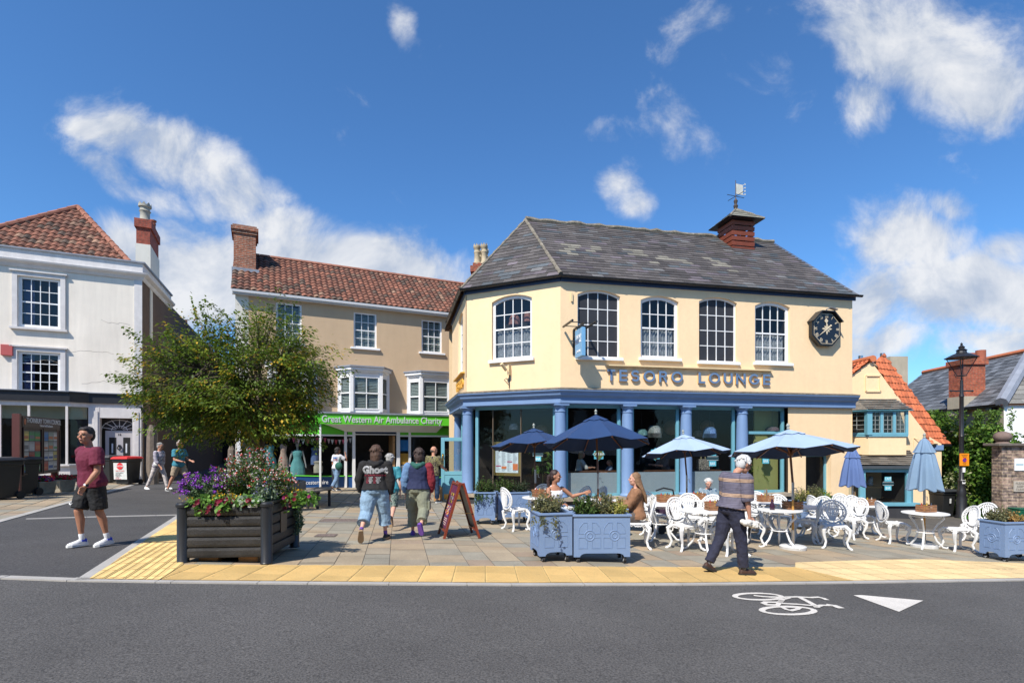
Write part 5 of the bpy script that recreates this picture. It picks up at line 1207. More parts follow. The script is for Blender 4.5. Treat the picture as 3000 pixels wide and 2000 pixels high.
b = MB(); b.box(S0, sy-.05, -1.9, S1+.03, sy+.3, z0-.1); b.box(S1, sy, -1.9, S1+.03, 0, z0-.1); b.box(S1+.03, -.03, -1.9, x(2775), .3, KZ(1480)); b.build('plinth', MT['plinth_dark'], K)
b = MB(); bx_ = kp(2676, 1282); b.tube([bx_, (bx_[0]+.5, -.35, bx_[2]-.2), (bx_[0]+.05, -.0, bx_[2]-.45)], .015, 5); b.beam(bx_, (bx_[0], 0, bx_[2]-.5), .02); b.build('sign_arm', MT['cream_trim'], K)
def badge(parent, M, w_, words=('CAFÉ', 'BAR'), diamond=False):       # the cafe's window transfer
    tl = mat('badge_teal', (.10, .42, .52), .5, 0); bw = mat('badge_white', (.75, .82, .82), .5, 0); bk = mat('badge_dark', (.02, .05, .06), .5, 0)
    b = MB(M); 
    if diamond:
        b.rb((0, 0, 0), (w_*.75, .004, w_*.75)); b.rb((0, .0, 0), (w_*.72, .003, w_*.72), ry=pi/4); o = b.build('window_badge', tl, parent)
        b = MB(M); b.rb((0, -.006, 0), (w_*.66, .004, w_*.66), ry=pi/4); b.build('diamond', mat('badge_olive', (.10, .12, .03), .5, 0), o)
        text('CAFÉ BAR', w_*.24, .002, bw, 'lettering', o, M @ TM(0, -.011, 0), sx=.8)
    else:
        b.rb((0, 0, w_*.42), (w_*.62, .004, w_*.42)); b.rb((0, 0, -w_*.42), (w_*.62, .004, w_*.42)); o = b.build('window_badge', tl, parent)
        b = MB(M); b.rb((0, -.004, 0), (w_, .004, w_*.24)); b.rb((0, -.003, 0), (w_*1.1, .003, w_*.12)); b.rb((0, .002, .0), (w_*.8, .003, w_*.55)); b.build('band', bk, o)
        b = MB(M); b.rb((0, -.008, w_*.15), (w_, .003, w_*.02)); b.rb((0, -.008, -w_*.15), (w_, .003, w_*.02)); b.build('rule', bw, o)
        for s_, z_ in ((words[0], .44), (words[1], -.44)): text(s_, w_*.34, .002, bw, 'lettering', o, M @ TM(0, -.006, w_*z_), sx=.75)
    return o
kb = kp(2604, 1416, YS); badge(fo, Matrix.Translation((kb[0], sy+.04, kb[2])), .36)
for px_, py_, dia in ((1755, 1330, True), (1921, 1330, True), (2089, 1342, False), (2245, 1335, False)):
    vx, vz = TF.xz(px_, py_, .2); badge(T, Matrix.Translation((vx, .225, vz)), .40, diamond=dia)
vx, vz = CF.xz(1575, 1330, .2); badge(T, MC @ Matrix.Translation((vx, .225, vz)), .34)
# inside the cafe window: menu case, palm, lampshades, bags
vx0, vz0 = CF.xz(1452, 1383, .3); vx1, vz1 = CF.xz(1518, 1303, .3)
mn = thing('menu_board', 'brass framed menu board inside the chamfer window', 'menu', (*CF.w(vx0, .3), 0), CF.a)
b = MB(); wv_, hv_ = vx1-vx0, vz1-vz0; b.box(-.08, .02, vz0-.1, wv_+.08, .05, vz1+.1); b.build('frame', brass, mn); b = MB(); b.box(0, .0, vz0, wv_, .015, vz1); b.build('menu', mat('menu_paper', (.62, .70, .74), .7, .03, 3), mn)
b = MB(); rd = random.Random(2)
for c_ in range(4):
    z = vz1-.04
    while z > vz0+.04: b.box(c_*wv_/4+.02, -.004, z-.006, c_*wv_/4+.02+rd.uniform(.06, wv_/4-.04), -.001, z, (.25, .27, .3)); z -= .022
for c_, z_, h_, col in ((0, .22, .03, (.4, .03, .12)), (2, .38, .03, (.4, .03, .12)), (2, .78, .03, (.4, .03, .12)), (3, .1, .2, (.6, .17, .06)), (1, .14, .08, (.6, .17, .06))): b.box(c_*wv_/4+.015, -.008, vz0+z_*hv_, (c_+1)*wv_/4-.01, -.005, vz0+z_*hv_+h_, col)
b.build('menu_print', paper, mn)
def palm(fr, px, py0, py1, y, n, lab, R_=.55, colr=(.07, .16, .03)):
    x_, z0 = fr.xz(px, py1, y); _, z1 = fr.xz(px, py0, y); w_ = fr.w(x_, y); o = thing('potted_palm', lab, 'plant', (*w_, z0), fr.a); H_ = z1-z0
    b = MB(); st = MB(); rd = random.Random(int(px))
    for i in range(n):
        a = rd.uniform(0, 2*pi); el = rd.uniform(.3, 1.2); L_ = R_*rd.uniform(.7, 1.1); base = Vector((0, 0, H_*rd.uniform(.35, .8))); d = Vector((cos(a)*cos(el), .5*sin(a)*cos(el), sin(el)))
        pts = [base+d*L_*t-Vector((0, 0, .55*L_*t*t*1.3)) for t in (0, .25, .5, .75, 1)]; st.tube([(0, 0, .25)]+pts, [.012]*2+[.008]*4, 4)
        for t in range(1, 14):
            f_ = t/13*4; k = min(3, int(f_)); p = pts[k]+(pts[k+1]-pts[k])*(f_-k); dr_ = (pts[k+1]-pts[k]).normalized(); sd_ = dr_.cross(Vector((0, 0, 1))).normalized()
            for s_ in (-1, 1): e = (sd_*s_*.8+dr_*.7-Vector((0, 0, .25))).normalized()*.20; q = dr_*.014; b.add([p-q, p+q, p+e], [(0, 1, 2)], jit(colr if rd.random() > .15 else (.25, .22, .05), .3))
    b.build('fronds', leafm, o); st.build('stems', mat('stem', (.08, .1, .03), .7), o); b = MB(); b.lathe([(.13, -.05), (.18, .25), (.19, .27), (.17, .27)], 14); b.build('pot', mat('jade_pot', (.08, .16, .12), .4), o, smooth=True)
palm(CF, 1590, 1240, 1470, .62, 34, 'large potted palm inside the chamfer window behind the cafe badge'); palm(TF, 2215, 1325, 1465, .7, 20, 'yellow green potted palm inside the cafe window beside the old man', .6, (.20, .28, .04))
def lampsh(px, py, w_, h, col, lab, fringe=True, y=.42, fr=TF, m=None):
    x_, z = fr.xz(px, py, y); o = thing('hanging_lampshade', lab, 'lampshade', (*fr.w(x_, y), z), fr.a); b = MB(); b.lathe([(w_*.1, h), (w_*.3, h*.97), (w_*.47, h*.6), (w_*.5, 0)], 16)
    b.build('shade', m or mat('shade%d' % px, col, .85, .35, 14, var2=.4, scale2=40), o, smooth=True); b = MB(); b.tube([(0, 0, h), (0, 0, h+max(.1, ZB-.1-z-h))], .006, 4); b.build('cord', black, o)
    if fringe:
        b = MB()
        for k in range(40): a = 2*pi*k/40; b.tube([(w_*.5*cos(a), w_*.5*sin(a), 0), (w_*.5*cos(a), w_*.5*sin(a), -h*.6)], .006, 3)
        b.build('fringe', mat('fringe%d' % px, tuple(c*1.1 for c in col), .9, .2, 9), o)
lampsh(1917, 1268, .44, .24, (.16, .18, .17), 'grey patterned fringed lampshade in the third window bay'); lampsh(2079, 1270, .42, .22, (.07, .14, .28), 'blue fringed lampshade with white discs in the bay left of the right column'); lampsh(2046, 1278, .34, .2, (.2, .13, .1), 'small brown fringed lampshade beside the blue one', y=.95)
lampsh(1880, 1275, .38, .2, (.08, .17, .17), 'teal dome lampshade without fringe beside the grey one', False); lampsh(1505, 1258, .3, .2, (.3, .3, .3), 'silver mosaic lampshade in the chamfer window', False, .7, CF); lampsh(2262, 1262, .45, .14, (.06, .05, .06), 'flat dark lampshade high in the window by the olive wall', False, .4)
for px_, py_, rr in ((1967, 1252, .26), (1925, 1262, .2), (2072, 1250, .24), (1585, 1262, .22)):
    fr_ = CF if px_ < 1650 else TF; x_, z = fr_.xz(px_, py_, 1.5); b = MB(); b.ball((0, 0, 0), rr, 16); o = tag(b.build('globe_lamp', mat('globe_tan', (.22, .13, .08), .8, .1, 3), smooth=2), 'round tan paper globe lamp deep in %s' % {1967: 'the third bay, the right one', 1925: 'the third bay, the left one', 2072: 'the bay of the blue lampshade', 1585: 'the chamfer window'}[px_], 'lamp'); o.location = (*fr_.w(x_, 1.5), z)
x_, z = TF.xz(2060, 1383, .8); o = thing('patterned_bag', 'black and cream patterned handbag on the sill behind the glass', 'bag', (*TF.w(x_, .8), .74), TF.a); b = MB(); b.box(-.2, -.07, .0, .2, .07, .36); b.build('bag_body', camo('snake', [(.03, .03, .03), (.4, .36, .3), (.05, .04, .04), (.3, .25, .2)], 22), o); b = MB(); b.tube([(-.08, 0, .36), (-.07, 0, .5), (0, 0, .55), (.07, 0, .5), (.08, 0, .36)], .012, 6); b.build('handle', mat('strap_tan', (.4, .35, .2), .7), o)
vx, vz = TF.xz(2242, 1335, .3); b = MB(); b.box(vx-.13, .3, vz-.24, vx+.1, .31, vz+.2); o = tag(b.build('poster', mat('poster_green', (.10, .40, .04), .6, .15, 6, var2=.3, scale2=12)), 'small green poster inside the window by the olive wall', 'poster'); o.matrix_world = Matrix.Translation((TF.o.x, TF.o.y, 0)) @ Matrix.Rotation(TF.a, 4, 'Z')
# open teal door of the cafe
dY = 17.75; d0, d1 = at(1292, dY), at(1371, dY); dz0, dz1 = CZ-(1464-1300)/F*dY, CZ+(1300-1281)/F*dY; wD = d1-d0
D = thing('open_door', 'open teal cafe door with brass pull handle and glazed upper panel', 'door', (d0, dY, dz0), .0); hD = dz1-dz0
b = MB(); t_ = .05; b.box(0, 0, 0, .12, t_, hD); b.box(wD-.1, 0, 0, wD, t_, hD); b.box(.12, .002, hD-.12, wD-.1, t_-.002, hD); b.box(.12, .002, hD*.40, wD-.1, t_-.002, hD*.46); b.box(.12, .002, 0, wD-.1, t_-.002, .12); b.box(.12, .015, .12, wD-.1, t_-.015, hD*.4); b.build('door_leaf', teal, D, bevel=.004)
b = MB(); b.add([(.12, .025, hD*.46), (wD-.1, .025, hD*.46), (wD-.1, .025, hD-.12), (.12, .025, hD-.12)], [(0, 1, 2, 3)]); b.build('pane', glassmat('door_glass2', (.6, .7, .72), .25), D)
b = MB(); b.box(.03, -.012, hD*.53, .09, -.001, hD*.74); b.tube([(.06, -.01, hD*.55), (.075, -.09, hD*.57), (.1, -.11, hD*.63), (.075, -.09, hD*.70), (.06, -.01, hD*.72)], .014, 8); b.build('handle', brass, D); b = MB(); b.box(.1, -.005, .02, wD-.05, .0, .2); b.build('kick_plate', brass, D)
b = MB(); b.rb((.12+.12, -.0, .21), (.26, .22, .46)); q = tag(b.build('wooden_doorstop', wood, bevel=.01), 'plain wooden box propping the teal cafe door', 'box'); q.location = (d0-.32, dY-.1, dz0)
# ================================================================= slate roofed house, gate pier, ivy, lamp post
SO = Vector((17.85, 19.2)); sd_ = Vector((.13, .99)).normalized(); SA = atan2(sd_.y, sd_.x)
SH = thing('slate_roofed_house', 'slate roofed house with orange ridge and white front wall at the right edge', 'building', (SO.x, SO.y, 0), SA)
# local: x runs back along the side wall, y to the left of it; building lies at -y
ez = CZ+(1300-1183)/F*19.2; rz2 = CZ+(1300-1032)/F*21.5
b = MB(); b.add([(0, 0, -2), (9, 0, -2), (9, 0, ez), (0, 0, ez)], [(3, 2, 1, 0)]); b.build('side_wall', grey_r, SH); b = MB(); b.add([(0, 0, -2), (0, -7, -2), (0, -7, ez), (0, 0, ez)], [(0, 1, 2, 3)]); b.build('front_wall', whitep, SH)
r = MB(); P0, P1, P2 = Vector((-.1, .15, ez)), Vector((9, .15, ez)), Vector((9, -2.6, rz2)); P3 = Vector((2.2, -2.6, rz2)); P4 = Vector((-.1, -8, ez)); P5 = Vector((2.2, -8, rz2))
def sq(a, b_, c, d, seed, cf): u_ = (b_-a).normalized(); n_ = u_.cross(d-a).normalized(); v_ = n_.cross(u_); slates(r, a, u_, v_, [((p-a).dot(u_), (p-a).dot(v_)) for p in (a, b_, c, d)], .26, .38, cf, seed=seed)
gc = vary((.10, .108, .12), .6, 1.7)
sq(P1, P0, P3, P2, 51, gc); sq(P0, P4, P5, P3, 52, vary((.17, .165, .15), .7, 1.3)); r.build('roof', slate, SH)
b = MB(); b.add([q-Vector((0, 0, .04)) for q in (P0, P1, P2, P3, P4, P5)], [(3, 2, 1, 0), (0, 4, 5, 3)]); b.build('roof_boarding', woodd, SH)
b = MB(); b.tube([P0+Vector((0, 0, .04)), P3+Vector((0, 0, .05))], .2, 8, ry=.2); b.build('lead_hip', lead, SH, smooth=True)
b = MB()
for i in range(22): a = P3+(P2-P3)*i/22; b.tube([a+Vector((0, 0, .03)), a+(P2-P3)*.97/22+Vector((0, 0, .03))], .11, 8)
for i in range(14): a = P3+(P5-P3)*i/14; b.tube([a+Vector((0, 0, .03)), a+(P5-P3)*.97/14+Vector((0, 0, .03))], .11, 8)
b.build('ridge_tiles', MT['orange_clay'], SH, smooth=True); b = MB(); gutter(b, P1+Vector((0, .05, -.04)), P0+Vector((-.05, .05, -.04)), .07); b.tube([(.45, .1, ez-.05), (.45, .1, ez-.2), (.45, .06, ez-.3), (.45, .06, -2)], .05, 8); b.rb((.45, .1, ez-.12), (.3, .2, .14)); b.build('gutter', gut, SH)
Yc = 21.0; cxl, cxr = at(2824, Yc), at(2891, Yc); zc_ = CZ+(1300-1160)/F*Yc; ztp = CZ+(1300-1052)/F*Yc
b = MB(); b.box(cxl, Yc, ez-.3, cxr, Yc+.8, zc_); q = b.build('chimney_base', grey_r, SH); q.matrix_world = Matrix.Identity(4); Mi = (Matrix.Translation((SO.x, SO.y, 0)) @ Matrix.Rotation(SA, 4, 'Z')).inverted(); q.matrix_local = Mi
b = MB(); b.box(cxl+.03, Yc+.03, zc_, cxr-.03, Yc+.77, ztp-.2); b.box(cxl-.04, Yc-.04, ztp-.2, cxr+.04, Yc+.84, ztp); q = b.build('chimney', brickmat('chimney_brick2', (.40, .10, .045), (.3, .07, .04), (.25, .15, .1)), SH); q.matrix_local = Mi
for px_, h in ((2843, .3), (2873, .42)): b = MB(); b.lathe([(.17, ztp), (.17, ztp+h), (.14, ztp+h), (.13, ztp+h-.06)], 16, (at(px_, Yc+.4), Yc+.4, 0)); q = b.build('chimney_pot', terra, SH, smooth=True); q.matrix_local = Mi
# gate pier
gp_ = gp(2958, 1536); PY = 17.4; p0, p1 = at(2936, PY), at(3060, PY)
GP = thing('stone_gate_pier', 'rubble stone gate pier with flat cap and stone ball', 'gate pier', ((p0+p1)/2, PY+.5, 0)); w2 = (p1-p0)/2; zt = CZ+(1300-1306)/F*PY
b = MB(); b.box(-w2, -.5, -2, w2, -.12, zt); b.build('pier', rubble, GP); b = MB(); b.box(-w2-.2, -.62, zt, w2+.1, .0, zt+.09); b.build('cap', mat('cap_stone', (.13, .11, .09), .9, .25, 5, .4, 30), GP, bevel=.02)
b = MB(); b.lathe([(.2, zt+.09), (.17, zt+.13), (.14, zt+.15)], 14, (-w2+.2, -.3, 0)); b.ball((-w2+.2, -.3, zt+.3), (.25, .25, .19), 16); b.build('ball', mat('ball_stone', (.17, .12, .10), .95, .2, 5, .4, 40), GP, smooth=True)
b = MB(); sx_ = at(2985, PY)-(p0+p1)/2; b.box(sx_-.17, -.53, CZ-.52*1-.55+.42-.13, sx_+.17, -.501, CZ-.66+.42-.0); 
b = MB(); z_ = CZ-(1360-1300)/F*PY; b.box(sx_-.16, -.53, z_-.2, sx_+.16, -.501, z_+.2); pl = b.build('white_plate', whitep, GP); b = MB(); b.box(sx_-.12, -.534, z_-.015, sx_+.12, -.531, z_+.015); b.build('print', teal, pl)
z_ = CZ-(1424-1300)/F*PY; b = MB(); b.box(sx_-.19, -.54, z_-.17, sx_+.22, -.501, z_+.17); pl = b.build('stone_plaque', mat('plaque_stone', (.42, .38, .32), .9, .08, 6), GP)
for i, s_ in enumerate(('PLEASE', 'KEEP', 'CLEAR')): text(s_, .10, .006, mat('engraved', (.2, .17, .13), .9), 'lettering', pl, TM(sx_+.01, -.543, z_+.1-.1*i))
# leaf helper
def leaves(b, ce, rad, n, sz, cols, rnd, flat=.3, shell=0, asp=.55, fold=True):
    ce = Vector(ce)
    for _ in range(n):
        d = Vector((rnd.gauss(0, 1), rnd.gauss(0, 1), rnd.gauss(0, 1))).normalized(); rr = (shell+(1-shell)*rnd.random()**.5)
        p = ce+Vector((d.x*rad[0], d.y*rad[1], d.z*rad[2]))*rr
        up = (Vector((rnd.gauss(0, 1), rnd.gauss(0, 1), rnd.gauss(0, 1)))*(1-flat)+Vector((0, 0, 1))*flat*2+d*.5).normalized(); a = up.orthogonal().normalized(); a = (Matrix.Rotation(rnd.uniform(0, 6.3), 3, up) @ a)
        c = up.cross(a); s_ = sz*rnd.uniform(.7, 1.3); w_ = s_*asp*.5; dn = up*(-s_*.12)
        b.add([p, p+a*s_*.5+c*w_+dn*.5, p+a*s_+dn, p+a*s_*.5-c*w_+dn*.5], [(0, 1, 2, 3)], jit(rnd.choice(cols), .25))
iv = thing('ivy_hedge', 'dense dark green ivy covering the wall between the cottage and the stone pier', 'ivy', (16.5, 19, 0)); rnd = random.Random(8); b = MB(Matrix.Translation((-16.5, -19, 0))); k = MB(Matrix.Translation((-16.5, -19, 0)))
i0, i1 = Vector((at(2700, 22), 22)), Vector((at(2972, 18.2), 18.2)); nn_ = 26
ivt = [1215, 1222, 1215, 1238, 1262, 1280, 1265, 1250, 1265, 1255, 1240, 1262, 1285, 1290]
for i in range(nn_):
    t = i/(nn_-1); p = i0+(i1-i0)*t; top = ivt[min(13, int(t*13.99))]; z1 = CZ+(1300-top)/F*p.y; z0 = G(p.x, p.y)-.1
    z = z0
    while z < z1:
        o = rnd.uniform(-.12, .12); dp = -.25*(1-(z-z0)/(z1-z0)); leaves(b, (p.x+rnd.uniform(-.2, .2), p.y+o+dp, z), (.42, .22, .3), 58, .13, [(.06, .13, .02), (.085, .18, .025), (.12, .23, .03), (.035, .08, .015), (.18, .26, .05)], rnd, 0, .35, .85); z += .36
for i in range(16):
    t = rnd.uniform(.55, .98) if i < 11 else rnd.uniform(.2, .5); p = i0+(i1-i0)*t; z = CZ+(1300-1255)/F*p.y
    for j in range(10): leaves(b, (p.x+rnd.uniform(-.08, .08)+j*.01, p.y, z+j*.07), (.08, .05, .07), 9, .09, [(.11, .19, .03), (.08, .15, .03)], rnd, 0)
leaves(b, (at(2790, 19.6), 19.4, CZ-.95-.55), (.45, .3, .75), 420, .09, [(.28, .3, .13), (.16, .2, .05), (.35, .36, .2)], rnd); leaves(b, (at(2830, 18.6), 18.4, -1.1), (.5, .3, .35), 260, .12, [(.08, .22, .03), (.05, .16, .02)], rnd)
k.add([(i0.x, i0.y+.15, -2), (i1.x, i1.y+.15, -2), (i1.x, i1.y+.15, CZ+.15), (i0.x, i0.y+.15, CZ+.6)], [(0, 1, 2, 3)]); b.build('foliage', leafm, iv); k.build('wall_behind', mat('ivy_wall', (.05, .05, .035), .95, .3, 3), iv)
# lamp post
lq = gp(2817, 1512); lq = Vector((at(2817, 18.6), 18.6, G(at(2817, 18.6), 18.6))); LP = thing('street_lamp', 'tall black cast iron street lamp with glazed lantern and ladder bar', 'street lamp', lq); LH = CZ+(1300-1005)/F*18.6-lq.z; h = LH
b = MB(); b.lathe([(.2, 0), (.2, .12), (.16, .18), (.16, .75), (.13, .85), (.15, .95), (.11, 1.05), (.1, 1.3), (.12, 1.36), (.075, 1.42), (.072, 2.9), (.085, 2.93), (.07, 2.96), (.062, h-1.9), (.08, h-1.87), (.055, h-1.75), (.045, h-1.3)], 14); b.build('post', blackp, LP, smooth=True)
b = MB(); b.beam((-.38, 0, h-1.68), (.38, 0, h-1.68), .045); [b.ball((s_*.38, 0, h-1.68), .04, 8) for s_ in (-1, 1)]; b.build('ladder_bar', blackp, LP)
b = MB(); l0, l1 = h-1.15, h-.52
for i in range(4): a = pi/4+pi/2*i; b.tube([(.12*cos(a), .12*sin(a), l0), (.42*cos(a), .42*sin(a), l1)], .014, 5)
for rr, z in ((.13, l0), (.43, l1)): b.tube([(rr*cos(pi/4+pi/2*i), rr*sin(pi/4+pi/2*i), z) for i in range(4)], .018, 5, True)
b.tube([(0, 0, h-1.35), (0, 0, l0)], .03, 6); b.lathe([(.50, l1-.0), (.26, l1+.13), (.16, l1+.17), (.14, l1+.25), (.17, l1+.27), (.08, l1+.33), (.10, l1+.38), (.03, l1+.45), (.04, l1+.49), (.0, l1+.55)], 4 if False else 12); b.build('lantern', blackp, LP)
b = MB()
for i in range(4): a, c_ = pi/4+pi/2*i, pi/4+pi/2*(i+1); b.add([(.12*cos(a), .12*sin(a), l0), (.12*cos(c_), .12*sin(c_), l0), (.42*cos(c_), .42*sin(c_), l1), (.42*cos(a), .42*sin(a), l1)], [(0, 1, 2, 3)])
b.build('lantern_glass', glass2, LP); b = MB(); b.tube([(.05, 0, l0-.1), (-.2, 0, l0-.05), (-.25, 0, l0+.05)], .012, 5); b.build('scroll', blackp, LP)
zs = CZ-(1345-1300)/F*18.6-lq.z; b = MB(); b.box(-.15, -.11, zs-.22, .17, -.09, zs+.21); sg_ = b.build('orange_notice', mat('orange', (.85, .28, .01), .5, .03, 3), LP); b = MB(); b.lathe([(.075, -.001), (.075, .004)], 20); q = b.build('no_waiting_symbol', mat('nw_blue', (.03, .06, .35), .5), sg_); q.matrix_local = Matrix.Translation((.01, -.112, zs-.02)) @ RX
b = MB(); b.tube([(.07*cos(a)+.01, -.117, zs-.02+.07*sin(a)) for a in [2*pi*k/20 for k in range(20)]], .008, 4, True); b.beam((-.04, -.117, zs+.03), (.06, -.117, zs-.07), .014); b.build('red_ring', mat('nw_red', (.6, .02, .03), .5), sg_)
for i, (s_, z_) in enumerate((('Residential', .16), ('Parking', .11), ('Zone', .065), ('At any', -.13), ('time', -.17))): text(s_, .052, .002, black, 'lettering', sg_, TM(.01, -.112, zs+z_))
b = MB(); b.box(-.04, -.1, zs-.45, .05, -.085, zs-.28); b.box(-.05, -.1, zs-.85, .05, -.085, zs-.72); b.build('sticker', whitep, LP)
# wheelie bins
def bin_(loc, rz, lab, lid=black, sc=1.0, sticker=None, body=None, wd=.58):
    o = thing('wheelie_bin', lab, 'wheelie bin', loc, rz); b = MB(); h_ = .95*sc
    def rr(w_, d, z, y0=0): return [(-w_/2, y0-d/2, z), (w_/2, y0-d/2, z), (w_/2, y0+d/2, z), (-w_/2, y0+d/2, z)]
    b.ring([rr(wd*.8, .5, .05, .02), rr(wd*.95, .64, h_-.1), rr(wd*1.03, .70, h_-.09), rr(wd*1.03, .70, h_)]); b.build('body', body or mat('bin_black', (.017, .018, .018), .5, .1, 4), o, bevel=.015)
    b = MB(); b.ring([rr(wd*1.1, .80, h_+.005, -.0), rr(wd*1.1, .8, h_+.035), rr(wd*.95, .66, h_+.09), rr(wd*.5, .4, h_+.105)]); b.tube([(-wd*.42, .44, h_+.02), (wd*.42, .44, h_+.02)], .018, 6); b.build('lid', lid, o, bevel=.01)
    for s_ in (-1, 1): b = MB(); b.tube([(s_*(wd*.42), .3, .1), (s_*(wd*.42+.05), .3, .1)], .1, 16); b.build('wheel', rubber, o)
    if sticker: b = MB(); w_, z0, z1 = sticker; b.add([(-w_/2, -.29-.045*(z0)/.9-.012, z0), (w_/2, -.29-.045*z0/.9-.012, z0), (w_/2, -.29-.045*z1/.9-.012, z1), (-w_/2, -.29-.045*z1/.9-.012, z1)], [(0, 1, 2, 3)]); st = b.build('label_panel', mat('label_white', (.62, .62, .58), .6, .15, 6), o); return o, st
    return o
def GZ3(px, Y): x_ = at(px, Y); return Vector((x_, Y, G(x_, Y)))
o, st = bin_(GZ3(373, 19.5), R(-4), 'black wheelie bin with a bright red lid and white collection label', mat('lid_red', (.60, .02, .02), .45, .05, 4), 1.0, (.50, .22, .82))
b = MB(); b.tube([(0, -.338, .70), (0, -.345, .70)], .12, 20); b.build('red_disc', MT['lid_red'], st); text('RESTORE', .075, .002, whitep, 'lettering', st, TM(0, -.349, .70)); text('RECYCLING', .06, .002, MT['lid_red'], 'lettering', st, TM(0, -.345, .53))
for i, s_ in enumerate(('Paper & Magazines', 'Clean Cans', 'Plastic Bottles', 'Cardboard')): text(s_, .04, .002, black, 'lettering', st, TM(-.18, -.333-.0*i, .46-.045*i), align='LEFT')
for i, s_ in enumerate(('No Glass', 'No Black Sacks')): text(s_, .035, .002, MT['lid_red'], 'lettering', st, TM(-.18, -.328, .28-.04*i), align='LEFT')
o, st = bin_(GZ3(318, 20.0), R(0), 'grey lidded black wheelie bin between the old white door and the red lidded bin', mat('lid_grey', (.05, .05, .055), .5), 1.0, (.14, .62, .78))
bin_(GZ3(-6, 13.1), R(-8), 'black wheelie bin cut off by the left edge of the photo', mat('lid_black', (.03, .03, .032), .45), 1.0, wd=.62); bin_(GZ3(54, 14.2), R(-8), 'black wheelie bin beside the noticeboard, second from the left edge', MT['lid_black'], 1.0, wd=.62)
o, st = bin_(GZ3(2757, 19.1), R(12), 'dark grey wheelie bin between the cottage and the street lamp', mat('lid_dark', (.03, .033, .036), .5), 1.0, (.08, .55, .72))
# noticeboard
n0, n1 = at(58, 13.9), at(170, 16.0); na = atan2(16.0-13.9, n1-n0); nl = sqrt((n1-n0)**2+2.1**2); ng = G(n0, 13.9)
NB = thing('town_noticeboard', 'dark brown town council noticeboard with two glazed panels of leaflets', 'noticeboard', (n0, 13.9, ng), na); zt = CZ+(1300-1216)/F*13.9-ng; zb = CZ+(1300-1395)/F*13.9-ng
brn = mat('board_brown', (.035, .016, .014), .5, .1, 5); redb = mat('post_brown', (.10, .03, .025), .5, .1, 5)
b = MB(); b.box(0, -.02, zb, nl, .14, zt); b.build('cabinet', brn, NB, bevel=.008)
for x_ in (-.11, nl-.16): b = MB(); b.box(x_, -.04, -.2, x_+.1, .12, zt+(.04 if x_ < 0 else -.25)); b.build('post', redb, NB)
b = MB(); b.box(.02, -.05, zt-.30, nl, -.021, zt-.02); hd_ = b.build('header', brn, NB); text('THORNBURY TOWN COUNCIL', .19, .004, whitep, 'lettering', hd_, TM(nl*.56, -.055, zt-.12), sx=.76); text('Twinned with Bockenem', .10, .004, whitep, 'lettering', hd_, TM(nl*.6, -.055, zt-.24), sx=.8)
b = MB(); b.ball((.14, -.055, zt-.16), (.06, .008, .09), 10); b.build('crest', mat('crest', (.45, .12, .05), .5, .5, 30), hd_)
b = MB(); rd = random.Random(5)
for pnl in (0, 1):
    xx0 = .09+pnl*(nl/2); wp = nl/2-.16
    b.box(xx0-.01, -.026, zb+.07, xx0+wp+.01, -.021, zt-.36, (.12, .11, .10))
    for i in range(3):
        for j in range(4):
            c_ = rd.choice([(.5, .5, .48), (.55, .55, .52), (.1, .3, .12), (.45, .12, .08), (.08, .2, .4), (.6, .5, .15), (.45, .45, .45), (.3, .35, .3)]); x_ = xx0+.01+i*wp/3; z_ = zb+.1+j*(zt-.36-zb-.12)/4; b.box(x_, -.031, z_, x_+wp/3-.025, -.027, z_+(zt-.36-zb-.12)/4-.03, c_)
            b.box(x_+.02, -.034, z_+.05, x_+wp/3-.05, -.032, z_+.05+rd.uniform(.04, .12), rd.choice([(.2, .2, .2), (.5, .2, .1), (.1, .15, .3), (.5, .5, .5), (.15, .3, .15)]))
            for k_ in range(3): b.box(x_+.02, -.034, z_+.2+k_*.03, x_+wp/3-.05, -.032, z_+.21+k_*.03, (.2, .2, .2))
b.build('leaflets', paper, NB); b = MB()
for pnl in (0, 1):
    xx0 = .05+pnl*(nl/2); wp = nl/2-.06
    for q in ((xx0, zb+.03, xx0+.04, zt-.32), (xx0+wp-.04, zb+.03, xx0+wp, zt-.32)): b.box(q[0], -.06, q[1], q[2], -.022, q[3])
    for z_ in (zb+.03, zt-.34): b.box(xx0+.04, -.06, z_, xx0+wp-.04, -.022, z_+.03)
b.build('panel_frame', brn, NB); 
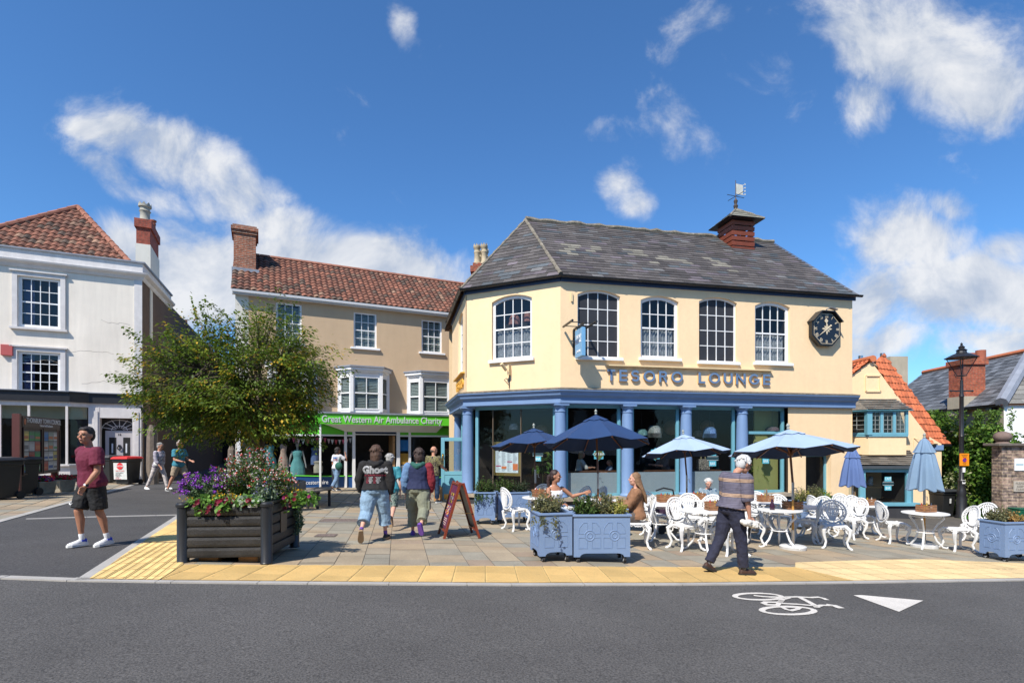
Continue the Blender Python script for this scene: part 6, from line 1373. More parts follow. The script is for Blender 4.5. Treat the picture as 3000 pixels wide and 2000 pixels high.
# stone troughs with flowers
rnd = random.Random(12)
for px_, Y, lab in ((117, 14.9, 'carved stone trough of red and violet flowers below the noticeboard, the nearer one'), (177, 15.9, 'carved stone trough of red flowers, the one farther from the black bins')):
    o = thing('stone_trough', lab, 'trough', GZ3(px_, Y), R(-14)); b = MB(); w_, d, h_ = .62, .45, .36
    def rr(k_, z): return [(-w_*k_/2, -d*k_/2, z), (w_*k_/2, -d*k_/2, z), (w_*k_/2, d*k_/2, z), (-w_*k_/2, d*k_/2, z)]
    b.ring([rr(.85, 0), rr(.9, .05), rr(1, h_-.05), rr(1.04, h_-.04), rr(1.04, h_)]); b.build('trough', mat('trough_stone', (.28, .25, .19), .95, .3, 5, 1, 20), o, bevel=.02)
    b = MB()
    for k_ in range(7): a = k_*.9; b.tube([(-.2+.06*k_+.05*cos(t+a), -.215-.0*t, .17+.07*sin(t*1.5+a)) for t in (0, .6, 1.2, 1.8, 2.4)], .014, 5)
    b.build('carving', MT['trough_stone'], o)
    f = thing('bedding_flowers', 'red and violet bedding flowers in the %s' % ('nearer carved stone trough' if px_ == 117 else 'farther carved stone trough'), 'flowers', GZ3(px_, Y)+Vector((0, 0, h_))); b = MB(); leaves(b, (0, 0, .02), (.36, .24, .1), 320, .06, [(.04, .1, .02), (.06, .14, .03)], rnd); b.build('foliage', leafm, f); b = MB(); leaves(b, (0, 0, .05), (.38, .25, .1), 260, .055, [(.6, .01, .02), (.55, .02, .1), (.1, .03, .3), (.08, .02, .2), (.6, .02, .02)] if px_ == 117 else [(.5, .01, .03), (.3, .01, .05)], rnd, .2, .6, 1.0); b.build('blooms', petal, f)
# stone posts in the alley
for px_, Y, w_, t_, b_, lab in ((446, 19.9, .40, 1244, 1404, 'rough tapering stone post against the dark alley wall'), (678, 20.4, .28, 1305, 1420, 'rough stone post at the left corner of the charity shop')):
    q = GZ3(px_, Y); o = MB(); h_ = CZ+(1300-t_)/F*Y-q.z; pr = [(w_*.54, -.3), (w_*.52, 0), (w_*.46, h_*.75), (w_*.43, h_*.9), (w_*.2, h_)]; o.lathe([(r_, z) for r_, z in pr], 9); ob = tag(o.build('stone_post', mat('rough_post', (.17, .135, .105), .95, .25, 6, 1.2, 18)), lab, 'stone post'); ob.location = q; ob.scale = (1, 1, 1)
# terrace across the road, only seen mirrored in the shop windows
TR = thing('brick_terrace', 'brick terrace across the road mirrored in the shop windows', 'building', (0, -9.5, 0)); b = MB(); b.box(-26, -6, -1, 26, 0, 8.2); b.build('wall', brickmat('terrace_brick', (.09, .04, .028), (.07, .035, .025), (.08, .07, .06)), TR)
for i in range(12):
    for z_ in (2.9, 5.6): b = MB(); b.box(-23+i*4, 0, z_, -21.8+i*4, .06, z_+1.5); b.build('window', whitep, TR)
    b = MB(); b.box(-23.5+i*4, .0, -.5, -20.7+i*4, .08, 2.3); b.build('shopfront', dark, TR)
# house behind the cafe whose chimney shows over the roof
RH = thing('rear_chimney_house', 'red brick chimney stack with clay pots rising behind the cafe roof', 'building', (at(1400, 27), 27, 0)); Yr = 27; 
b = MB(); z1 = CZ+(1300-775)/F*Yr; b.box(-.2, 0, -1, 2.2, 3, 9); b.build('wall', brown_r, RH); b = MB(); b.box(-.33, .2, 8.5, .85, 1.5, z1-.3); b.box(-.40, .12, z1-.3, .92, 1.6, z1); b.box(-.28, .3, z1, .8, 1.5, z1+.2); b.build('chimney', brick, RH)
for dx, dy in ((-.08, .5), (.3, .4), (.32, 1.1), (.0, 1.2)): pot(dx, dy, z1+.2, 1.0, .17, buff, par=RH)
# brick house closing the far end of the alley
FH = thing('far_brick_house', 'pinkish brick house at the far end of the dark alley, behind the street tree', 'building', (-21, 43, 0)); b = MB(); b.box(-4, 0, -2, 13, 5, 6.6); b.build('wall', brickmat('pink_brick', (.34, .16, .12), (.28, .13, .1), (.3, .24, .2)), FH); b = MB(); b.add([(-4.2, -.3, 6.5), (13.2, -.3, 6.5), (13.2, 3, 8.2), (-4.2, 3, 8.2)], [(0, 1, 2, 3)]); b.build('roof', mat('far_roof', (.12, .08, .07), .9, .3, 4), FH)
b = MB(); b.box(-4, -.1, -2, 13, -.001, 2.6); b.build('boundary_gate', mat('painted_shade', (.02, .017, .015), .8, .3, 3), FH)  # dark sheet across the foot of the house, painted as the alley's shade
# ================================================================= people
def fuse(mb, name, m, parent, vox=.009, smooth=4, disp=0, dscale=.12):
    me = bpy.data.meshes.new(name); me.from_pydata(mb.v, [], mb.f); o = bpy.data.objects.new(name, me); C.objects.link(o)
    r_ = o.modifiers.new('r', 'REMESH'); r_.mode = 'VOXEL'; r_.voxel_size = vox
    s_ = o.modifiers.new('s', 'SMOOTH'); s_.iterations = smooth; s_.factor = .5
    if disp:
        tx = bpy.data.textures.get('fold%.2f' % dscale) or bpy.data.textures.new('fold%.2f' % dscale, 'CLOUDS'); tx.noise_scale = dscale
        d = o.modifiers.new('d', 'DISPLACE'); d.texture = tx; d.strength = disp; d.mid_level = .5
    dg = bpy.context.evaluated_depsgraph_get(); me2 = bpy.data.meshes.new_from_object(o.evaluated_get(dg)); o.modifiers.clear(); o.data = me2; bpy.data.meshes.remove(me)
    me2.name = name; me2.materials.clear(); me2.materials.append(m); me2.polygons.foreach_set('use_smooth', [True]*len(me2.polygons)); o.parent = parent
    return o
def limb(b, pts, rs, n=10, ry=None):
    P = [Vector(p) for p in pts]; d0 = (P[0]-P[1]).normalized(); d1 = (P[-1]-P[-2]).normalized()
    rr = list(rs); q = [P[0]+d0*rr[0]*.8, P[0]+d0*rr[0]*.5]+P+[P[-1]+d1*rr[-1]*.5, P[-1]+d1*rr[-1]*.8]
    b.tube(q, [rr[0]*.45, rr[0]*.85]+rr+[rr[-1]*.85, rr[-1]*.45], n)
skin1 = mat('skin', (.50, .25, .165), .55, .08, 12, spec=.35); skin2 = mat('skin_pale', (.60, .33, .24), .55, .08, 12, spec=.35); skin3 = mat('skin_tan', (.40, .19, .115), .55, .08, 12, spec=.35)
eyem = mat('eye', (.03, .02, .015), .2, 0); lipm = mat('lips', (.38, .12, .10), .5, 0); watchm = black
def person(label, loc, H, face, P, O, group=None):
    """P pose dict, O outfit dict; local +y is forward, +x the person's right"""
    o = thing('person', label, 'person', loc, R(face-90)); k = H/1.75; W_ = O.get('w', 1.0); vx = O.get('vox', .009); sk = O.get('skin', skin1)
    V_ = Vector
    # skeleton
    L1, L2 = .43*k, .43*k; legs = []
    for s_, key in ((1, 'rl'), (-1, 'll')):
        a, kn, spl, fp = P.get(key, (0, 0, 3, 0)); a, kn, spl = R(a), R(kn), R(spl); hip = V_((s_*.088*k*W_**.5, 0, 0))
        kd = V_((s_*sin(spl), sin(a), -cos(a))).normalized(); knee = hip+kd*L1; b2 = a-kn; sd2 = V_((s_*sin(spl)*.3, sin(b2), -cos(b2))).normalized(); ank = knee+sd2*L2
        fp = R(fp); fd = V_((s_*sin(R(P.get('toe', 8))), cos(fp), sin(fp))).normalized(); toe = ank+fd*.155*k+V_((0, 0, -.05*k)) ; heel = ank-fd*.055*k+V_((0, 0, -.055*k)); ball = ank+fd*.115*k+V_((0, 0, -.06*k))
        legs.append((hip, knee, ank, heel, ball, toe, fd))
    low = min(min(l_[3].z-.022*k, l_[4].z-.02*k) for l_ in legs); base = V_((0, 0, -low)); 
    legs = [tuple(q+base if i < 6 else q for i, q in enumerate(l_)) for l_ in legs]; hipc = base
    ln, sl = R(P.get('lean', 3)), R(P.get('side', 0)); sp_ = V_((sin(sl), sin(ln), cos(ln))).normalized(); tw = R(P.get('twist', 0)); Xt = V_((cos(tw), sin(tw), 0)); Yt = V_((-sin(tw), cos(tw), 0))
    Yt = (Yt-sp_*Yt.dot(sp_)).normalized(); Xt = Yt.cross(sp_).normalized()
    def S_(t, x_=0, y_=0): return hipc+sp_*t*k+Xt*x_*k+Yt*y_*k
    f = O.get('fem', 0); shw = .185-.02*f
    hl = R(P.get('hlean', P.get('lean', 3))); hs = V_((sin(sl)*.5, sin(hl), cos(hl))).normalized(); neck0 = S_(.50, 0, -.005); headc = S_(.51)+hs*.172*k+Yt*.02*k
    hy = R(P.get('hyaw', 0)); Hf = (Matrix.Rotation(hy, 3, 'Z') @ V_((Yt.x, Yt.y, 0)).normalized()); pit = R(P.get('pitch', 0)); Hz = V_((0, 0, 1))
    Hr = Hf.cross(Hz).normalized(); HM = Matrix((Hr, Hf, Hz)).transposed() @ Matrix.Rotation(pit, 3, 'X')
    kb = k; kh = k*O.get('hs', 1.08)
    def hd(x_, y_, z_): return headc+HM @ V_((x_*kh, y_*kh, z_*kh))
    arms = []
    for s_, key in ((1, 'ra'), (-1, 'la')):
        a, ab, el, inn_ = P.get(key, (0, 8, 15, 5)); sh = S_(.455, s_*shw*(1+.5*(W_-1)), -.005)
        def dirv(an, out): return (Xt*s_*sin(R(out))+Yt*sin(R(an))*cos(R(out))-V_((0, 0, 1))*cos(R(an))*cos(R(out))).normalized()
        e = sh+dirv(a, ab)*.295*k; w_ = e+dirv(a+el, -inn_)*.25*k; arms.append((sh, e, w_, dirv(a+el+P.get('curl', 12), -inn_*.5), s_))
    # body
    b = MB()
    def ell(t, rx, ry, y_=0, n=16): c_ = S_(t, 0, y_); return [c_+Xt*rx*k*W_*cos(2*pi*i/n)+Yt*ry*k*(1+(W_-1)*1.2)*sin(2*pi*i/n) for i in range(n)]
    torso = [(-.09, .10, .08, 0), (-.06, .155+.008*f, .105, -.005), (0, .168+.008*f, .118, -.01), (.08, .152, .105, 0), (.17, .135-.012*f, .098, .005), (.26, .148-.01*f, .108+.012*f, .008+.006*f), (.34, .165-.012*f, .115+.015*f, .008+.01*f), (.41, .172-.012*f, .10, 0), (.455, .155-.01*f, .085, -.005), (.485, .112, .068, -.008), (.51, .068, .058, -.006)]
    def tor(mb, grow, lo=-.1, hi=.6, flare=0):
        rs = [ell(t, rx+grow+(flare*max(0, .25-t)), ry+grow+(flare*max(0, .25-t)), y_) for t, rx, ry, y_ in torso if lo <= t <= hi]; mb.ring(rs)
    tor(b, -.006)
    limb(b, [S_(.47), neck0+sp_*.03*k, hd(0, -.02, -.06)], [.056*k, .050*k, .052*k], 12)
    b.ball(hd(0, -.008, .02), (.074*kh, .092*kh, .098*kh), 18, M=HM); b.ball(hd(0, .022, -.045), (.056*kh, .065*kh, .068*kh), 14, M=HM); b.ball(hd(0, .055, -.085), (.026*kh, .024*kh, .022*kh), 10, M=HM)
    limb(b, [hd(0, .078, .022), hd(0, .100, -.012)], [.009*kh, .0145*kh], 8); b.ball(hd(0, .083, -.048), (.024*kh, .01*kh, .008*kh), 8, M=HM)
    for s_ in (-1, 1):
        b.ball(hd(s_*.073, -.008, -.002), (.011*kh, .02*kh, .03*kh), 8, M=HM); b.ball(hd(s_*.04, .066, -.02), (.022*kh, .02*kh, .02*kh), 8, M=HM); b.ball(hd(s_*.03, .078, .032), (.024*kh, .011*kh, .007*kh), 8, M=HM)
    wm_ = 1+(W_-1)*.8
    for sh, e, w_, hdv, s_ in arms:
        limb(b, [sh+(e-sh)*.10-Xt*s_*.012*k, sh+(e-sh)*.38, e], [.046*k*wm_, .045*k*wm_, .037*k*wm_]); limb(b, [e, e+(w_-e)*.3, w_], [.038*k*wm_, .039*k*wm_, .024*k])
        # hand: palm, four fingers of different length, thumb
        ax = (w_-e).normalized(); side = (Yt*1.0-ax*Yt.dot(ax)); side = side.normalized() if side.length > .2 else Xt.copy(); nrm = ax.cross(side).normalized()*(-s_)
        if P.get('palm') and s_ in P['palm']: side, nrm = (Matrix.Rotation(R(P['palm'][s_]), 3, ax) @ side), (Matrix.Rotation(R(P['palm'][s_]), 3, ax) @ nrm)
        pc = w_+ax*.045*k; b.ring([[p_+side*rx*k*cos(2*pi*i/10)+nrm*ry*k*sin(2*pi*i/10) for i in range(10)] for p_, rx, ry in ((w_-ax*.01*k, .022, .017), (w_+ax*.02*k, .032, .016), (w_+ax*.06*k, .041, .015), (w_+ax*.088*k, .038, .012))])
        cu_ = P.get('grip', {}).get(s_, .55)
        for j, (off, ln_) in enumerate(((.029, .072), (.010, .080), (-.010, .074), (-.028, .058))):
            p0 = w_+ax*.082*k+side*off*k; d1 = (ax+nrm*-cu_*.5).normalized(); d2 = (ax-nrm*cu_*1.6).normalized(); d3 = (ax*.6-nrm*cu_*2.4).normalized()
            p1 = p0+d1*ln_*.45*k; p2 = p1+d2*ln_*.32*k; p3 = p2+d3*ln_*.25*k; limb(b, [p0, p1, p2, p3], [.0095*k, .0088*k, .008*k, .0068*k], 7)
        t0 = w_+ax*.022*k+side*.026*k; td = (ax*.7+side*.65-nrm*.35*cu_).normalized(); limb(b, [t0, t0+td*.035*k, t0+td*.035*k+(ax*.9+side*.2-nrm*cu_*.5).normalized()*.03*k], [.013*k, .0105*k, .008*k], 7)
    for hip, knee, ank, heel, ball, toe, fd in legs:
        limb(b, [hip, hip+(knee-hip)*.4, knee], [.082*k*wm_, .073*k*wm_, .051*k*wm_]); d = knee-hip; cal = knee+(ank-knee)*.32+fd*-.012*k; limb(b, [knee, cal, knee+(ank-knee)*.7, ank], [.050*k*wm_, .052*k*wm_, .036*k, .031*k]); limb(b, [ank+V_((0, 0, -.02*k)), ball], [.033*k, .026*k])
    bd = fuse(b, 'body', sk, o, vx, 3)
    # face details
    e_ = MB(); [e_.ball(hd(s_*.031, .080, .008), (.0125*kh, .008*kh, .0075*kh), 8, M=HM) for s_ in (-1, 1)]; e_.build('eyes', eyem, bd, smooth=True)
    e_ = MB(); e_.ball(hd(0, .091, -.050), (.022*kh, .006*kh, .0065*kh), 8, M=HM); e_.build('lips', lipm, bd, smooth=True)
    if O.get('glasses'):
        e_ = MB()
        for s_ in (-1, 1): e_.tube([hd(s_*.034+.026*cos(a), .100-.004*abs(cos(a)), .006+.019*sin(a)) for a in [2*pi*i/12 for i in range(12)]], .0022*kh, 4, True); e_.beam(hd(s_*.06, .098, .012), hd(s_*.080, -.01, .014), .004*kh)
        e_.beam(hd(-.01, .103, .008), hd(.01, .103, .008), .004*kh); g_ = e_.build('glasses', black, bd)
        if O['glasses'] == 2: e_ = MB(); [e_.ball(hd(s_*.034, .100, .006), (.025*kh, .005*kh, .018*kh), 10, M=HM) for s_ in (-1, 1)]; e_.build('dark_lens', mat('lens_dark', (.01, .01, .01), .1), g_, smooth=True)
    # hair
    hs_ = O.get('hair')
    if hs_:
        hm, st = hs_; b = MB(); rnd_ = random.Random(int(H*1000))
        b.ball(hd(0, -.022, .042), (.080*kh, .090*kh, .088*kh), 16, M=HM); b.ball(hd(0, -.045, .0), (.078*kh, .066*kh, .09*kh), 14, M=HM)
        if st == 'short': b.ball(hd(0, .030, .086), (.060*kh, .050*kh, .030*kh), 12, M=HM)
        if st in ('messy', 'bob', 'curly', 'white'):
            for _ in range(46 if st != 'white' else 90):
                a = rnd_.uniform(0, 2*pi); el = rnd_.uniform(-.1, 1.4); v_ = V_((cos(a)*cos(el)*.078, sin(a)*cos(el)*.088-.02, sin(el)*.085+.04))
                if v_.y > .045 and v_.z < .085: continue
                q = hd(*v_); dn = HM @ (V_((v_.x*.4, v_.y*.15, -.022 if st != 'curly' else .0))*kh); limb(b, [q, q+dn*.6, q+dn*1.3], [.016*kh, .013*kh, .006*kh], 6)
        if st in ('bob', 'messy'):
            for i in range(22): a = pi*(.98+1.04*i/21); q = hd(.074*cos(a), .07*sin(a)-.02, .01); limb(b, [q, hd(.083*cos(a), .08*sin(a)-.025, -.05), hd(.082*cos(a), .082*sin(a)-.025, -.10-.02*rnd_.random()-(.10 if st == 'bob' else 0))], [.017*kh, .017*kh, .008*kh], 6)
        if st in ('bob', 'messy'): b.ball(hd(0, -.052, -.05), (.072*kh, .05*kh, .085*kh), 12, M=HM)
        if st == 'long':
            for i in range(24): a = pi*(.96+1.08*i/23); x1, y1 = cos(a), sin(a); limb(b, [hd(.072*x1, .07*y1-.015, .04), hd(.088*x1, .085*y1-.03, -.06), S_(.50, .10*x1, -.10+.03*y1), S_(.36, .10*x1, -.15+.03*y1), S_(.22+.04*rnd_.random(), .085*x1, -.165+.03*y1)], [.016*kh, .019*kh, .022*kh, .02*kh, .008*kh], 6)
        if st == 'pony':
            limb(b, [hd(0, -.09, .03), hd(0, -.13, .0), hd(0, -.14, -.10), hd(.01, -.13, -.19), hd(.01, -.12, -.24)], [.028*kh, .033*kh, .034*kh, .026*kh, .012*kh], 8)
        ho_ = fuse(b, 'hair', hm, o, max(.006, vx*.8), 3, disp=.010*kh, dscale=.03)
    else: hm = mat('hair_stubble', (.12, .10, .09), .9, .2, 30)
    e_ = MB(); [e_.ball(hd(s_*.031, .086, .030), (.018*kh, .005*kh, .004*kh), 6, M=HM) for s_ in (-1, 1)]; e_.build('eyebrows', hm if hs_ and hs_[1] not in ('white', 'curly') else mat('brow_grey', (.2, .17, .15), .9), bd)
    # clothes
    if 'bottom' in O:
        m_, ln_, gr = O['bottom']; b = MB(); tor(b, gr*.8+.004, -.1, O.get('waist', .12))
        for hip, knee, ank, heel, ball, toe, fd in legs:
            fullp = [hip, hip+(knee-hip)*.5, knee, knee+(ank-knee)*.5, ank+(knee-ank)*.06]; fr_ = [.094, .088, .066, .058, .050]; ts = [0, .25, .5, .75, 1]
            pts, rs = [fullp[0]], [(fr_[0]+gr)*k*wm_]
            for i in range(1, 5):
                if ts[i] < ln_: pts.append(fullp[i]); rs.append((fr_[i]+gr)*k*wm_)
                else:
                    t = (ln_-ts[i-1])/.25; pts.append(fullp[i-1]+(fullp[i]-fullp[i-1])*t); rs.append((fr_[i-1]+(fr_[i]-fr_[i-1])*t+gr*(1+O.get('flare', .35)))*k*wm_); break
            b.tube(pts, rs, 14)
        fuse(b, O.get('bname', 'trousers'), m_, o, vx, 3, disp=.028*k, dscale=.09)
    if 'top' in O:
        m_, slv, hem, gr = O['top']; b = MB(); tor(b, gr, -hem-.001, .52 if slv > 0 else .42, O.get('tflare', .06))
        if hem > .09: b.ring([ell(-hem, .172+gr, .125+gr, -.008), ell(-.02, .174+gr, .125+gr, -.008)])
        if slv == 0:
            for s_ in (-1, 1): limb(b, [S_(.36, s_*.085, .06), S_(.49, s_*.082, .0), S_(.36, s_*.10, -.08)], [.024*k]*3, 8)
        sm = O.get('sleeves')
        for ix, (sh, e, w_, hdv, s_) in enumerate(arms):
            if slv <= 0: continue
            b2 = MB() if sm else b
            if slv <= .5: limbp = [sh, sh+(e-sh)*slv*2*.75]; rs = [(.058+gr)*k*wm_, (.055+gr*1.5)*k*wm_]; b2.tube([sh-(e-sh)*.20, sh-(e-sh)*.06]+limbp, [(.028+gr)*k*wm_, (.054+gr)*k*wm_]+rs, 12)
            else: t = (slv-.5)*2; b2.tube([sh-(e-sh)*.22, sh-(e-sh)*.08, sh, sh+(e-sh)*.5, e, e+(w_-e)*t*.6, e+(w_-e)*t*.93, e+(w_-e)*t], [(.026+gr)*k*wm_, (.054+gr)*k*wm_, (.062+gr)*k*wm_, (.058+gr)*k*wm_, (.052+gr)*k*wm_, (.046+gr)*k*wm_, (.034+gr)*k, (.030+gr*.6)*k], 12)
            if sm: fuse(b2, 'sleeve', sm[ix], o, vx, 3, disp=.025*k, dscale=.07)
        to_ = fuse(b, O.get('tname', 'shirt'), m_, o, vx, 3, disp=.024*k, dscale=.10)
        O['_top'] = to_
    if O.get('hood'):
        b = MB(); limb(b, [S_(.50, -.10, .03), S_(.50, -.11, -.05), S_(.465, -.05, -.12), S_(.44, 0, -.135), S_(.465, .05, -.12), S_(.50, .11, -.05), S_(.50, .10, .03)], [.035*k, .045*k, .048*k, .05*k, .048*k, .045*k, .035*k], 10); b.ball(S_(.44, 0, -.10), (.10*k, .05*k, .08*k), 12); fuse(b, 'hood', O['hood'], o, vx, 3, disp=.02*k, dscale=.05)
    if O.get('collar'): b = MB(); b.tube([S_(.495+.012*cos(a), .068*cos(a), .062*sin(a)-.003) for a in [2*pi*i/16 for i in range(16)]], .016*k, 6, True); b.build('collar', O['collar'], o, smooth=True)
    sh_ = O.get('shoe')
    if sh_:
        for hip, knee, ank, heel, ball, toe, fd in legs:
            b = MB(); up = V_((0, 0, 1)); up = (up-fd*up.dot(fd)).normalized(); sd__ = fd.cross(up)
            hb, tb = ank-fd*.065*k-up*.062*k, ank+fd*.185*k-up*.064*k; L_ = (tb-hb)
            def fr3(t, w_, h_, z_=0): c_ = hb+L_*t+up*z_*k; return [c_+sd__*w_*k*cos(a)+up*(h_*k*max(0, sin(a))+.0) for a in [2*pi*i/12 for i in range(12)]]
            b.ring([fr3(-.02, .02, .03), fr3(.03, .034, .07), fr3(.2, .040, .088), fr3(.38, .041, .085), fr3(.6, .048, .062), fr3(.82, .048, .048), fr3(.97, .034, .036), fr3(1.02, .012, .02)]); so = fuse(b, 'shoe', sh_[0], o, .006, 2)
            s2 = MB(); s2.ring([[hb+L_*t+sd__*w_*k*sg+up*z_*k for sg, z_ in ((-1, -.02), (1, -.02), (1, .012), (-1, .012))] for t, w_ in ((-.03, .026), (.08, .04), (.3, .042), (.62, .052), (.85, .05), (1.03, .022))]); s2.build('sole', sh_[1], so)
            if len(sh_) > 2 and sh_[2]: c2 = MB(); limb(c2, [ank+(knee-ank)*O.get('sockh', .16), ank+(knee-ank)*.02], [.037*k, .034*k], 10); c2.build('sock', sh_[2], o, smooth=True)
    return o, dict(S=S_, arms=arms, legs=legs, hd=hd, X=Xt, Y=Yt, k=k, top=O.get('_top'), sp=sp_)
def gpt(px, Y): x_ = at(px, Y); return Vector((x_, Y, G(x_, Y)+.015))
browh = mat('hair_brown', (.07, .035, .02), .7, .3, 30); darkh = mat('hair_dark', (.018, .014, .013), .7, .3, 30); greyh = mat('hair_grey', (.32, .31, .29), .8, .3, 40); whiteh = mat('hair_white', (.50, .50, .49), .8, .15, 40); blondh = mat('hair_blonde', (.20, .11, .055), .7, .35, 30)
wsole = mat('sole_white', (.7, .7, .68), .6); bsole = mat('sole_black', (.02, .02, .02), .7); tsole = mat('sole_tan', (.35, .24, .14), .8)
wsock = mat('sock_white', (.75, .75, .74), .9, .05, 10); psock = mat('sock_purple', (.14, .06, .28), .9, .4, 22)
maroon = mat('maroon_cotton', (.135, .012, .035), .85, .12, 4); bshort = mat('black_shorts', (.009, .009, .010), .8, .15, 5)
denim = mat('light_denim', (.22, .33, .44), .85, .22, 5, var2=.15, scale2=60); denimd = mat('mid_denim', (.14, .22, .33), .85, .25, 5)
# 1 the man in maroon
o, J = person('man in a maroon T-shirt and black shorts striding across the side road', gpt(270, 7.65), 1.73, -112, dict(toe=2, rl=(17, 24, 1, 0), ll=(-5, 10, 1, -4), lean=5, ra=(-14, 16, 12, 4), la=(4, 10, 32, 6), hyaw=22, twist=-4, grip={-1: 1.1, 1: .5}),
    dict(vox=.0075, w=1.1, skin=skin3, hair=(darkh, 'short'), top=(maroon, .46, .08, .022), bottom=(bshort, .46, .016), bname='shorts', shoe=(mat('shoe_white', (.7, .7, .7), .6, .06, 9), wsole, wsock), flare=.9, sockh=.2))
sh, e, w_, hv, s_ = J['arms'][1]; ax = (w_-e).normalized(); b = MB(); b.tube([w_-ax*.03, w_-ax*.008], .031, 12); wt = b.build('watch_strap', wsock, o, smooth=True); b = MB(); b.rb(w_-ax*.019-J['X']*.031, (.012, .035, .038)); b.build('watch_face', bsole, wt)
for i, (hip, knee, ank, heel, ball, toe, fd) in enumerate(J['legs']): b = MB(); b.tube([ank-fd*.045+Vector((0, 0, -.02)), ank+fd*.02+Vector((0, 0, -.01))], .037, 10); b.build('heel_trim', mat('trim_blue', (.02, .05, .45), .6), o)
hip, knee = J['legs'][0][0], J['legs'][0][1]; p = hip+(knee-hip)*.74; d = (knee-hip).normalized()
b = MB(); q = p+J['Y']*.112+J['X']*.02
b.tube([q+J['X']*-.035+Vector((0, .0, .022)), q+Vector((0, 0, .0)), q+J['X']*.03+Vector((0, 0, .01)), q+J['X']*.045+Vector((0, 0, .022))], [.005, .010, .010, .003], 6); b.tube([q, q+Vector((0, 0, -.022))], [.008, .003], 5); b.build('shorts_logo', wsole, o)
b = MB(); q = J['S'](.33, .07, .135); b.ball(q, .012, 6); b.build('chest_logo', wsole, o)
# 2, 3 the couple
o, J = person('grey haired woman in a striped top and pale trousers walking beside a man in teal', gpt(463, 17.5), 1.60, -8, dict(rl=(-20, 8, 3, -22), ll=(24, 12, 3, 6), lean=6, ra=(12, 8, 25, 5), la=(-4, 8, 10, 4), pitch=-12),
    dict(vox=.012, fem=1, w=1.02, skin=skin1, hair=(greyh, 'curly'), glasses=2, top=(bandmat('navy_stripe', [(0, (.05, .02, .10)), (.5, (.6, .58, .6))], .045), .8, .10, .014), bottom=(mat('pale_trousers', (.52, .47, .45), .85, .08, 6), .97, .004), shoe=(wsock, wsole, None)))
b = MB(); b.tube([J['S'](.47, -.10, .04), J['S'](.30, .0, .15), J['S'](.12, .16, .10)], .008, 5); st = b.build('bag_strap', wsock, o); q = J['S'](.05, .19, .08); b = MB(); b.ball(q, (.05, .09, .08), 10); tag(b.build('shoulder_bag', mat('bag_white', (.6, .6, .58), .6), o, smooth=True), 'small white shoulder bag')
o, J = person('man in a teal polo shirt and beige shorts with dark sunglasses', gpt(524, 17.3), 1.72, -10, dict(rl=(-16, 10, 3, -10), ll=(24, 12, 3, 4), lean=2, ra=(8, 8, 70, 10), la=(14, 8, 66, 16), hyaw=-10),
    dict(vox=.012, w=1.12, skin=skin1, hair=(mat('hair_short_grey', (.34, .28, .25), .9, .1, 20), None), glasses=2, top=(mat('teal_polo', (.035, .20, .27), .8, .1, 5), .45, .09, .016), collar=mat('teal_polo2', (.03, .18, .25), .8), bottom=(mat('beige_shorts', (.36, .28, .20), .85, .1, 6), .44, .014), bname='shorts', shoe=(mat('shoe_grey', (.05, .05, .05), .7), wsole, None)))
# 4 black hoodie
blackh = mat('hoodie_black', (.013, .012, .012), .9, .2, 5); 
o, J = person('person in a black tour hoodie and wide denim shorts, seen from behind', gpt(1100, 9.1), 1.66, 92, dict(rl=(16, 8, 5, 0), ll=(-14, 38, 6, -62), lean=4, ra=(-6, 12, 10, 2), la=(10, 20, 10, 4), twist=4),
    dict(vox=.009, w=1.2, skin=skin2, hair=(browh, 'bob'), hood=blackh, top=(blackh, 1.0, .04, .021), tname='hoodie', tflare=.12, bottom=(denim, .78, .034), bname='shorts', flare=.5, waist=.08, shoe=(mat('skate_black', (.03, .03, .03), .8, .5, 25), tsole, psock)))
M_ = Matrix((-J['X'], J['sp'], -J['Y'])).transposed().to_4x4()
def backtext(s, size, t, xo, m, nm, par, bold=0, sx=1, yb=-.165, rot=0):
    M2 = Matrix.Translation(J['S'](t, xo, yb)) @ Matrix((J['X'], J['sp'], -J['Y'])).transposed().to_4x4() @ Matrix.Rotation(rot, 4, 'Z')
    return text(s, size*J['k'], .004, m, nm, par, M2, bold=bold, sx=sx)
hw = mat('print_white', (.6, .6, .6), .7, .1, 20); hr = mat('print_red', (.35, .03, .06), .7)
from mathutils.bvhtree import BVHTree
def press(objs, tgt, Yd, off=.006):   # lay printing on the garment it is printed on
    bv = BVHTree.FromPolygons([v_.co for v_ in tgt.data.vertices], [tuple(p.vertices) for p in tgt.data.polygons])
    for o_ in objs:
        for v_ in o_.data.vertices:
            h = bv.ray_cast(v_.co-Yd*.6, Yd)
            if h[0] is not None: v_.co = h[0]-Yd*off
t_ = J['top']; pr = []
pr.append(backtext('Ghost', .175, .355, -.0, hw, 'hoodie_print', t_, .010, 1.0, -.175)); pr.append(backtext('UK / EUROPE TOUR 2025', .036, .262, 0, hr, 'hoodie_print', t_, .002, .95, -.175))
for c_ in range(2):
    for r__ in range(6): pr.append(backtext('12.04', .022, .225-.020*r__, -.125+.13*c_, hr, 'hoodie_print', t_, .001, 1, -.17)); pr.append(backtext(['MANCHESTER', 'GLASGOW', 'LONDON', 'BIRMINGHAM', 'DUBLIN', 'PARIS'][r__], .018, .225-.020*r__, -.07+.135*c_, hw, 'hoodie_print', t_, .001, .8, -.17))
press(pr, t_, J['Y'])
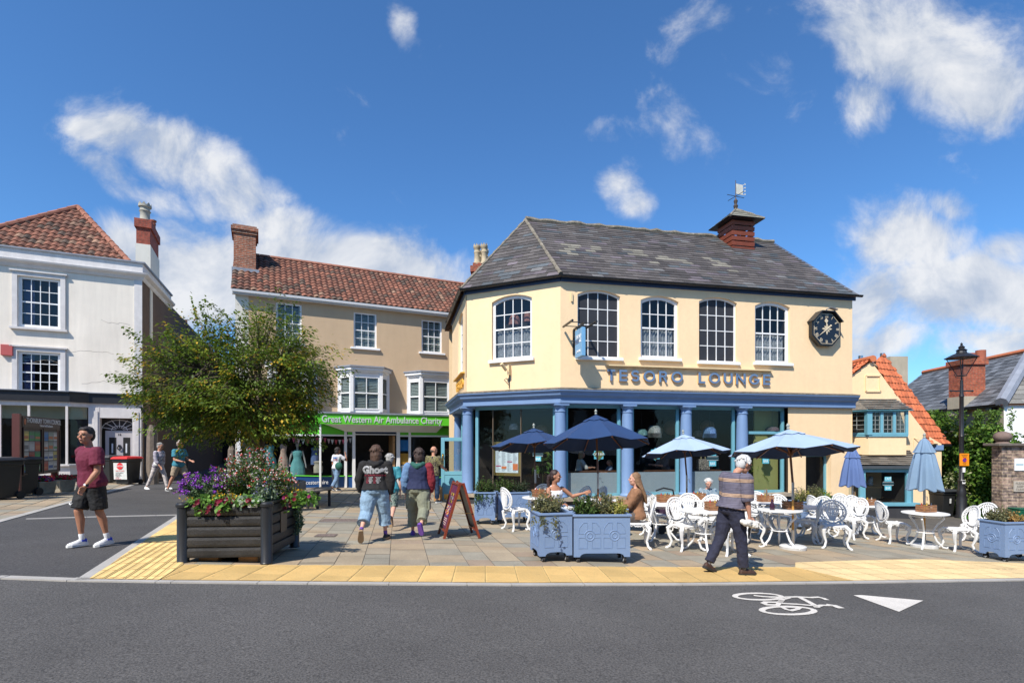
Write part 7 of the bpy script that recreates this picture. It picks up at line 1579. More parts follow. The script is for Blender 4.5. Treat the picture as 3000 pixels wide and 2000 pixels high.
# 5 grey haired woman behind
o, J = person('grey haired woman in a teal blouse and patterned shorts half hidden by the black hoodie', gpt(1141, 10.7), 1.52, 94, dict(rl=(-12, 50, 3, -75), ll=(16, 8, 3, 0), lean=3, ra=(-4, 16, 14, 4), la=(8, 10, 14, 4)),
    dict(vox=.011, fem=1, w=1.12, skin=skin2, hair=(greyh, 'curly'), top=(mat('teal_blouse', (.04, .25, .30), .6, .2, 6), .5, .10, .02), bottom=(camo('leafy', [(.03, .06, .06), (.2, .26, .22), (.08, .13, .12), (.3, .34, .3)], 20), .5, .012), bname='shorts', shoe=(mat('sandal_black', (.03, .03, .03), .7), tsole, None)))
# 6 colour block jacket
navyj = mat('jacket_navy', (.012, .018, .06), .85, .1, 5)
o, J = person('person in a navy jacket with one blue and one red sleeve and green hood', gpt(1225, 9.8), 1.64, 90, dict(rl=(-16, 44, 5, -62), ll=(14, 8, 4, 0), lean=3, ra=(2, 12, 12, 8), la=(2, 14, 8, 2), hyaw=38),
    dict(vox=.0095, w=1.17, skin=skin2, hair=(mat('hair_darkbrown', (.035, .018, .013), .7, .3, 30), 'messy'), glasses=1, hood=mat('hood_green', (.02, .09, .07), .9), sleeves=(mat('sleeve_red', (.20, .015, .025), .85, .1, 5), mat('sleeve_blue', (.12, .22, .38), .85, .1, 5)), top=(navyj, 1.0, .04, .024), tname='jacket', tflare=.1, bottom=(mat('khaki', (.20, .21, .15), .85, .15, 6), .90, .030), flare=.3, waist=.08, shoe=(mat('clog_purple', (.14, .05, .33), .6, .1, 8), mat('clog_sole', (.16, .07, .36), .7), None)))
b = MB(); [b.rb(J['legs'][i][1]+Vector((s_*.10, -.0, .10)), (.04, .13, .16)) for i, s_ in ((0, 1), (1, -1))]; b.build('cargo_pocket', MT['khaki'], o, bevel=.01)
# 7 man in patterned shirt
o, J = person('balding man in a leaf patterned shirt standing at the open teal door', gpt(1269, 16.9), 1.80, 62, dict(rl=(4, 2, 3, 0), ll=(-6, 8, 3, 0), lean=2, ra=(20, 8, 50, 10), la=(4, 8, 10, 2), hyaw=-30), dict(vox=.013, w=1.14, skin=skin1, hair=None, glasses=1, top=(camo('leafshirt', [(.03, .02, .03), (.25, .23, .08), (.05, .04, .04), (.22, .20, .1)], 16), .5, .10, .018), bottom=(mat('navy_jeans', (.02, .045, .09), .85, .15, 6), .97, .01), shoe=(mat('shoe_dark', (.03, .03, .03), .6), wsole, None)))
b = MB(); b.ball(J['hd'](0, -.05, .0), (.078*J['k'], .055*J['k'], .07*J['k']), 12); b.build('hair', mat('hair_fringe', (.10, .08, .07), .9), o, smooth=True)
# 8 woman at the charity shop
o, J = person('person in a white printed T-shirt and jeans with a green shoulder bag', gpt(986, 20.4), 1.70, 62, dict(rl=(-14, 20, 3, -25), ll=(14, 6, 3, 0), lean=4, ra=(50, 30, 120, 20), la=(-2, 12, 12, 2), hyaw=-20), dict(vox=.013, fem=1, skin=skin3, hair=(darkh, 'messy'), top=(mat('tee_white', (.6, .6, .63), .85, .06, 5), .48, .08, .018), bottom=(denimd, .97, .02), shoe=(mat('shoe_blk2', (.03, .03, .035), .7), wsole, None)))
M0 = J['k']; p1 = text('3.10', .13, .004, hr, 'shirt_print', J['top'], Matrix.Translation(J['S'](.30, 0, -.15)) @ Matrix((J['X'], J['sp'], -J['Y'])).transposed().to_4x4(), bold=.006); p2 = text('MUSIC', .08, .004, mat('print_blue', (.05, .2, .5), .7), 'shirt_print', J['top'], Matrix.Translation(J['S'](.38, 0, -.15)) @ Matrix((J['X'], J['sp'], -J['Y'])).transposed().to_4x4(), bold=.006)
press([p1, p2], J['top'], J['Y'])
b = MB(); b.tube([J['S'](.46, .15, .03), J['S'](.30, .22, -.08), J['S'](.16, .24, -.10)], .016, 6); b.ball(J['S'](.06, .24, -.12), (.17, .11, .15), 12); b.build('green_bag', mat('bag_green', (.01, .09, .06), .8, .2, 5), o, smooth=True)
b = MB(); q = J['arms'][1][2]; b.tube([q+Vector((0, 0, .25)), q, q-Vector((0, 0, .3)), q-Vector((.02, 0, .52))], [.06, .085, .07, .04], 8); b.build('carried_jacket', mat('jacket_black', (.02, .022, .03), .6, .3, 6), o, smooth=True)
# 9 the old man
oldtop = bandmat('polo_stripes', [(0, (.11, .10, .135)), (.30, (.02, .02, .03)), (.335, (.50, .33, .22)), (.385, (.02, .02, .03)), (.42, (.50, .33, .22)), (.47, (.02, .02, .03)), (.50, (.50, .33, .22)), (.55, (.11, .10, .135)), (.60, (.07, .06, .09)), (.63, (.13, .12, .16)), (.70, (.07, .06, .09)), (.73, (.13, .12, .16)), (.8, (.07, .06, .09)), (.83, (.13, .12, .16)), (.9, (.07, .06, .09)), (.93, (.12, .11, .15))], .205)
o, J = person('white haired old man in a striped polo shirt and navy trousers walking right', gpt(2142, 7.45), 1.72, 20, dict(rl=(9, 3, 3, 0), ll=(-10, 20, 4, -24), lean=11, hlean=42, pitch=-22, ra=(-2, 7, 14, 2), la=(6, 10, 14, 4), hyaw=-6, grip={1: 1.2, -1: 1.0}),
    dict(vox=.0075, w=1.1, skin=skin1, hair=(whiteh, 'white'), glasses=1, top=(oldtop, .56, .03, .03), tname='polo_shirt', collar=bsole, bottom=(mat('navy_trousers', (.018, .02, .042), .85, .15, 5), .99, .012), shoe=(mat('sandal_brown', (.05, .022, .014), .7, .3, 20), bsole, mat('sock_grey', (.12, .12, .13), .9))))
sh, e, w_, hv, s_ = J['arms'][0]; b = MB(); q = w_+(w_-e).normalized()*.09; b.ball(q+Vector((.03, 0, -.02)), (.08, .06, .045), 10); b.ball(q+Vector((.04, -.09, .01)), (.06, .09, .05), 10); b.ball(q+Vector((.06, .02, -.04)), (.06, .045, .03), 8); b.ball(q+Vector((.03, -.16, .03)), (.04, .05, .035), 8)
cap_ = fuse(b, 'held_cap', mat('cap_cream', (.6, .58, .52), .8, .1, 8), o, .008, 2, disp=.03, dscale=.04); tag(cap_, 'crumpled cream cap'); b = MB(); b.tube([q+Vector((.0, 0, 0)), q+Vector((-.02, .0, -.1)), q+Vector((-.03, 0, -.22))], [.02, .018, .012], 6); b.build('cap_strap', black, cap_)
# 10, 11, 12 the seated women
o, J = person('seated woman in a white tank top with a dark ponytail, one hand raised', gpt(1622, 10.0), 1.66, -58, dict(rl=(82, 86, 6, 0), ll=(80, 84, 6, 0), lean=4, hyaw=42, ra=(30, 6, 60, 20), la=(30, 46, 84, -34), palm={-1: 60}, grip={-1: .4}),
    dict(vox=.008, fem=1, w=1.0, skin=skin3, hair=(mat('hair_auburn', (.03, .014, .012), .6, .3, 30), 'pony'), top=(mat('tank_white', (.74, .74, .76), .8, .05, 6), 0, .05, .014), bottom=(mat('jeans_pale', (.35, .40, .45), .85, .1, 6), .95, .01), shoe=(wsock, wsole, None)))
o, J = person('seated woman with very long fair hair in a brown jumper', gpt(1866, 9.55), 1.66, 172, dict(rl=(80, 84, 5, 0), ll=(78, 80, 5, 0), lean=2, ra=(30, 6, 66, 22), la=(34, 8, 66, 20), hyaw=0), dict(vox=.0085, fem=1, w=1.04, skin=skin2, hair=(blondh, 'long'), top=(mat('jumper_brown', (.25, .125, .065), .95, .2, 16), .95, .08, .026), bottom=(mat('tweed', (.10, .08, .07), .9), .96, .02), shoe=(mat('boot_brown', (.06, .03, .02), .7), bsole, None)))
o, J = person('old woman with short white hair in a blue patterned blouse, seated under the light umbrella', gpt(2072, 12.9), 1.56, -100, dict(rl=(80, 84, 5, 0), ll=(80, 84, 5, 0), lean=12, hlean=24, pitch=-26, ra=(26, 8, 70, 24), la=(26, 8, 70, 24)), dict(vox=.011, fem=1, w=1.08, skin=skin2, hair=(whiteh, 'curly'), top=(camo('blouse', [(.05, .11, .18), (.3, .36, .4), (.09, .16, .22), (.2, .26, .32)], 22), .7, .08, .022), bottom=(mat('denim_dark', (.05, .08, .14), .85), .97, .01), shoe=(bsole, bsole, None)))
for px_, yl, f_, H_, hm, tm, lab in ((1694, 1.35, 10, 1.62, (mat('hair_fair', (.30, .18, .09), .7, .2, 20), 'bob'), mat('top_cream', (.45, .45, .42), .8), 'fair haired woman in a cream top dining behind the first front window'), (1792, 1.35, 185, 1.25, (mat('hair_fair2', (.25, .13, .06), .7), 'pony'), mat('top_lightblue', (.14, .2, .3), .8), 'child with a fair ponytail dining behind the diamond window badge'),
     (1952, 1.35, 195, 1.75, (darkh, 'short'), mat('top_grey', (.09, .09, .10), .8), 'man in a dark grey top dining behind the second front window'), (2098, 1.35, 190, 1.64, (mat('hair_fair3', (.28, .16, .08), .7), 'bob'), mat('top_green', (.01, .08, .05), .8), 'blonde woman in dark green dining behind the patterned handbag')):
    x_ = TF.xz(px_, 1300, yl)[0]; w_ = TF.w(x_, yl); person(lab, Vector((w_[0], w_[1], .10)), H_, f_, dict(rl=(82, 86, 5, 0), ll=(82, 86, 5, 0), lean=10, ra=(36, 10, 70, 10), la=(36, 10, 70, 10)), dict(vox=.016, skin=skin1, hair=hm, top=(tm, .6, .08, .02), bottom=(bshort, .95, .01), shoe=(bsole, bsole, None)))
# ================================================================= cafe furniture
def pz(px, Y, dz=.014): x_ = at(px, Y); return Vector((x_, Y, G(x_, Y)+dz))
def chair_proto():
    o = thing('garden_chair', 'x', 'chair', (0, 0, 0), 0, 'white cast metal garden chairs on the terrace')
    b = MB(); b.lathe([(.02, .425), (.19, .425), (.215, .43), (.215, .445), (.19, .452), (.02, .452)], 24)
    for k in range(8):            # pierced apron under the seat
        a = 2*pi*k/8; c_ = Vector((.195*cos(a), .195*sin(a), .395)); d = Vector((-sin(a), cos(a), 0)); b.tube([c_-d*.075+Vector((0, 0, .03)), c_-d*.045, c_-d*.01+Vector((0, 0, .01)), c_, c_+d*.01+Vector((0, 0, .01)), c_+d*.045, c_+d*.075+Vector((0, 0, .03))], .010, 4)
        b.tube([c_+d*.04*cos(t)+Vector((0, 0, .012+.018*sin(t))) for t in (0, 1.57, 3.14, 4.71)], .007, 4, True)
    b.build('seat', cwhite, o, smooth=True)
    for sx in (-1, 1):
        for sy in (-1, 1):
            b = MB(); d = Vector((sx*.75, sy*.66, 0)); pts = [d*.22+Vector((0, 0, .43)), d*.30+Vector((0, 0, .37)), d*.29+Vector((0, 0, .27)), d*.235+Vector((0, 0, .14)), d*.265+Vector((0, 0, .05)), d*.32+Vector((0, 0, .015)), d*.345+Vector((0, 0, .012))]
            b.tube(pts, [.034, .04, .030, .021, .021, .024, .017], 7); b.tube([d*.21+Vector((0, 0, .40)), d*.22+Vector((0, 0, .33)), d*.27+Vector((0, 0, .30))], .012, 5); b.build('leg', cwhite, o, smooth=True)
    b = MB(); cz = .675; rx, rz = .232, .225; tl = .16
    def bp(x_, z_, dy=0): return Vector((x_, -.20-(z_-.44)*tl-.05*(1-(x_/.22)**2)+dy, z_))
    ring_ = lambda f_, n=28: [bp(rx*f_*cos(2*pi*i/n), cz+rz*f_*sin(2*pi*i/n)) for i in range(n)]
    b.tube(ring_(1), .016, 6, True); b.tube(ring_(.76), .011, 5, True)
    for i in range(15):           # row of pierced rounds between the two ovals
        a = R(-40)+R(260)*i/14; c0_, s0_ = rx*.885*cos(a), rz*.885*sin(a); b.tube([bp(c0_+.021*cos(t), cz+s0_+.021*sin(t)) for t in [2*pi*j/7 for j in range(7)]], .0095, 4, True)
    for i in range(-3, 4):        # fern shaped bars
        x1 = i*.030; top_ = cz+rz*.76*sqrt(max(0, 1-(x1*1.15/(rx*.76))**2)); b.tube([bp(x1*.35, cz-rz*.74), bp(x1*.9, cz-.07), bp(x1*1.2, cz+.02), bp(x1*1.15, top_)], [.013, .012, .0125, .010], 4)
        if abs(i) > 0: b.tube([bp(x1*1.2, cz+.02), bp(x1*.8, cz+.06), bp(x1*1.15, cz+.10)], .006, 4)
    for z_ in (-.03, .045, .10): w_ = .11 if z_ < .1 else .09; b.tube([bp(-w_, cz+z_), bp(-w_*.4, cz+z_+.018), bp(0, cz+z_+.004), bp(w_*.4, cz+z_+.018), bp(w_, cz+z_)], .007, 4)
    for s_ in (-1, 1):            # scrolls where the back meets the seat
        b.tube([bp(s_*.15, cz-.16), bp(s_*.19, cz-.21), bp(s_*.175, cz-.245), bp(s_*.14, cz-.225), bp(s_*.155, cz-.20)], .012, 5); b.tube([bp(s_*.10, cz-.18), bp(s_*.14, cz-.235, .02), Vector((s_*.16, -.15, .44))], .014, 5)
    b.tube([bp(0, cz-rz), Vector((0, -.2, .44))], .018, 5)
    b.build('backrest', cwhite, o, smooth=True)
    return o
CH_ = [(1513, 11.2, 28, 'white chair standing alone at the left end of the terrace, beside the sandwich board'), (1592, 12.6, -95, 'shaded chair behind the red bowl table, backed against the chamfer window'), (1690, 12.4, -150, 'chair behind the shoulder of the woman in the white tank top'), (1737, 12.7, 200, 'grey shaded chair behind the table of the two women'),
    (1866, 9.5, 172, 'chair on which the long haired woman sits'), (1922, 11.1, -62, 'white chair beside the dark pushchair, right of the long haired woman'), (2008, 9.45, -72, 'nearest white chair left of the old man, its round seat towards the kerb'), (2024, 10.9, -100, 'white chair directly behind the nearest chair left of the old man'),
    (2086, 10.7, -115, 'white chair just left of the old man, in front of the seated old woman'), (2138, 9.15, 190, 'white chair behind the legs of the old man, its foot showing right of his shoes'), (2192, 10.5, 10, 'white chair right of the old man, facing the table with the menu bottle'), (2207, 12.4, -25, 'white chair behind and right of the old man, turned towards the crate table'),
    (2228, 13.2, -95, 'white chair at the back table below the palm window'), (2296, 12.2, -90, 'white chair behind the big light blue umbrella pole'), (2356, 11.1, 150, 'fully shaded chair right of the big umbrella pole'), (2392, 12.0, -150, 'shaded chair behind the planter table, between two other shaded chairs'),
    (2446, 10.4, -112, 'large half shaded chair nearest the kerb right of the big umbrella'), (2493, 12.0, 200, 'white chair just behind the half shaded chair'), (2520, 13.1, -85, 'sunlit chair below the closed violet umbrella, rightmost of its row'), (2478, 13.9, -95, 'chair at the back below the closed violet umbrella'), (2410, 13.0, 5, 'chair seen edge on beside the blue planter at the back'),
    (2618, 11.5, -8, 'chair seen from the side left of the round table with the closed light umbrella'), (2806, 10.7, 172, 'chair seen from the side right of the round table, beside the big corner planter'), (2868, 12.1, 195, 'chair half hidden behind the plants of the right corner planter')]
proto = chair_proto()
for i, (px, Y, fa_, lab) in enumerate(CH_):
    p = pz(px, Y); rz_ = R(fa_-90)
    if i == 0: proto.location = p; proto.rotation_euler = (0, 0, rz_); proto['label'] = lab
    else: dup(proto, p, rz_, lab)
def table_proto():
    o = thing('round_table', 'x', 'table', (0, 0, 0), 0, 'round white garden tables'); b = MB(); b.lathe([(.02, .70), (.36, .70), (.40, .705), (.405, .715), (.40, .728), (.02, .73)], 36); b.build('table_top', cwhite, o, smooth=True)
    for k in range(3): a = 2*pi*k/3+.4; d = Vector((cos(a), sin(a), 0)); b = MB(); b.tube([d*.30+Vector((0, 0, .70)), d*.33+Vector((0, 0, .62)), d*.22+Vector((0, 0, .5)), d*.13+Vector((0, 0, .34)), d*.2+Vector((0, 0, .16)), d*.31+Vector((0, 0, .03)), d*.38+Vector((0, 0, .015)), d*.4+Vector((0, 0, .04))], [.014, .02, .018, .017, .02, .019, .019, .012], 7); b.build('leg', cwhite, o, smooth=True)
    b = MB(); b.tube([(.15*cos(2*pi*i/14), .15*sin(2*pi*i/14), .33) for i in range(14)], .011, 5, True); b.build('lower_brace', cwhite, o); b = MB(); b.tube([(.26*cos(2*pi*i/18), .26*sin(2*pi*i/18), .66) for i in range(18)], .010, 5, True)
    b.build('upper_brace', cwhite, o); return o
TB = [(1586, 11.0, 'white round table laid with red bowl, cups and wooden crate at the left'), (1762, 10.7, 'white round table between the two young women'), (1934, 10.5, 'white round table right of the long haired woman'), (2062, 9.3, 'white round table left of the old man, with a slatted crate'), (2283, 10.15, 'white round table with the dark menu bottle, under the big light umbrella'),
    (2240, 12.3, 'white round table at the back with a crate of cutlery'), (2378, 11.2, 'white round table in shade in front of the rear planter'), (2540, 12.6, 'white round table edge right of the violet closed umbrella'), (2710, 10.85, 'white round table pierced by the closed light blue umbrella'), (2040, 12.4, 'white round table in front of the seated old woman')]
tp = table_proto(); TP = []
for i, (px, Y, lab) in enumerate(TB):
    p = pz(px, Y)
    if i == 0: tp.location = p; tp['label'] = lab; q = tp
    else: q = dup(tp, p, .7*i, lab)
    TP.append(p)
def crate_proto():
    o = thing('wooden_crate', 'x', 'crate', (0, 0, 0), 0, 'wooden condiment crates on the tables'); w_, d, h = .30, .2, .15
    for s_ in (-1, 1):
        b = MB(); [b.rb((s_*w_/2, 0, z), (.012, d, .04)) for z in (.025, .075, .125)]; b.build('end_panel', crate, o); b = MB(); [b.rb((0, s_*d/2, z), (w_-.012, .01, .042)) for z in (.025, .075, .125)]; b.build('side_slats', crate, o)
    b = MB(); b.box(-w_/2+.007, -d/2+.006, .002, w_/2-.007, d/2-.006, .012); b.build('base', crate, o)
    b = MB(); [b.lathe([(.022, .012), (.022, .13), (.010, .15), (.010, .18)], 8, (x_, y_, 0), c_) for x_, y_, c_ in ((-.08, .03, (.4, .02, .02)), (-.02, -.03, (.5, .35, .05)), (.05, .02, (.1, .05, .03)), (.1, -.03, (.6, .6, .58)))]; b.build('condiments', paper, o)
    return o
CR = [(0, (-.02, .08), .3, 'pale crate behind the cups on the red bowl table'), (3, (.20, -.0), .1, 'crate of brown slats left of the old man\'s arm'), (4, (.28, .05), .12, 'dark crate with a stencilled side under the big light umbrella'), (5, (.04, .05), .1, 'crate holding cutlery on the back table'), (7, (.0, .0), .2, 'small crate beside the violet closed umbrella'), (8, (.10, .10), .25, 'long dark crate on the table of the closed light blue umbrella'), (9, (.0, -.1), .1, 'pale slatted crate in front of the seated old woman'), (2, (.18, .25), .1, 'crate on the table right of the long haired woman')]
cp = crate_proto()
for i, (t, (dx, dy), rz_, lab) in enumerate(CR):
    p = TP[t]+Vector((dx, dy, .731))
    if i == 0: cp.location = p; cp.rotation_euler = (0, 0, rz_); cp['label'] = lab
    else: dup(cp, p, rz_, lab)
def small(name, lab, cat, prof, m, p, n=14): b = MB(); b.lathe(prof, n); o = tag(b.build(name, m, smooth=True), lab, cat); o.location = p; return o
t0 = TP[0]+Vector((0, 0, .731)); t4 = TP[4]+Vector((0, 0, .731))
yel = mat('ceramic_yellow', (.6, .33, .07), .3); red_ = mat('ceramic_red', (.45, .015, .02), .3); jad = mat('ceramic_jade', (.05, .33, .27), .3)
cup_ = [(.02, 0), (.045, .01), (.055, .04), (.05, .045), (.045, .04), (.01, .02)]
small('bowl', 'yellow bowl on the left table, left of its pair', 'bowl', cup_, yel, t0+Vector((-.02, -.16, 0))); small('bowl', 'yellow bowl on the left table, next to the red pot', 'bowl', cup_, yel, t0+Vector((.09, -.2, 0)))
small('teapot', 'round red pot on the left table', 'pot', [(.03, 0), (.06, .02), (.075, .06), (.06, .10), (.02, .12), (.012, .14), (0, .145)], red_, t0+Vector((.21, -.15, 0))); small('teapot', 'jade green pot at the right end of the left table', 'pot', [(.03, 0), (.06, .02), (.07, .06), (.05, .10), (.015, .12)], jad, t0+Vector((.32, .05, 0)))
small('tumbler', 'clear water tumbler on the left table', 'glass', [(.028, 0), (.035, .11), (.033, .11), (.026, .005)], glass2, t0+Vector((-.22, -.05, 0)))
small('menu_bottle', 'dark bottle with a purple menu tag on the big umbrella table', 'bottle', [(.04, 0), (.045, .02), (.045, .09), (.02, .15), (.018, .2)], mat('bottle_dark', (.04, .012, .03), .3), t4+Vector((-.16, -.05, 0)))
b = MB(); [b.tube([(random.uniform(-.03, .03), random.uniform(-.03, .03), 0), (random.uniform(-.05, .05), random.uniform(-.05, .05), .26)], .006, 4) for _ in range(9)]; o = tag(b.build('cutlery_bundle', mat('cutlery', (.3, .22, .16), .5)), 'upright bundle of cutlery in the back table crate', 'cutlery'); o.location = TP[5]+Vector((.06, .05, .76))
small('ashtray', 'small clear jar on the middle table', 'jar', [(.03, 0), (.035, .05), (.03, .05), (.02, .01)], glass2, TP[1]+Vector((.1, -.1, .731))); small('salt_pot', 'small brown pot on the table between the two women', 'pot', [(.025, 0), (.03, .06), (.02, .07)], terra, TP[1]+Vector((-.05, -.15, .731)))
# umbrellas
navyc = mat('canopy_navy', (.012, .042, .125), .85, .08, 2); lightc = mat('canopy_light', (.32, .42, .57), .85, .06, 2); violc = mat('canopy_violet', (.09, .145, .31), .85, .08, 2); steelc = mat('canopy_steel', (.17, .26, .37), .85, .08, 2)
polew = mat('pole_wood', (.17, .065, .025), .4, .25, 8); polel = mat('pole_bamboo', (.48, .24, .05), .35, .25, 8)
underc = mat('canopy_underside', (.012, .03, .085), .9, .06, 2)  # one dark navy for the underside of every open canopy
def umb(px, Y, D, rimz, apz, m, lab, tilt=0, rz=.2, n=8, base=True, pm=None):
    p = pz(px, Y); o = thing('parasol', lab, 'parasol', p, rz, 'open parasols'); r_ = D/2; h, ap = rimz-p.z, apz-p.z; pm = pm or polew
    MX = Matrix.Translation((0, 0, 1.2)) @ Matrix.Rotation(R(-7.5), 4, 'X') @ Matrix.Translation((0, 0, -1.2))     # tipped at the joint
    b = MB(MX); V8 = [(r_*cos(2*pi*k/n), r_*sin(2*pi*k/n)) for k in range(n)]; seg = 5
    zf = lambda t: ap-(ap-h)*(t**1.12); top = []
    for k in range(n):
        x0, y0 = V8[k]; x1, y1 = V8[(k+1) % n]; t0_ = .20
        for i in range(seg):
            ta, tb = t0_+(1-t0_)*i/seg, t0_+(1-t0_)*(i+1)/seg; c_ = []
            for t, (x_, y_) in ((ta, (x0, y0)), (tb, (x0, y0)), (tb, (x1, y1)), (ta, (x1, y1))): c_.append((x_*t, y_*t, zf(t)))
            ma = ((x0+x1)/2*ta, (y0+y1)/2*ta, zf(ta)-.045*ta*r_); mb_ = ((x0+x1)/2*tb, (y0+y1)/2*tb, zf(tb)-.045*tb*r_)
            b.add([c_[0], c_[1], mb_, ma], [(0, 1, 2, 3)]); b.add([ma, mb_, c_[2], c_[3]], [(0, 1, 2, 3)])
    cn_ = b.build('canopy', [m, underc], o); so = cn_.modifiers.new('s', 'SOLIDIFY'); so.thickness = .006; so.material_offset = 1; so.offset = 1
    b = MB(MX)
    for k in range(n):
        x0, y0 = V8[k]; x1, y1 = V8[(k+1) % n]; t = .255; b.add([(0, 0, ap+.05), (x0*t, y0*t, zf(t)+.03), ((x0+x1)/2*t*1.04, (y0+y1)/2*t*1.04, zf(t)+.005), (x1*t, y1*t, zf(t)+.03)], [(0, 1, 2, 3)])
    q = b.build('vent_cap', m, o); so = q.modifiers.new('s', 'SOLIDIFY'); so.thickness = .006
    hub = ap-.42*(1 if D > 2.2 else .9)
    for k in range(n): b = MB(MX); x0, y0 = V8[k]; b.beam((0, 0, ap-.03), (x0*.99, y0*.99, h-.02), .02, .022); b.beam((x0*.02, y0*.02, hub), (x0*.42, y0*.42, zf(.42)-.04), .018); b.build('rib', polew, o)
    b = MB(); b.tube([(0, 0, .15), (0, 0, .95)], .021, 10); b.build('lower_pole', pm, o, smooth=True); b = MB(MX); b.tube([(0, 0, 1.25), (0, 0, ap+.02)], .021, 10); b.build('pole', polew, o, smooth=True)
    b = MB(); b.tube([(0, 0, 0), (0, 0, .36)], .03, 10); b.build('socket', steel, o, smooth=True); b = MB(); b.tube([(0, 0, .93), (0, 0, 1.26)], .024, 10); b.tube([(.02, 0, 1.15), (.07, 0, 1.15), (.08, 0, 1.07), (.11, 0, 1.07)], .008, 5); b.build('crank', steel, o, smooth=True)
    b = MB(MX); b.lathe([(.05, hub-.04), (.055, hub), (.04, hub+.06)], 12); b.build('hub', polew, o)
    b = MB(MX); b.lathe([(.022, ap+.05), (.03, ap+.07), (.018, ap+.09), (.035, ap+.12), (.02, ap+.15), (.008, ap+.17)], 10); b.build('finial', mat('finial_grey', (.3, .32, .28), .6), o, smooth=True)
    if base: b = MB(); b.lathe([(.02, 0), (.23, 0), (.235, .05), (.21, .065), (.02, .07)], 24); b.build('base', mat('base_stone', (.55, .55, .54), .7, .15, 14), o, smooth=True)
    return o
uz = lambda py, Y: CZ+(1300-py)/F*Y
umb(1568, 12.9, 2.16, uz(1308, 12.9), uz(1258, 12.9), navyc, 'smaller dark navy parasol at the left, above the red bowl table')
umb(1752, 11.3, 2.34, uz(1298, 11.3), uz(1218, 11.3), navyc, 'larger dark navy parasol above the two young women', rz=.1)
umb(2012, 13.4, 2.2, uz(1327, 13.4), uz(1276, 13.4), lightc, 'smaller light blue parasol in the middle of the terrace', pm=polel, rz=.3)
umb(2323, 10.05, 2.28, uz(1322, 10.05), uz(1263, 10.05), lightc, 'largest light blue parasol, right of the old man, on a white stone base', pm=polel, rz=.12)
def closed(px, Y, top, bot, foot, m, lab, w_):
    p = pz(px, Y); o = thing('closed_parasol', lab, 'parasol', p, 0, 'closed parasols'); zt, zb = uz(top, Y)-p.z, uz(bot, Y)-p.z; L_ = zt-zb; b = MB(); n = 48
    def rg(t, r_, dep=0, sk=0): return [(r_*(1+dep*cos(8*a+sk))*cos(a), r_*(1+dep*cos(8*a+sk))*sin(a), zt-L_*t-(.03*cos(8*a+sk) if t > .9 else 0)) for a in [2*pi*k/n for k in range(n)]]
    b.ring([rg(.0, .02), rg(.05, w_*.14, .1), rg(.2, w_*.27, .16, .3), rg(.27, w_*.33, .2, .3), rg(.28, w_*.24, .2, .3)]); b.build('vent_cap', m, o, smooth=True)
    b = MB(); b.ring([rg(.22, w_*.2, .1), rg(.30, w_*.30, .16), rg(.6, w_*.42, .2, .4), rg(.95, w_*.54, .22, .8), rg(.96, w_*.46, .2, .8), rg(.6, w_*.3)]); b.build('canopy', m, o, smooth=True)
    b = MB(); b.tube([(0, 0, .1), (0, 0, .9)], .022, 10); b.build('lower_pole', polel, o); b = MB(); b.tube([(0, 0, .88), (0, 0, zb+.2)], .023, 10); b.tube([(.02, 0, zb-.1), (.06, 0, zb-.1), (.06, 0, zb-.18)], .008, 5); b.build('pole', steel, o); b = MB(); b.tube([(0, 0, 0), (0, 0, .35)], .028, 10); b.build('socket', steel, o)
    b = MB(); b.lathe([(.02, zt-.01), (.03, zt+.02), (.018, zt+.04), (.03, zt+.07), (.008, zt+.11)], 10); b.build('finial', MT['finial_grey'], o, smooth=True); b = MB(); b.lathe([(.02, 0), (.24, 0), (.24, .05), (.02, .06)], 24); b.build('base', MT['base_stone'], o)
closed(2497, 14.3, 1308, 1428, 1530, violc, 'closed violet blue parasol in front of the cottage', .52); closed(2708, 11.0, 1283, 1440, 1600, steelc, 'closed pale steel blue parasol standing in the right hand round table', .52)
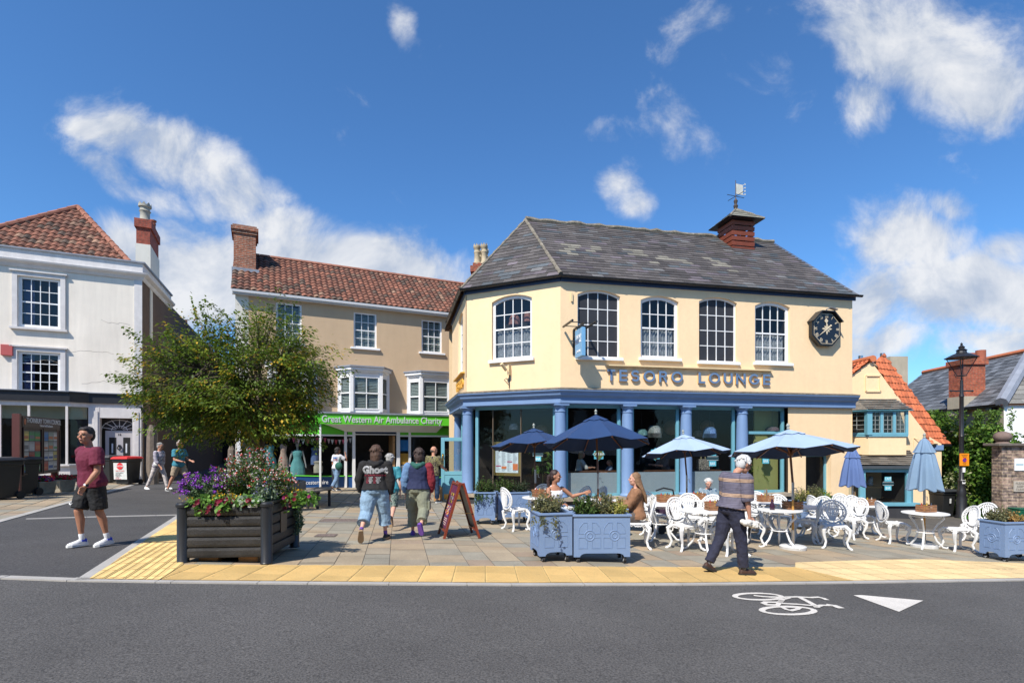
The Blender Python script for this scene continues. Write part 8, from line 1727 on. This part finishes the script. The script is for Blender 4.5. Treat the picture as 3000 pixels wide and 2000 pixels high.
# blue wheeled planters
def planter(p, rz, w_, d, lab, hb=.60, holes=2):
    o = thing('wheeled_planter', lab, 'planter', p, rz, 'blue wheeled planters around the terrace'); z0 = .10
    def side(M, L_):
        b = MB(M); a = L_/2; arch = [(-a, z0), (-a+.09, z0)]+[(-a+.09+(.10)*(1-cos(pi/2*k/5)), z0+.055*sin(pi/2*k/5)) for k in range(1, 6)]; right = [(-x_, z_) for x_, z_ in arch[::-1]]
        b.ext(arch+right+[(a, z0+hb), (-a, z0+hb)], 0, .02); q = b.build('side_panel', pblue, o); b = MB(M); nn_ = holes if L_ > .65 else 1; cell = (L_-.10)/nn_
        for i in range(nn_):
            cx_ = -L_/2+.05+cell*(i+.5); cz_ = z0+.32; rr = .075; cw = cell*.44
            for ra in (rr, rr*.5): b.tube([(cx_+ra*cos(t), -.002, cz_+ra*sin(t)) for t in [2*pi*k/20 for k in range(20)]], .007, 4, True)
            for sx in (-1, 1):
                b.tube([(cx_+sx*.035, -.002, cz_+.07), (cx_+sx*.035, -.002, cz_+.19), (cx_+sx*cw*.6, -.002, cz_+.185), (cx_+sx*cw*.92, -.002, cz_+.12), (cx_+sx*cw, -.002, cz_+.03), (cx_+sx*.075, -.002, cz_+.03)], .005, 4)
                b.tube([(cx_+sx*.035, -.002, cz_-.07), (cx_+sx*.035, -.002, cz_-.19), (cx_+sx*cw, -.002, cz_-.19), (cx_+sx*cw, -.002, cz_-.03), (cx_+sx*.075, -.002, cz_-.03)], .005, 4)
        b.build('moulding', pblue, q)
    for M, L_ in ((Matrix.Translation((0, -d/2, 0)), w_), (Matrix.Translation((0, d/2, 0)) @ Matrix.Rotation(pi, 4, 'Z'), w_), (Matrix.Translation((-w_/2, 0, 0)) @ Matrix.Rotation(-pi/2, 4, 'Z'), d-.041), (Matrix.Translation((w_/2, 0, 0)) @ Matrix.Rotation(pi/2, 4, 'Z'), d-.041)): side(M, L_)
    b = MB(); t = .035; z1 = z0+hb
    b.box(-w_/2-.02, -d/2-.02, z1, w_/2+.02, -d/2+t, z1+.03); b.box(-w_/2-.02, d/2-t, z1, w_/2+.02, d/2+.02, z1+.03); b.box(-w_/2-.02, -d/2+t, z1, -w_/2+t, d/2-t, z1+.03); b.box(w_/2-t, -d/2+t, z1, w_/2+.02, d/2-t, z1+.03); b.build('rim', pblue, o, bevel=.004)
    b = MB(); b.box(-w_/2+.03, -d/2+.03, z1-.06, w_/2-.03, d/2-.03, z1-.02); b.build('compost', soil, o)
    for sx in (-1, 1):
        for sy in (-1, 1):
            b = MB(); cx_, cy_ = sx*(w_/2-.07), sy*(d/2-.06); b.tube([(cx_-.018, cy_, .048), (cx_+.018, cy_, .048)], .048, 16); b.box(cx_-.03, cy_-.03, .09, cx_+.03, cy_+.03, .12); b.beam((cx_-.026, cy_, .05), (cx_-.026, cy_, .12), .008, .04); wl_ = b.build('castor', rubber, o); b = MB(); b.tube([(cx_-.022, cy_, .048), (cx_+.022, cy_, .048)], .026, 10); b.build('wheel_hub', mat('hub_white', (.5, .5, .5), .4), wl_)
    return o
GR = [(.035, .07, .015), (.055, .10, .02), (.08, .13, .03), (.025, .05, .012)]; GY = [(.12, .13, .06), (.17, .17, .09), (.09, .10, .05), (.2, .19, .08)]; GYL = [(.30, .28, .05), (.4, .36, .1), (.14, .17, .03)]
def shrub(p, r_, h, cols, lab, n=900, sz=.035, name='shrub', spiky=True, seed=1, trail=None):
    rnd = random.Random(seed); o = thing(name, lab, 'plant', p); b = MB(); st = MB(); k = max(8, int(n/38))
    for i in range(k):
        a = rnd.uniform(0, 2*pi); q = rnd.random()**.5; x_, y_ = r_[0]*q*cos(a), r_[1]*q*sin(a); hh = h*(1-.5*q*q)*rnd.uniform(.55, 1.1); tipp = Vector((x_*1.15, y_*1.15, hh)); bs = Vector((x_*.5, y_*.5, 0)); st.tube([bs, (bs+tipp)/2+Vector((x_*.1, y_*.1, 0)), tipp], [.006, .004, .002], 4)
        for j in range(38): t = rnd.uniform(.15, 1); c_ = bs.lerp(tipp, t); leaves(b, c_, (.035+.02*(1-t),)*3, 1, sz, cols, rnd, .1)
    if trail:
        for i in range(trail): a = rnd.uniform(-pi, 0); e = Vector((r_[0]*cos(a)*1.05, -r_[1]*1.1, 0)); ln_ = rnd.uniform(.08, .3); [leaves(b, e+Vector((rnd.uniform(-.02, .02), -.03-.01*j, -ln_*j/8)), (.03, .02, .03), 4, sz, cols, rnd, 0) for j in range(9)]
    b.build('foliage', leafm, o); st.build('stems', mat('twig', (.09, .07, .03), .8), o); return o
def on(p, rz, dx, dy, z): return p+Matrix.Rotation(rz, 3, 'Z') @ Vector((dx, dy, z))
PL = [(pz(1421, 12.1), R(2), .46, .46, 'small blue planter with dark shrub standing beside the left column', [(0, 0, (.2, .2), .42, GR, 'dark spiky hebe in the small planter by the left column', 1500, 8)]),
      (pz(1502, 12.5), R(12), .78, .46, 'blue planter at the left end of the terrace, behind the lone white chair', [(-.2, 0, (.24, .2), .42, GR, 'dark bushy hebe behind the lone white chair', 1500, 0), (.2, 0, (.2, .18), .36, [(.02, .04, .02), (.05, .08, .04), (.03, .05, .02)], 'sparse dark shrub beside the navy parasol pole', 700, 0)]),
      (pz(1613, 8.08), R(12), .50, .58, 'square blue planter at the front, left one of the pair, its side panel showing', [(-.05, 0, (.27, .27), .34, GY, 'grey green trailing hebe in the square front planter', 2300, 5)]),
      (pz(1755, 8.08), R(2), .84, .46, 'long blue planter at the front, right one of the pair', [(-.22, 0, (.19, .2), .32, GR, 'glossy dark green box bush in the long front planter', 1900, 0), (.06, .03, (.17, .17), .42, GY, 'tall grey green hebe in the middle of the long front planter', 1500, 0), (.30, 0, (.15, .17), .28, GYL, 'yellow variegated shrub at the right end of the long front planter', 1100, 0)]),
      (pz(2965, 9.75), R(7), .84, .46, 'long blue planter cut off by the right edge, with a scratch on its side', [(-.22, .03, (.18, .18), .30, GY, 'grey green bush at the left of the right corner planter', 1400, 0), (.04, 0, (.18, .18), .22, [(.40, .25, .09), (.34, .22, .08), (.28, .2, .06)], 'tawny grass tuft in the right corner planter', 1300, 0), (.3, 0, (.14, .15), .14, GR, 'low green plant at the right edge of the corner planter', 600, 0)]),
      (pz(2375, 13.6), R(12), .95, .46, 'blue planter at the back between the terrace tables and the cream wall', [(-.28, 0, (.25, .2), .38, GYL+GY, 'yellow green grassy plant in the rear planter', 1300, 6), (.05, 0, (.22, .2), .46, GY, 'grey leaved bush in the middle of the rear planter', 1200, 0), (.34, 0, (.2, .2), .40, [(.06, .13, .02), (.1, .2, .03), (.3, .33, .05)], 'bright green bush at the right of the rear planter', 1300, 0)])]
for i, (p, rz_, w_, d, lab, pls) in enumerate(PL):
    planter(p, rz_, w_, d, lab)
    for j, (dx, dy, rr, h, cols, l2, n, tr_) in enumerate(pls): shrub(on(p, rz_, dx, dy, .68), rr, h, cols, l2, n, .04, seed=10*i+j, trail=tr_)
# weathered black planter with its flowers
BP = Vector((-3.77, 7.42)); BP = Vector((BP.x, BP.y, G(BP.x, BP.y)+.014)); br = R(4.6); W2, D2, BH = .53, .56, .80
o = thing('slatted_planter', 'large black slatted planter with rounded corner posts, full of flowers', 'planter', BP, br); pslat = mat('black_slat', (.019, .0185, .0185), .55, .5, 3, .5, 30, var2=.5, scale2=90); bpost = mat('black_post', (.020, .021, .023), .38, .15, 3)
for s_, (M, L_) in enumerate(((Matrix.Translation((0, -D2, 0)), 2*W2), (Matrix.Translation((W2, 0, 0)) @ Matrix.Rotation(pi/2, 4, 'Z'), 2*D2), (Matrix.Translation((0, D2, 0)) @ Matrix.Rotation(pi, 4, 'Z'), 2*W2), (Matrix.Translation((-W2, 0, 0)) @ Matrix.Rotation(-pi/2, 4, 'Z'), 2*D2))):
    for k in range(5):
        b = MB(M); z0_ = .085+k*.135; pr = [(.0, z0_), (-.018, z0_+.012), (-.024, z0_+.04), (-.024, z0_+.095), (-.018, z0_+.122), (0, z0_+.131), (.02, z0_+.131), (.02, z0_)]
        b.ring([[(x_, y_, z_) for y_, z_ in pr] for x_ in (-L_/2+.06, L_/2-.06)]); b.build('slat', pslat, o)
    b = MB(M); b.box(-L_/2+.06, -.03, .765, L_/2-.06, .03, .79); b.build('rail', bpost, o)
for sx in (-1, 1):
    for sy in (-1, 1):
        b = MB(); cx_, cy_ = sx*(W2-.01), sy*(D2-.01); pr = [(.078, 0), (.08, .01), (.072, .02), (.072, BH-.06), (.086, BH-.055), (.088, BH-.02), (.07, BH), (.0, BH+.004)]; b.lathe(pr, 14, (cx_, cy_, 0)); b.build('corner_post', bpost, o, smooth=True)
for x_ in (-.25, .25): b = MB(); b.box(x_-.12, -D2+.1, 0, x_+.12, D2-.1, .085); b.build('skid', wood, o)
b = MB(); b.box(-W2+.05, -D2+.05, .7, W2-.05, D2-.05, .735); b.build('inner_liner', bpost, o); b = MB(); b.box(W2+.026, -.14, .33, W2+.032, .10, .62); q = b.build('plaque', mat('bronze', (.10, .075, .05), .5, .3, 30), o)
b = MB(); b.box(.30, -D2-.035, .735, .42, -D2-.031, .785); b.build('label_sticker', mat('lbl', (.7, .72, .7), .5), o); b = MB(); b.box(-W2+.06, -D2+.03, .68, W2-.06, D2-.03, .74); b.build('compost', soil, o)
rnd = random.Random(77)
def flowering(lab, name, cen, r_, h, nst, lcols, fcols, nlf, lsz, fsz, nfl, fz=(.5, 1.1), stem=True, cluster=1, droop=0):
    t = thing(name, lab, 'plant', on(BP, br, cen[0], cen[1], .74)); b = MB(); f = MB(); st = MB()
    for i in range(nst):
        a = rnd.uniform(0, 2*pi); q = rnd.random()**.5; x_, y_ = r_[0]*q*cos(a), r_[1]*q*sin(a); hh = h*(1.05-.55*q**2)*rnd.uniform(.6, 1.12); tip = Vector((x_*1.25, y_*1.25, hh)); bs = Vector((x_*.4, y_*.4, 0)); mid = (bs+tip)/2+Vector((-x_*.1, -y_*.1, .02)); st.tube([bs, mid, tip], [.004, .003, .0018], 3)
        for j in range(nlf): u_ = rnd.uniform(.1, .95); c_ = bs.lerp(mid, u_*2) if u_ < .5 else mid.lerp(tip, u_*2-1); leaves(b, c_, (.035,)*3, 1, lsz, lcols, rnd, .1)
        for j in range(nfl): u_ = rnd.uniform(*fz); c_ = mid.lerp(tip, u_*2-1) if u_ >= .5 else bs.lerp(mid, u_*2); leaves(f, c_+Vector((rnd.gauss(0, .012), rnd.gauss(0, .012), rnd.gauss(0, .012)-droop)), (.012*cluster,)*3, 3*cluster, fsz, fcols, rnd, .2, asp=.8)
    b.build('foliage', leafm, t); f.build('blooms', petal, t); st.build('stems', mat('stem2', (.10, .13, .04), .7), t)
SG = [(.055, .11, .02), (.08, .15, .03), (.12, .19, .05), (.04, .08, .02)]
flowering('big salvia bush covered in small red and white flowers in the black planter', 'salvia', (.10, .12), (.46, .42), .70, 230, SG, [(.65, .03, .03), (.8, .76, .72), (.65, .04, .04), (.75, .4, .36), (.8, .77, .74)], 60, .034, .026, 4, (.55, 1.05))
flowering('clump of bright purple verbena at the left of the black planter', 'verbena', (-.45, -.05), (.30, .42), .44, 60, [(.05, .10, .04), (.08, .13, .05), (.1, .15, .07)], [(.30, .05, .50), (.38, .07, .6), (.25, .04, .42)], 32, .05, .022, 5, (.85, 1.03), cluster=2)
flowering('low yellow bidens flowering along the front of the black planter', 'bidens', (-.15, -.42), (.40, .10), .16, 50, SG, [(.75, .40, .01), (.8, .5, .02)], 10, .03, .024, 2, (.9, 1.1))
flowering('yellow bidens at the right rear corner of the black planter', 'bidens', (.52, .25), (.16, .35), .22, 40, SG, [(.75, .40, .01), (.8, .5, .02)], 14, .03, .022, 2, (.85, 1.1))
flowering('silver lavender spikes at the right of the salvia', 'lavender', (.38, -.20), (.16, .15), .36, 50, [(.16, .22, .13), (.22, .28, .18), (.12, .17, .1)], [(.14, .12, .3)], 18, .045, .02, 1, (.9, 1.05))
def petunia(lab, cen, r_, n, cols, lc, nf, hang=.1):
    t = thing('petunia', lab, 'plant', on(BP, br, cen[0], cen[1], .76)); b = MB(); f = MB()
    for i in range(n):
        x_, y_ = rnd.uniform(-r_[0], r_[0]), rnd.uniform(-r_[1], r_[1]); ed = max(0, -y_/r_[1]); z_ = rnd.uniform(.0, .10)-hang*ed*rnd.random(); leaves(b, (x_, y_-.05*ed, z_), (.03,)*3, 5, .055, lc, rnd, .2, asp=.75)
    for i in range(nf):
        x_, y_ = rnd.uniform(-r_[0], r_[0]), -r_[1]*rnd.uniform(.3, 1.25); z_ = rnd.uniform(.0, .13)-hang*.8*rnd.random(); c_ = Vector((x_, y_-.04, z_)); nd = Vector((rnd.uniform(-.5, .5), -1, rnd.uniform(.1, .8))).normalized(); a = nd.orthogonal().normalized(); q = nd.cross(a); col = jit(rnd.choice(cols), .3); m_ = 10
        ringp = [c_+nd*.012+(a*cos(2*pi*k/m_)+q*sin(2*pi*k/m_))*.030*(1 if k % 2 else .86) for k in range(m_)]; f.add([c_-nd*.006]+ringp, [(0, k+1, (k+1) % m_+1) for k in range(m_)], col)
    b.build('foliage', leafm, t); f.build('blooms', petal, t)
LG = [(.12, .24, .04), (.16, .30, .06), (.08, .17, .03)]
petunia('dark red petunia trailing over the front rim left of centre', (-.12, -.52), (.22, .09), 70, [(.14, .005, .02), (.22, .005, .03)], LG, 16, .16); petunia('crimson petunia at the left front corner of the black planter', (-.36, -.50), (.10, .07), 26, [(.14, .004, .02), (.1, .005, .03)], LG, 6, .06)
petunia('dark red petunia at the front right of the black planter, with pale variegated leaves', (.22, -.50), (.22, .09), 80, [(.14, .005, .02), (.22, .005, .03)], LG+[(.4, .45, .33), (.35, .42, .3)], 12, .07)
t_ = on(BP, br, .56, -.05, .76); rsv = br; br = br+pi/2; BPs = BP; BP = on(BPs, rsv, .0, .0, 0); petunia('petunias and ivy spilling over the right side of the black planter', (0, -.56), (.45, .08), 150, [(.14, .005, .02), (.2, .01, .08)], LG, 22, .2); BP = BPs; br = rsv
rndt = random.Random(5); q = thing('trailing_ivy', 'grey green ivy hanging from the right rear corner of the black planter', 'ivy', on(BP, br, .60, .50, .76)); b = MB()
for s_ in range(9):
    x_, y_, ln_ = rndt.uniform(-.05, .08), rndt.uniform(-.12, .08), rndt.uniform(.25, .6)
    for j in range(22): leaves(b, (x_+.02*sin(j*.5), y_, -ln_*j/22), (.02,)*3, 3, .035, [(.12, .18, .11), (.07, .12, .05), (.16, .22, .13)], rndt, 0, asp=.8)
b.build('foliage', leafm, q)
# sandwich board
sp0 = pz(1343, 10.0); A_ = thing('sandwich_board', 'red brown wooden sandwich board with a purple menu poster', 'sandwich board', sp0, R(17)); a_h, a_w, a_s = 1.02, .62, .30; bw_ = mat('board_red', (.20, .035, .015), .4, .2, 8)
for s_ in (-1, 1):
    ang = atan2(a_s, a_h)*s_; b = MB(); top_ = Vector((0, 0, a_h)); 
    for yy_ in (-a_w/2, a_w/2): b.beam((s_*.03, yy_, a_h), (s_*(a_s+.03), yy_, 0), .055, .04)
    for t in (0.03, .86): b.beam((s_*(.03+a_s*t), -a_w/2, a_h*(1-t)), (s_*(.03+a_s*t), a_w/2, a_h*(1-t)), .05, .03)
    b.build('frame', bw_, A_); b = MB(); n_ = Vector((s_*a_h, 0, a_s)).normalized(); p0, p1 = Vector((s_*(.03+a_s*.04), 0, a_h*.96)), Vector((s_*(.03+a_s*.85), 0, a_h*.15)); 
    b.add([p0+Vector((0, -a_w/2+.02, 0)), p0+Vector((0, a_w/2-.02, 0)), p1+Vector((0, a_w/2-.02, 0)), p1+Vector((0, -a_w/2+.02, 0))], [(0, 1, 2, 3)]); pn = b.build('panel', mat('chalk_dark', (.05, .03, .022), .4, .5, 5), A_)
    if s_ < 0:
        o1 = n_*.008; b = MB(); w_ = a_w/2-.05; b.add([p0.lerp(p1, .03)+o1+Vector((0, -w_, 0)), p0.lerp(p1, .03)+o1+Vector((0, w_, 0)), p0.lerp(p1, .97)+o1+Vector((0, w_, 0)), p0.lerp(p1, .97)+o1+Vector((0, -w_, 0))], [(0, 1, 2, 3)]); ps = b.build('poster', mat('poster_purple', (.11, .015, .06), .5, .05, 3), A_); b = MB(); o2 = n_*.011
        def blk(t0, t1, y0, y1, c): b.add([p0.lerp(p1, t0)+o2+Vector((0, y0, 0)), p0.lerp(p1, t0)+o2+Vector((0, y1, 0)), p0.lerp(p1, t1)+o2+Vector((0, y1, 0)), p0.lerp(p1, t1)+o2+Vector((0, y0, 0))], [(0, 1, 2, 3)], c)
        for t_, c in ((.20, (.7, .45, .05)), (.28, (.65, .6, .6)), (.36, (.6, .4, .05))): blk(t_, t_+.055, -.12, .12, c)
        rr_ = random.Random(4)
        for _ in range(60): t_ = rr_.uniform(.47, .68); y_ = rr_.uniform(-.15, .15); blk(t_, t_+rr_.uniform(.02, .05), y_, y_+rr_.uniform(.02, .07), rr_.choice([(.6, .25, .03), (.08, .1, .3), (.6, .5, .4), (.35, .04, .05)])); o2 = o2+n_*.00005
        for t_ in (.76, .80, .85, .89): blk(t_, t_+.015, -.14, .14, (.6, .45, .4))
        b.build('poster_print', paper, ps)
        for s2, t_ in (('LUNCH', .205), ('BURGERS', .285), ('SANGRIA', .365)):
            pp = p0.lerp(p1, t_+.025)+n_*.014; dn = (p1-p0).normalized(); Mx = Matrix((Vector((0, -1, 0)), -dn, n_)).transposed().to_4x4(); Mx.translation = pp; text(s2, .062, .002, black, 'lettering', ps, Mx, sx=.75)
b = MB(); b.beam((-.2, -a_w/2-.03, .47), (.2, -a_w/2-.03, .47), .03, .006); b.build('stay', brass, A_); b = MB(); b.tube([(-.27, -a_w/2, .1), (-.1, -a_w/2, .05), (.1, -a_w/2, .05), (.27, -a_w/2, .1)], .008, 5); b.build('chain', black, A_)
# concrete tree ring, bench, tree
TC = Vector((-6.6, 14.2)); tg = G(*TC); o = thing('concrete_tree_planter', 'round exposed aggregate concrete planter around the tree', 'planter', (TC.x, TC.y, tg)); b = MB(); b.lathe([(1.0, -.2), (1.0, .62), (.98, .64), (.86, .64), (.86, .55)], 40); b.build('ring', concrete, o, smooth=True); b = MB(); b.lathe([(.86, .54), (.01, .56)], 24); b.build('soil', soil, o)
q = thing('low_shrub', 'low dark green underplanting on the concrete tree planter', 'plant', (TC.x, TC.y, tg+.55)); b = MB(); leaves(b, (0, 0, .08), (.85, .85, .16), 900, .06, GR, rndt, .3); b.build('foliage', leafm, q)
bw = mat('bench_wood', (.20, .17, .14), .85, .3, 8, .3, 40)
for lab, a0, a1, ri, h_, sg in (('curved slatted bench in front of the concrete tree planter', -78, -30, 1.32, .47, 1), ('further length of curved bench right of the concrete tree planter', -24, 22, 1.25, .47, 2)):
    o = thing('curved_bench', lab, 'bench', (TC.x, TC.y, G(TC.x+1, TC.y-1))); 
    for k in range(4):
        b = MB(); r_ = ri+.11*k; n = 14; pts = [(r_*cos(R(a0+(a1-a0)*i/n)), r_*sin(R(a0+(a1-a0)*i/n))) for i in range(n+1)]; pts2 = [((r_+.095)*cos(R(a0+(a1-a0)*i/n)), (r_+.095)*sin(R(a0+(a1-a0)*i/n))) for i in range(n+1)]
        b.ring([[(p[0], p[1], h_-.045), (q_[0], q_[1], h_-.045), (q_[0], q_[1], h_), (p[0], p[1], h_)] for p, q_ in zip(pts, pts2)]); b.build('slat', bw, o)
    for a in (a0+8, a1-8):
        b = MB(); d = Vector((cos(R(a)), sin(R(a)), 0)); [b.beam(d*(ri+x_)+Vector((0, 0, -.05)), d*(ri+x_)+Vector((0, 0, h_-.05)), .06) for x_ in (.06, .36)]; b.beam(d*(ri+.0)+Vector((0, 0, h_-.07)), d*(ri+.42)+Vector((0, 0, h_-.07)), .05); b.build('leg_frame', black, o)
def tree(base, lab, cen, rad, nb, lpc, sz, cols, seed, tr=.11, name='tree', hole=0):
    rnd = random.Random(seed); o = thing(name, lab, 'tree', base); base = Vector(base); c_ = Vector(cen)-base; t = MB(); f = MB(); fork = Vector((c_.x*.25, c_.y*.25, max(.8, c_.z-rad[2]*.95)))
    t.tube([(0, 0, -.2), (0, 0, .1), fork*.5, fork], [tr*1.5, tr*1.1, tr*.95, tr*.85], 10)
    limbs = []
    for i in range(9):
        a = 2*pi*i/9+rnd.uniform(-.3, .3); el = rnd.uniform(.25, 1.25); e = c_+Vector((rad[0]*.62*cos(a)*cos(el), rad[1]*.62*sin(a)*cos(el), rad[2]*(.75*sin(el)-.2))); m_ = fork.lerp(e, .5)+Vector((0, 0, .25)); t.tube([fork, m_, e], [tr*.55, tr*.33, tr*.14], 6); limbs.append((m_, e))
    for i in range(nb):
        d = Vector((rnd.gauss(0, 1), rnd.gauss(0, 1), rnd.gauss(0, 1))).normalized(); lo = .88 if d.z < -.3 else 1; rr = rnd.uniform(.35, 1)**.6; 
        wob = 1+.16*sin(3.1*atan2(d.y, d.x)+seed)+.12*sin(5.3*d.z+d.x*4+seed)
        e = c_+Vector((d.x*rad[0], d.y*rad[1], d.z*rad[2]*lo))*rr*wob
        if d.z > .3 and rnd.random() < .35: e.z += rnd.uniform(.1, .5)*rad[2]*.5
        m_, l_ = rnd.choice(limbs); 
        m_, l_ = min(limbs, key=lambda q: (q[1]-e).length); s_ = m_.lerp(l_, rnd.uniform(.2, 1)); mid = s_.lerp(e, .5)+Vector((0, 0, .08)); t.tube([s_, mid, e], [tr*.13, tr*.08, .004], 4)
        out = (e-s_).normalized(); out.z *= .5; out.z += .12; ax = out.normalized(); sd__ = ax.cross(Vector((0, 0, 1))).normalized(); tone = rnd.uniform(.7, 1.25); pal = cols[:3] if rnd.random() < .7 else cols[3:]
        for j in range(lpc):          # a flat spray of leaves along the twig end
            u_ = rnd.uniform(-.6, .35)*.75; w_ = rnd.gauss(0, .17)*(1-.4*u_); p = e+ax*u_+sd__*w_+Vector((0, 0, rnd.gauss(0, .055)-abs(w_)*.25))
            dr_ = (ax*rnd.uniform(.2, 1)+sd__*(1 if w_ > 0 else -1)*rnd.uniform(.3, 1)+Vector((0, 0, rnd.uniform(-.75, .15)))).normalized(); up = (Vector((rnd.gauss(0, .35), rnd.gauss(0, .35), 1))).normalized(); cr = dr_.cross(up).normalized(); s2 = sz*rnd.uniform(.7, 1.25); col = jit(rnd.choice(pal), .2); col = tuple(q*tone for q in col)
            f.add([p, p+dr_*s2*.45+cr*s2*.24, p+dr_*s2-Vector((0, 0, s2*.12)), p+dr_*s2*.45-cr*s2*.24], [(0, 1, 2, 3)], col)
    t.build('trunk', bark, o, smooth=True); f.build('crown', leafm, o); return o
TCOL = [(.085, .135, .018), (.12, .175, .022), (.06, .10, .014), (.15, .20, .022), (.24, .23, .025), (.38, .24, .025), (.15, .18, .02), (.12, .17, .02)]
tree((TC.x, TC.y, tg), 'broad rounded street tree with green leaves turning yellow, in front of the tan building', (-7.18, 14.2, 3.15), (2.52, 2.2, 1.88), 740, 66, .10, TCOL, 3)
tree((-14.5, 34, G(-14.5, 34)), 'dark green tree standing behind the alley between the white and tan buildings', (-17.3, 36, 6.6), (2.6, 2.4, 2.6), 160, 46, .2, [(.03, .06, .012), (.045, .085, .018), (.06, .1, .02), (.04, .07, .015)], 9, .2)
# dark pushchair beside the tables
o = thing('pushchair', 'folded dark pushchair with curved handle behind the white chair near the middle', 'pushchair', pz(1955, 11.5), .4); b = MB(); b.tube([(-.3, 0, .95), (-.1, 0, 1.0), (.15, 0, .95), (.2, 0, .75), (.05, 0, .3)], .018, 8); b.tube([(.2, 0, .75), (.1, .3, .75), (.05, .3, .3)], .015, 6); b.build('frame', black, o, smooth=True); b = MB(); b.rb((.05, .15, .5), (.3, .3, .35), ry=.3); b.build('seat', mat('plum_fabric', (.03, .012, .035), .9, .2, 6), o, bevel=.04)
for i, (x_, y_) in enumerate(((-.15, .0), (.2, .0), (-.15, .3), (.2, .3))): b = MB(); b.tube([(x_, y_-.02, .09), (x_, y_+.02, .09)], .09, 14); b.build('wheel', rubber, o)
# green box at the right edge
b = MB(); b.rb((0, 0, .25), (.55, .4, .22)); b.rb((0, 0, .375), (.58, .43, .03)); o = tag(b.build('green_recycling_box', mat('box_green', (.005, .09, .045), .5), bevel=.015), 'dark green recycling box at the foot of the stone gate pier', 'box'); o.location = pz(2996, 15.6); o.location.z += .25
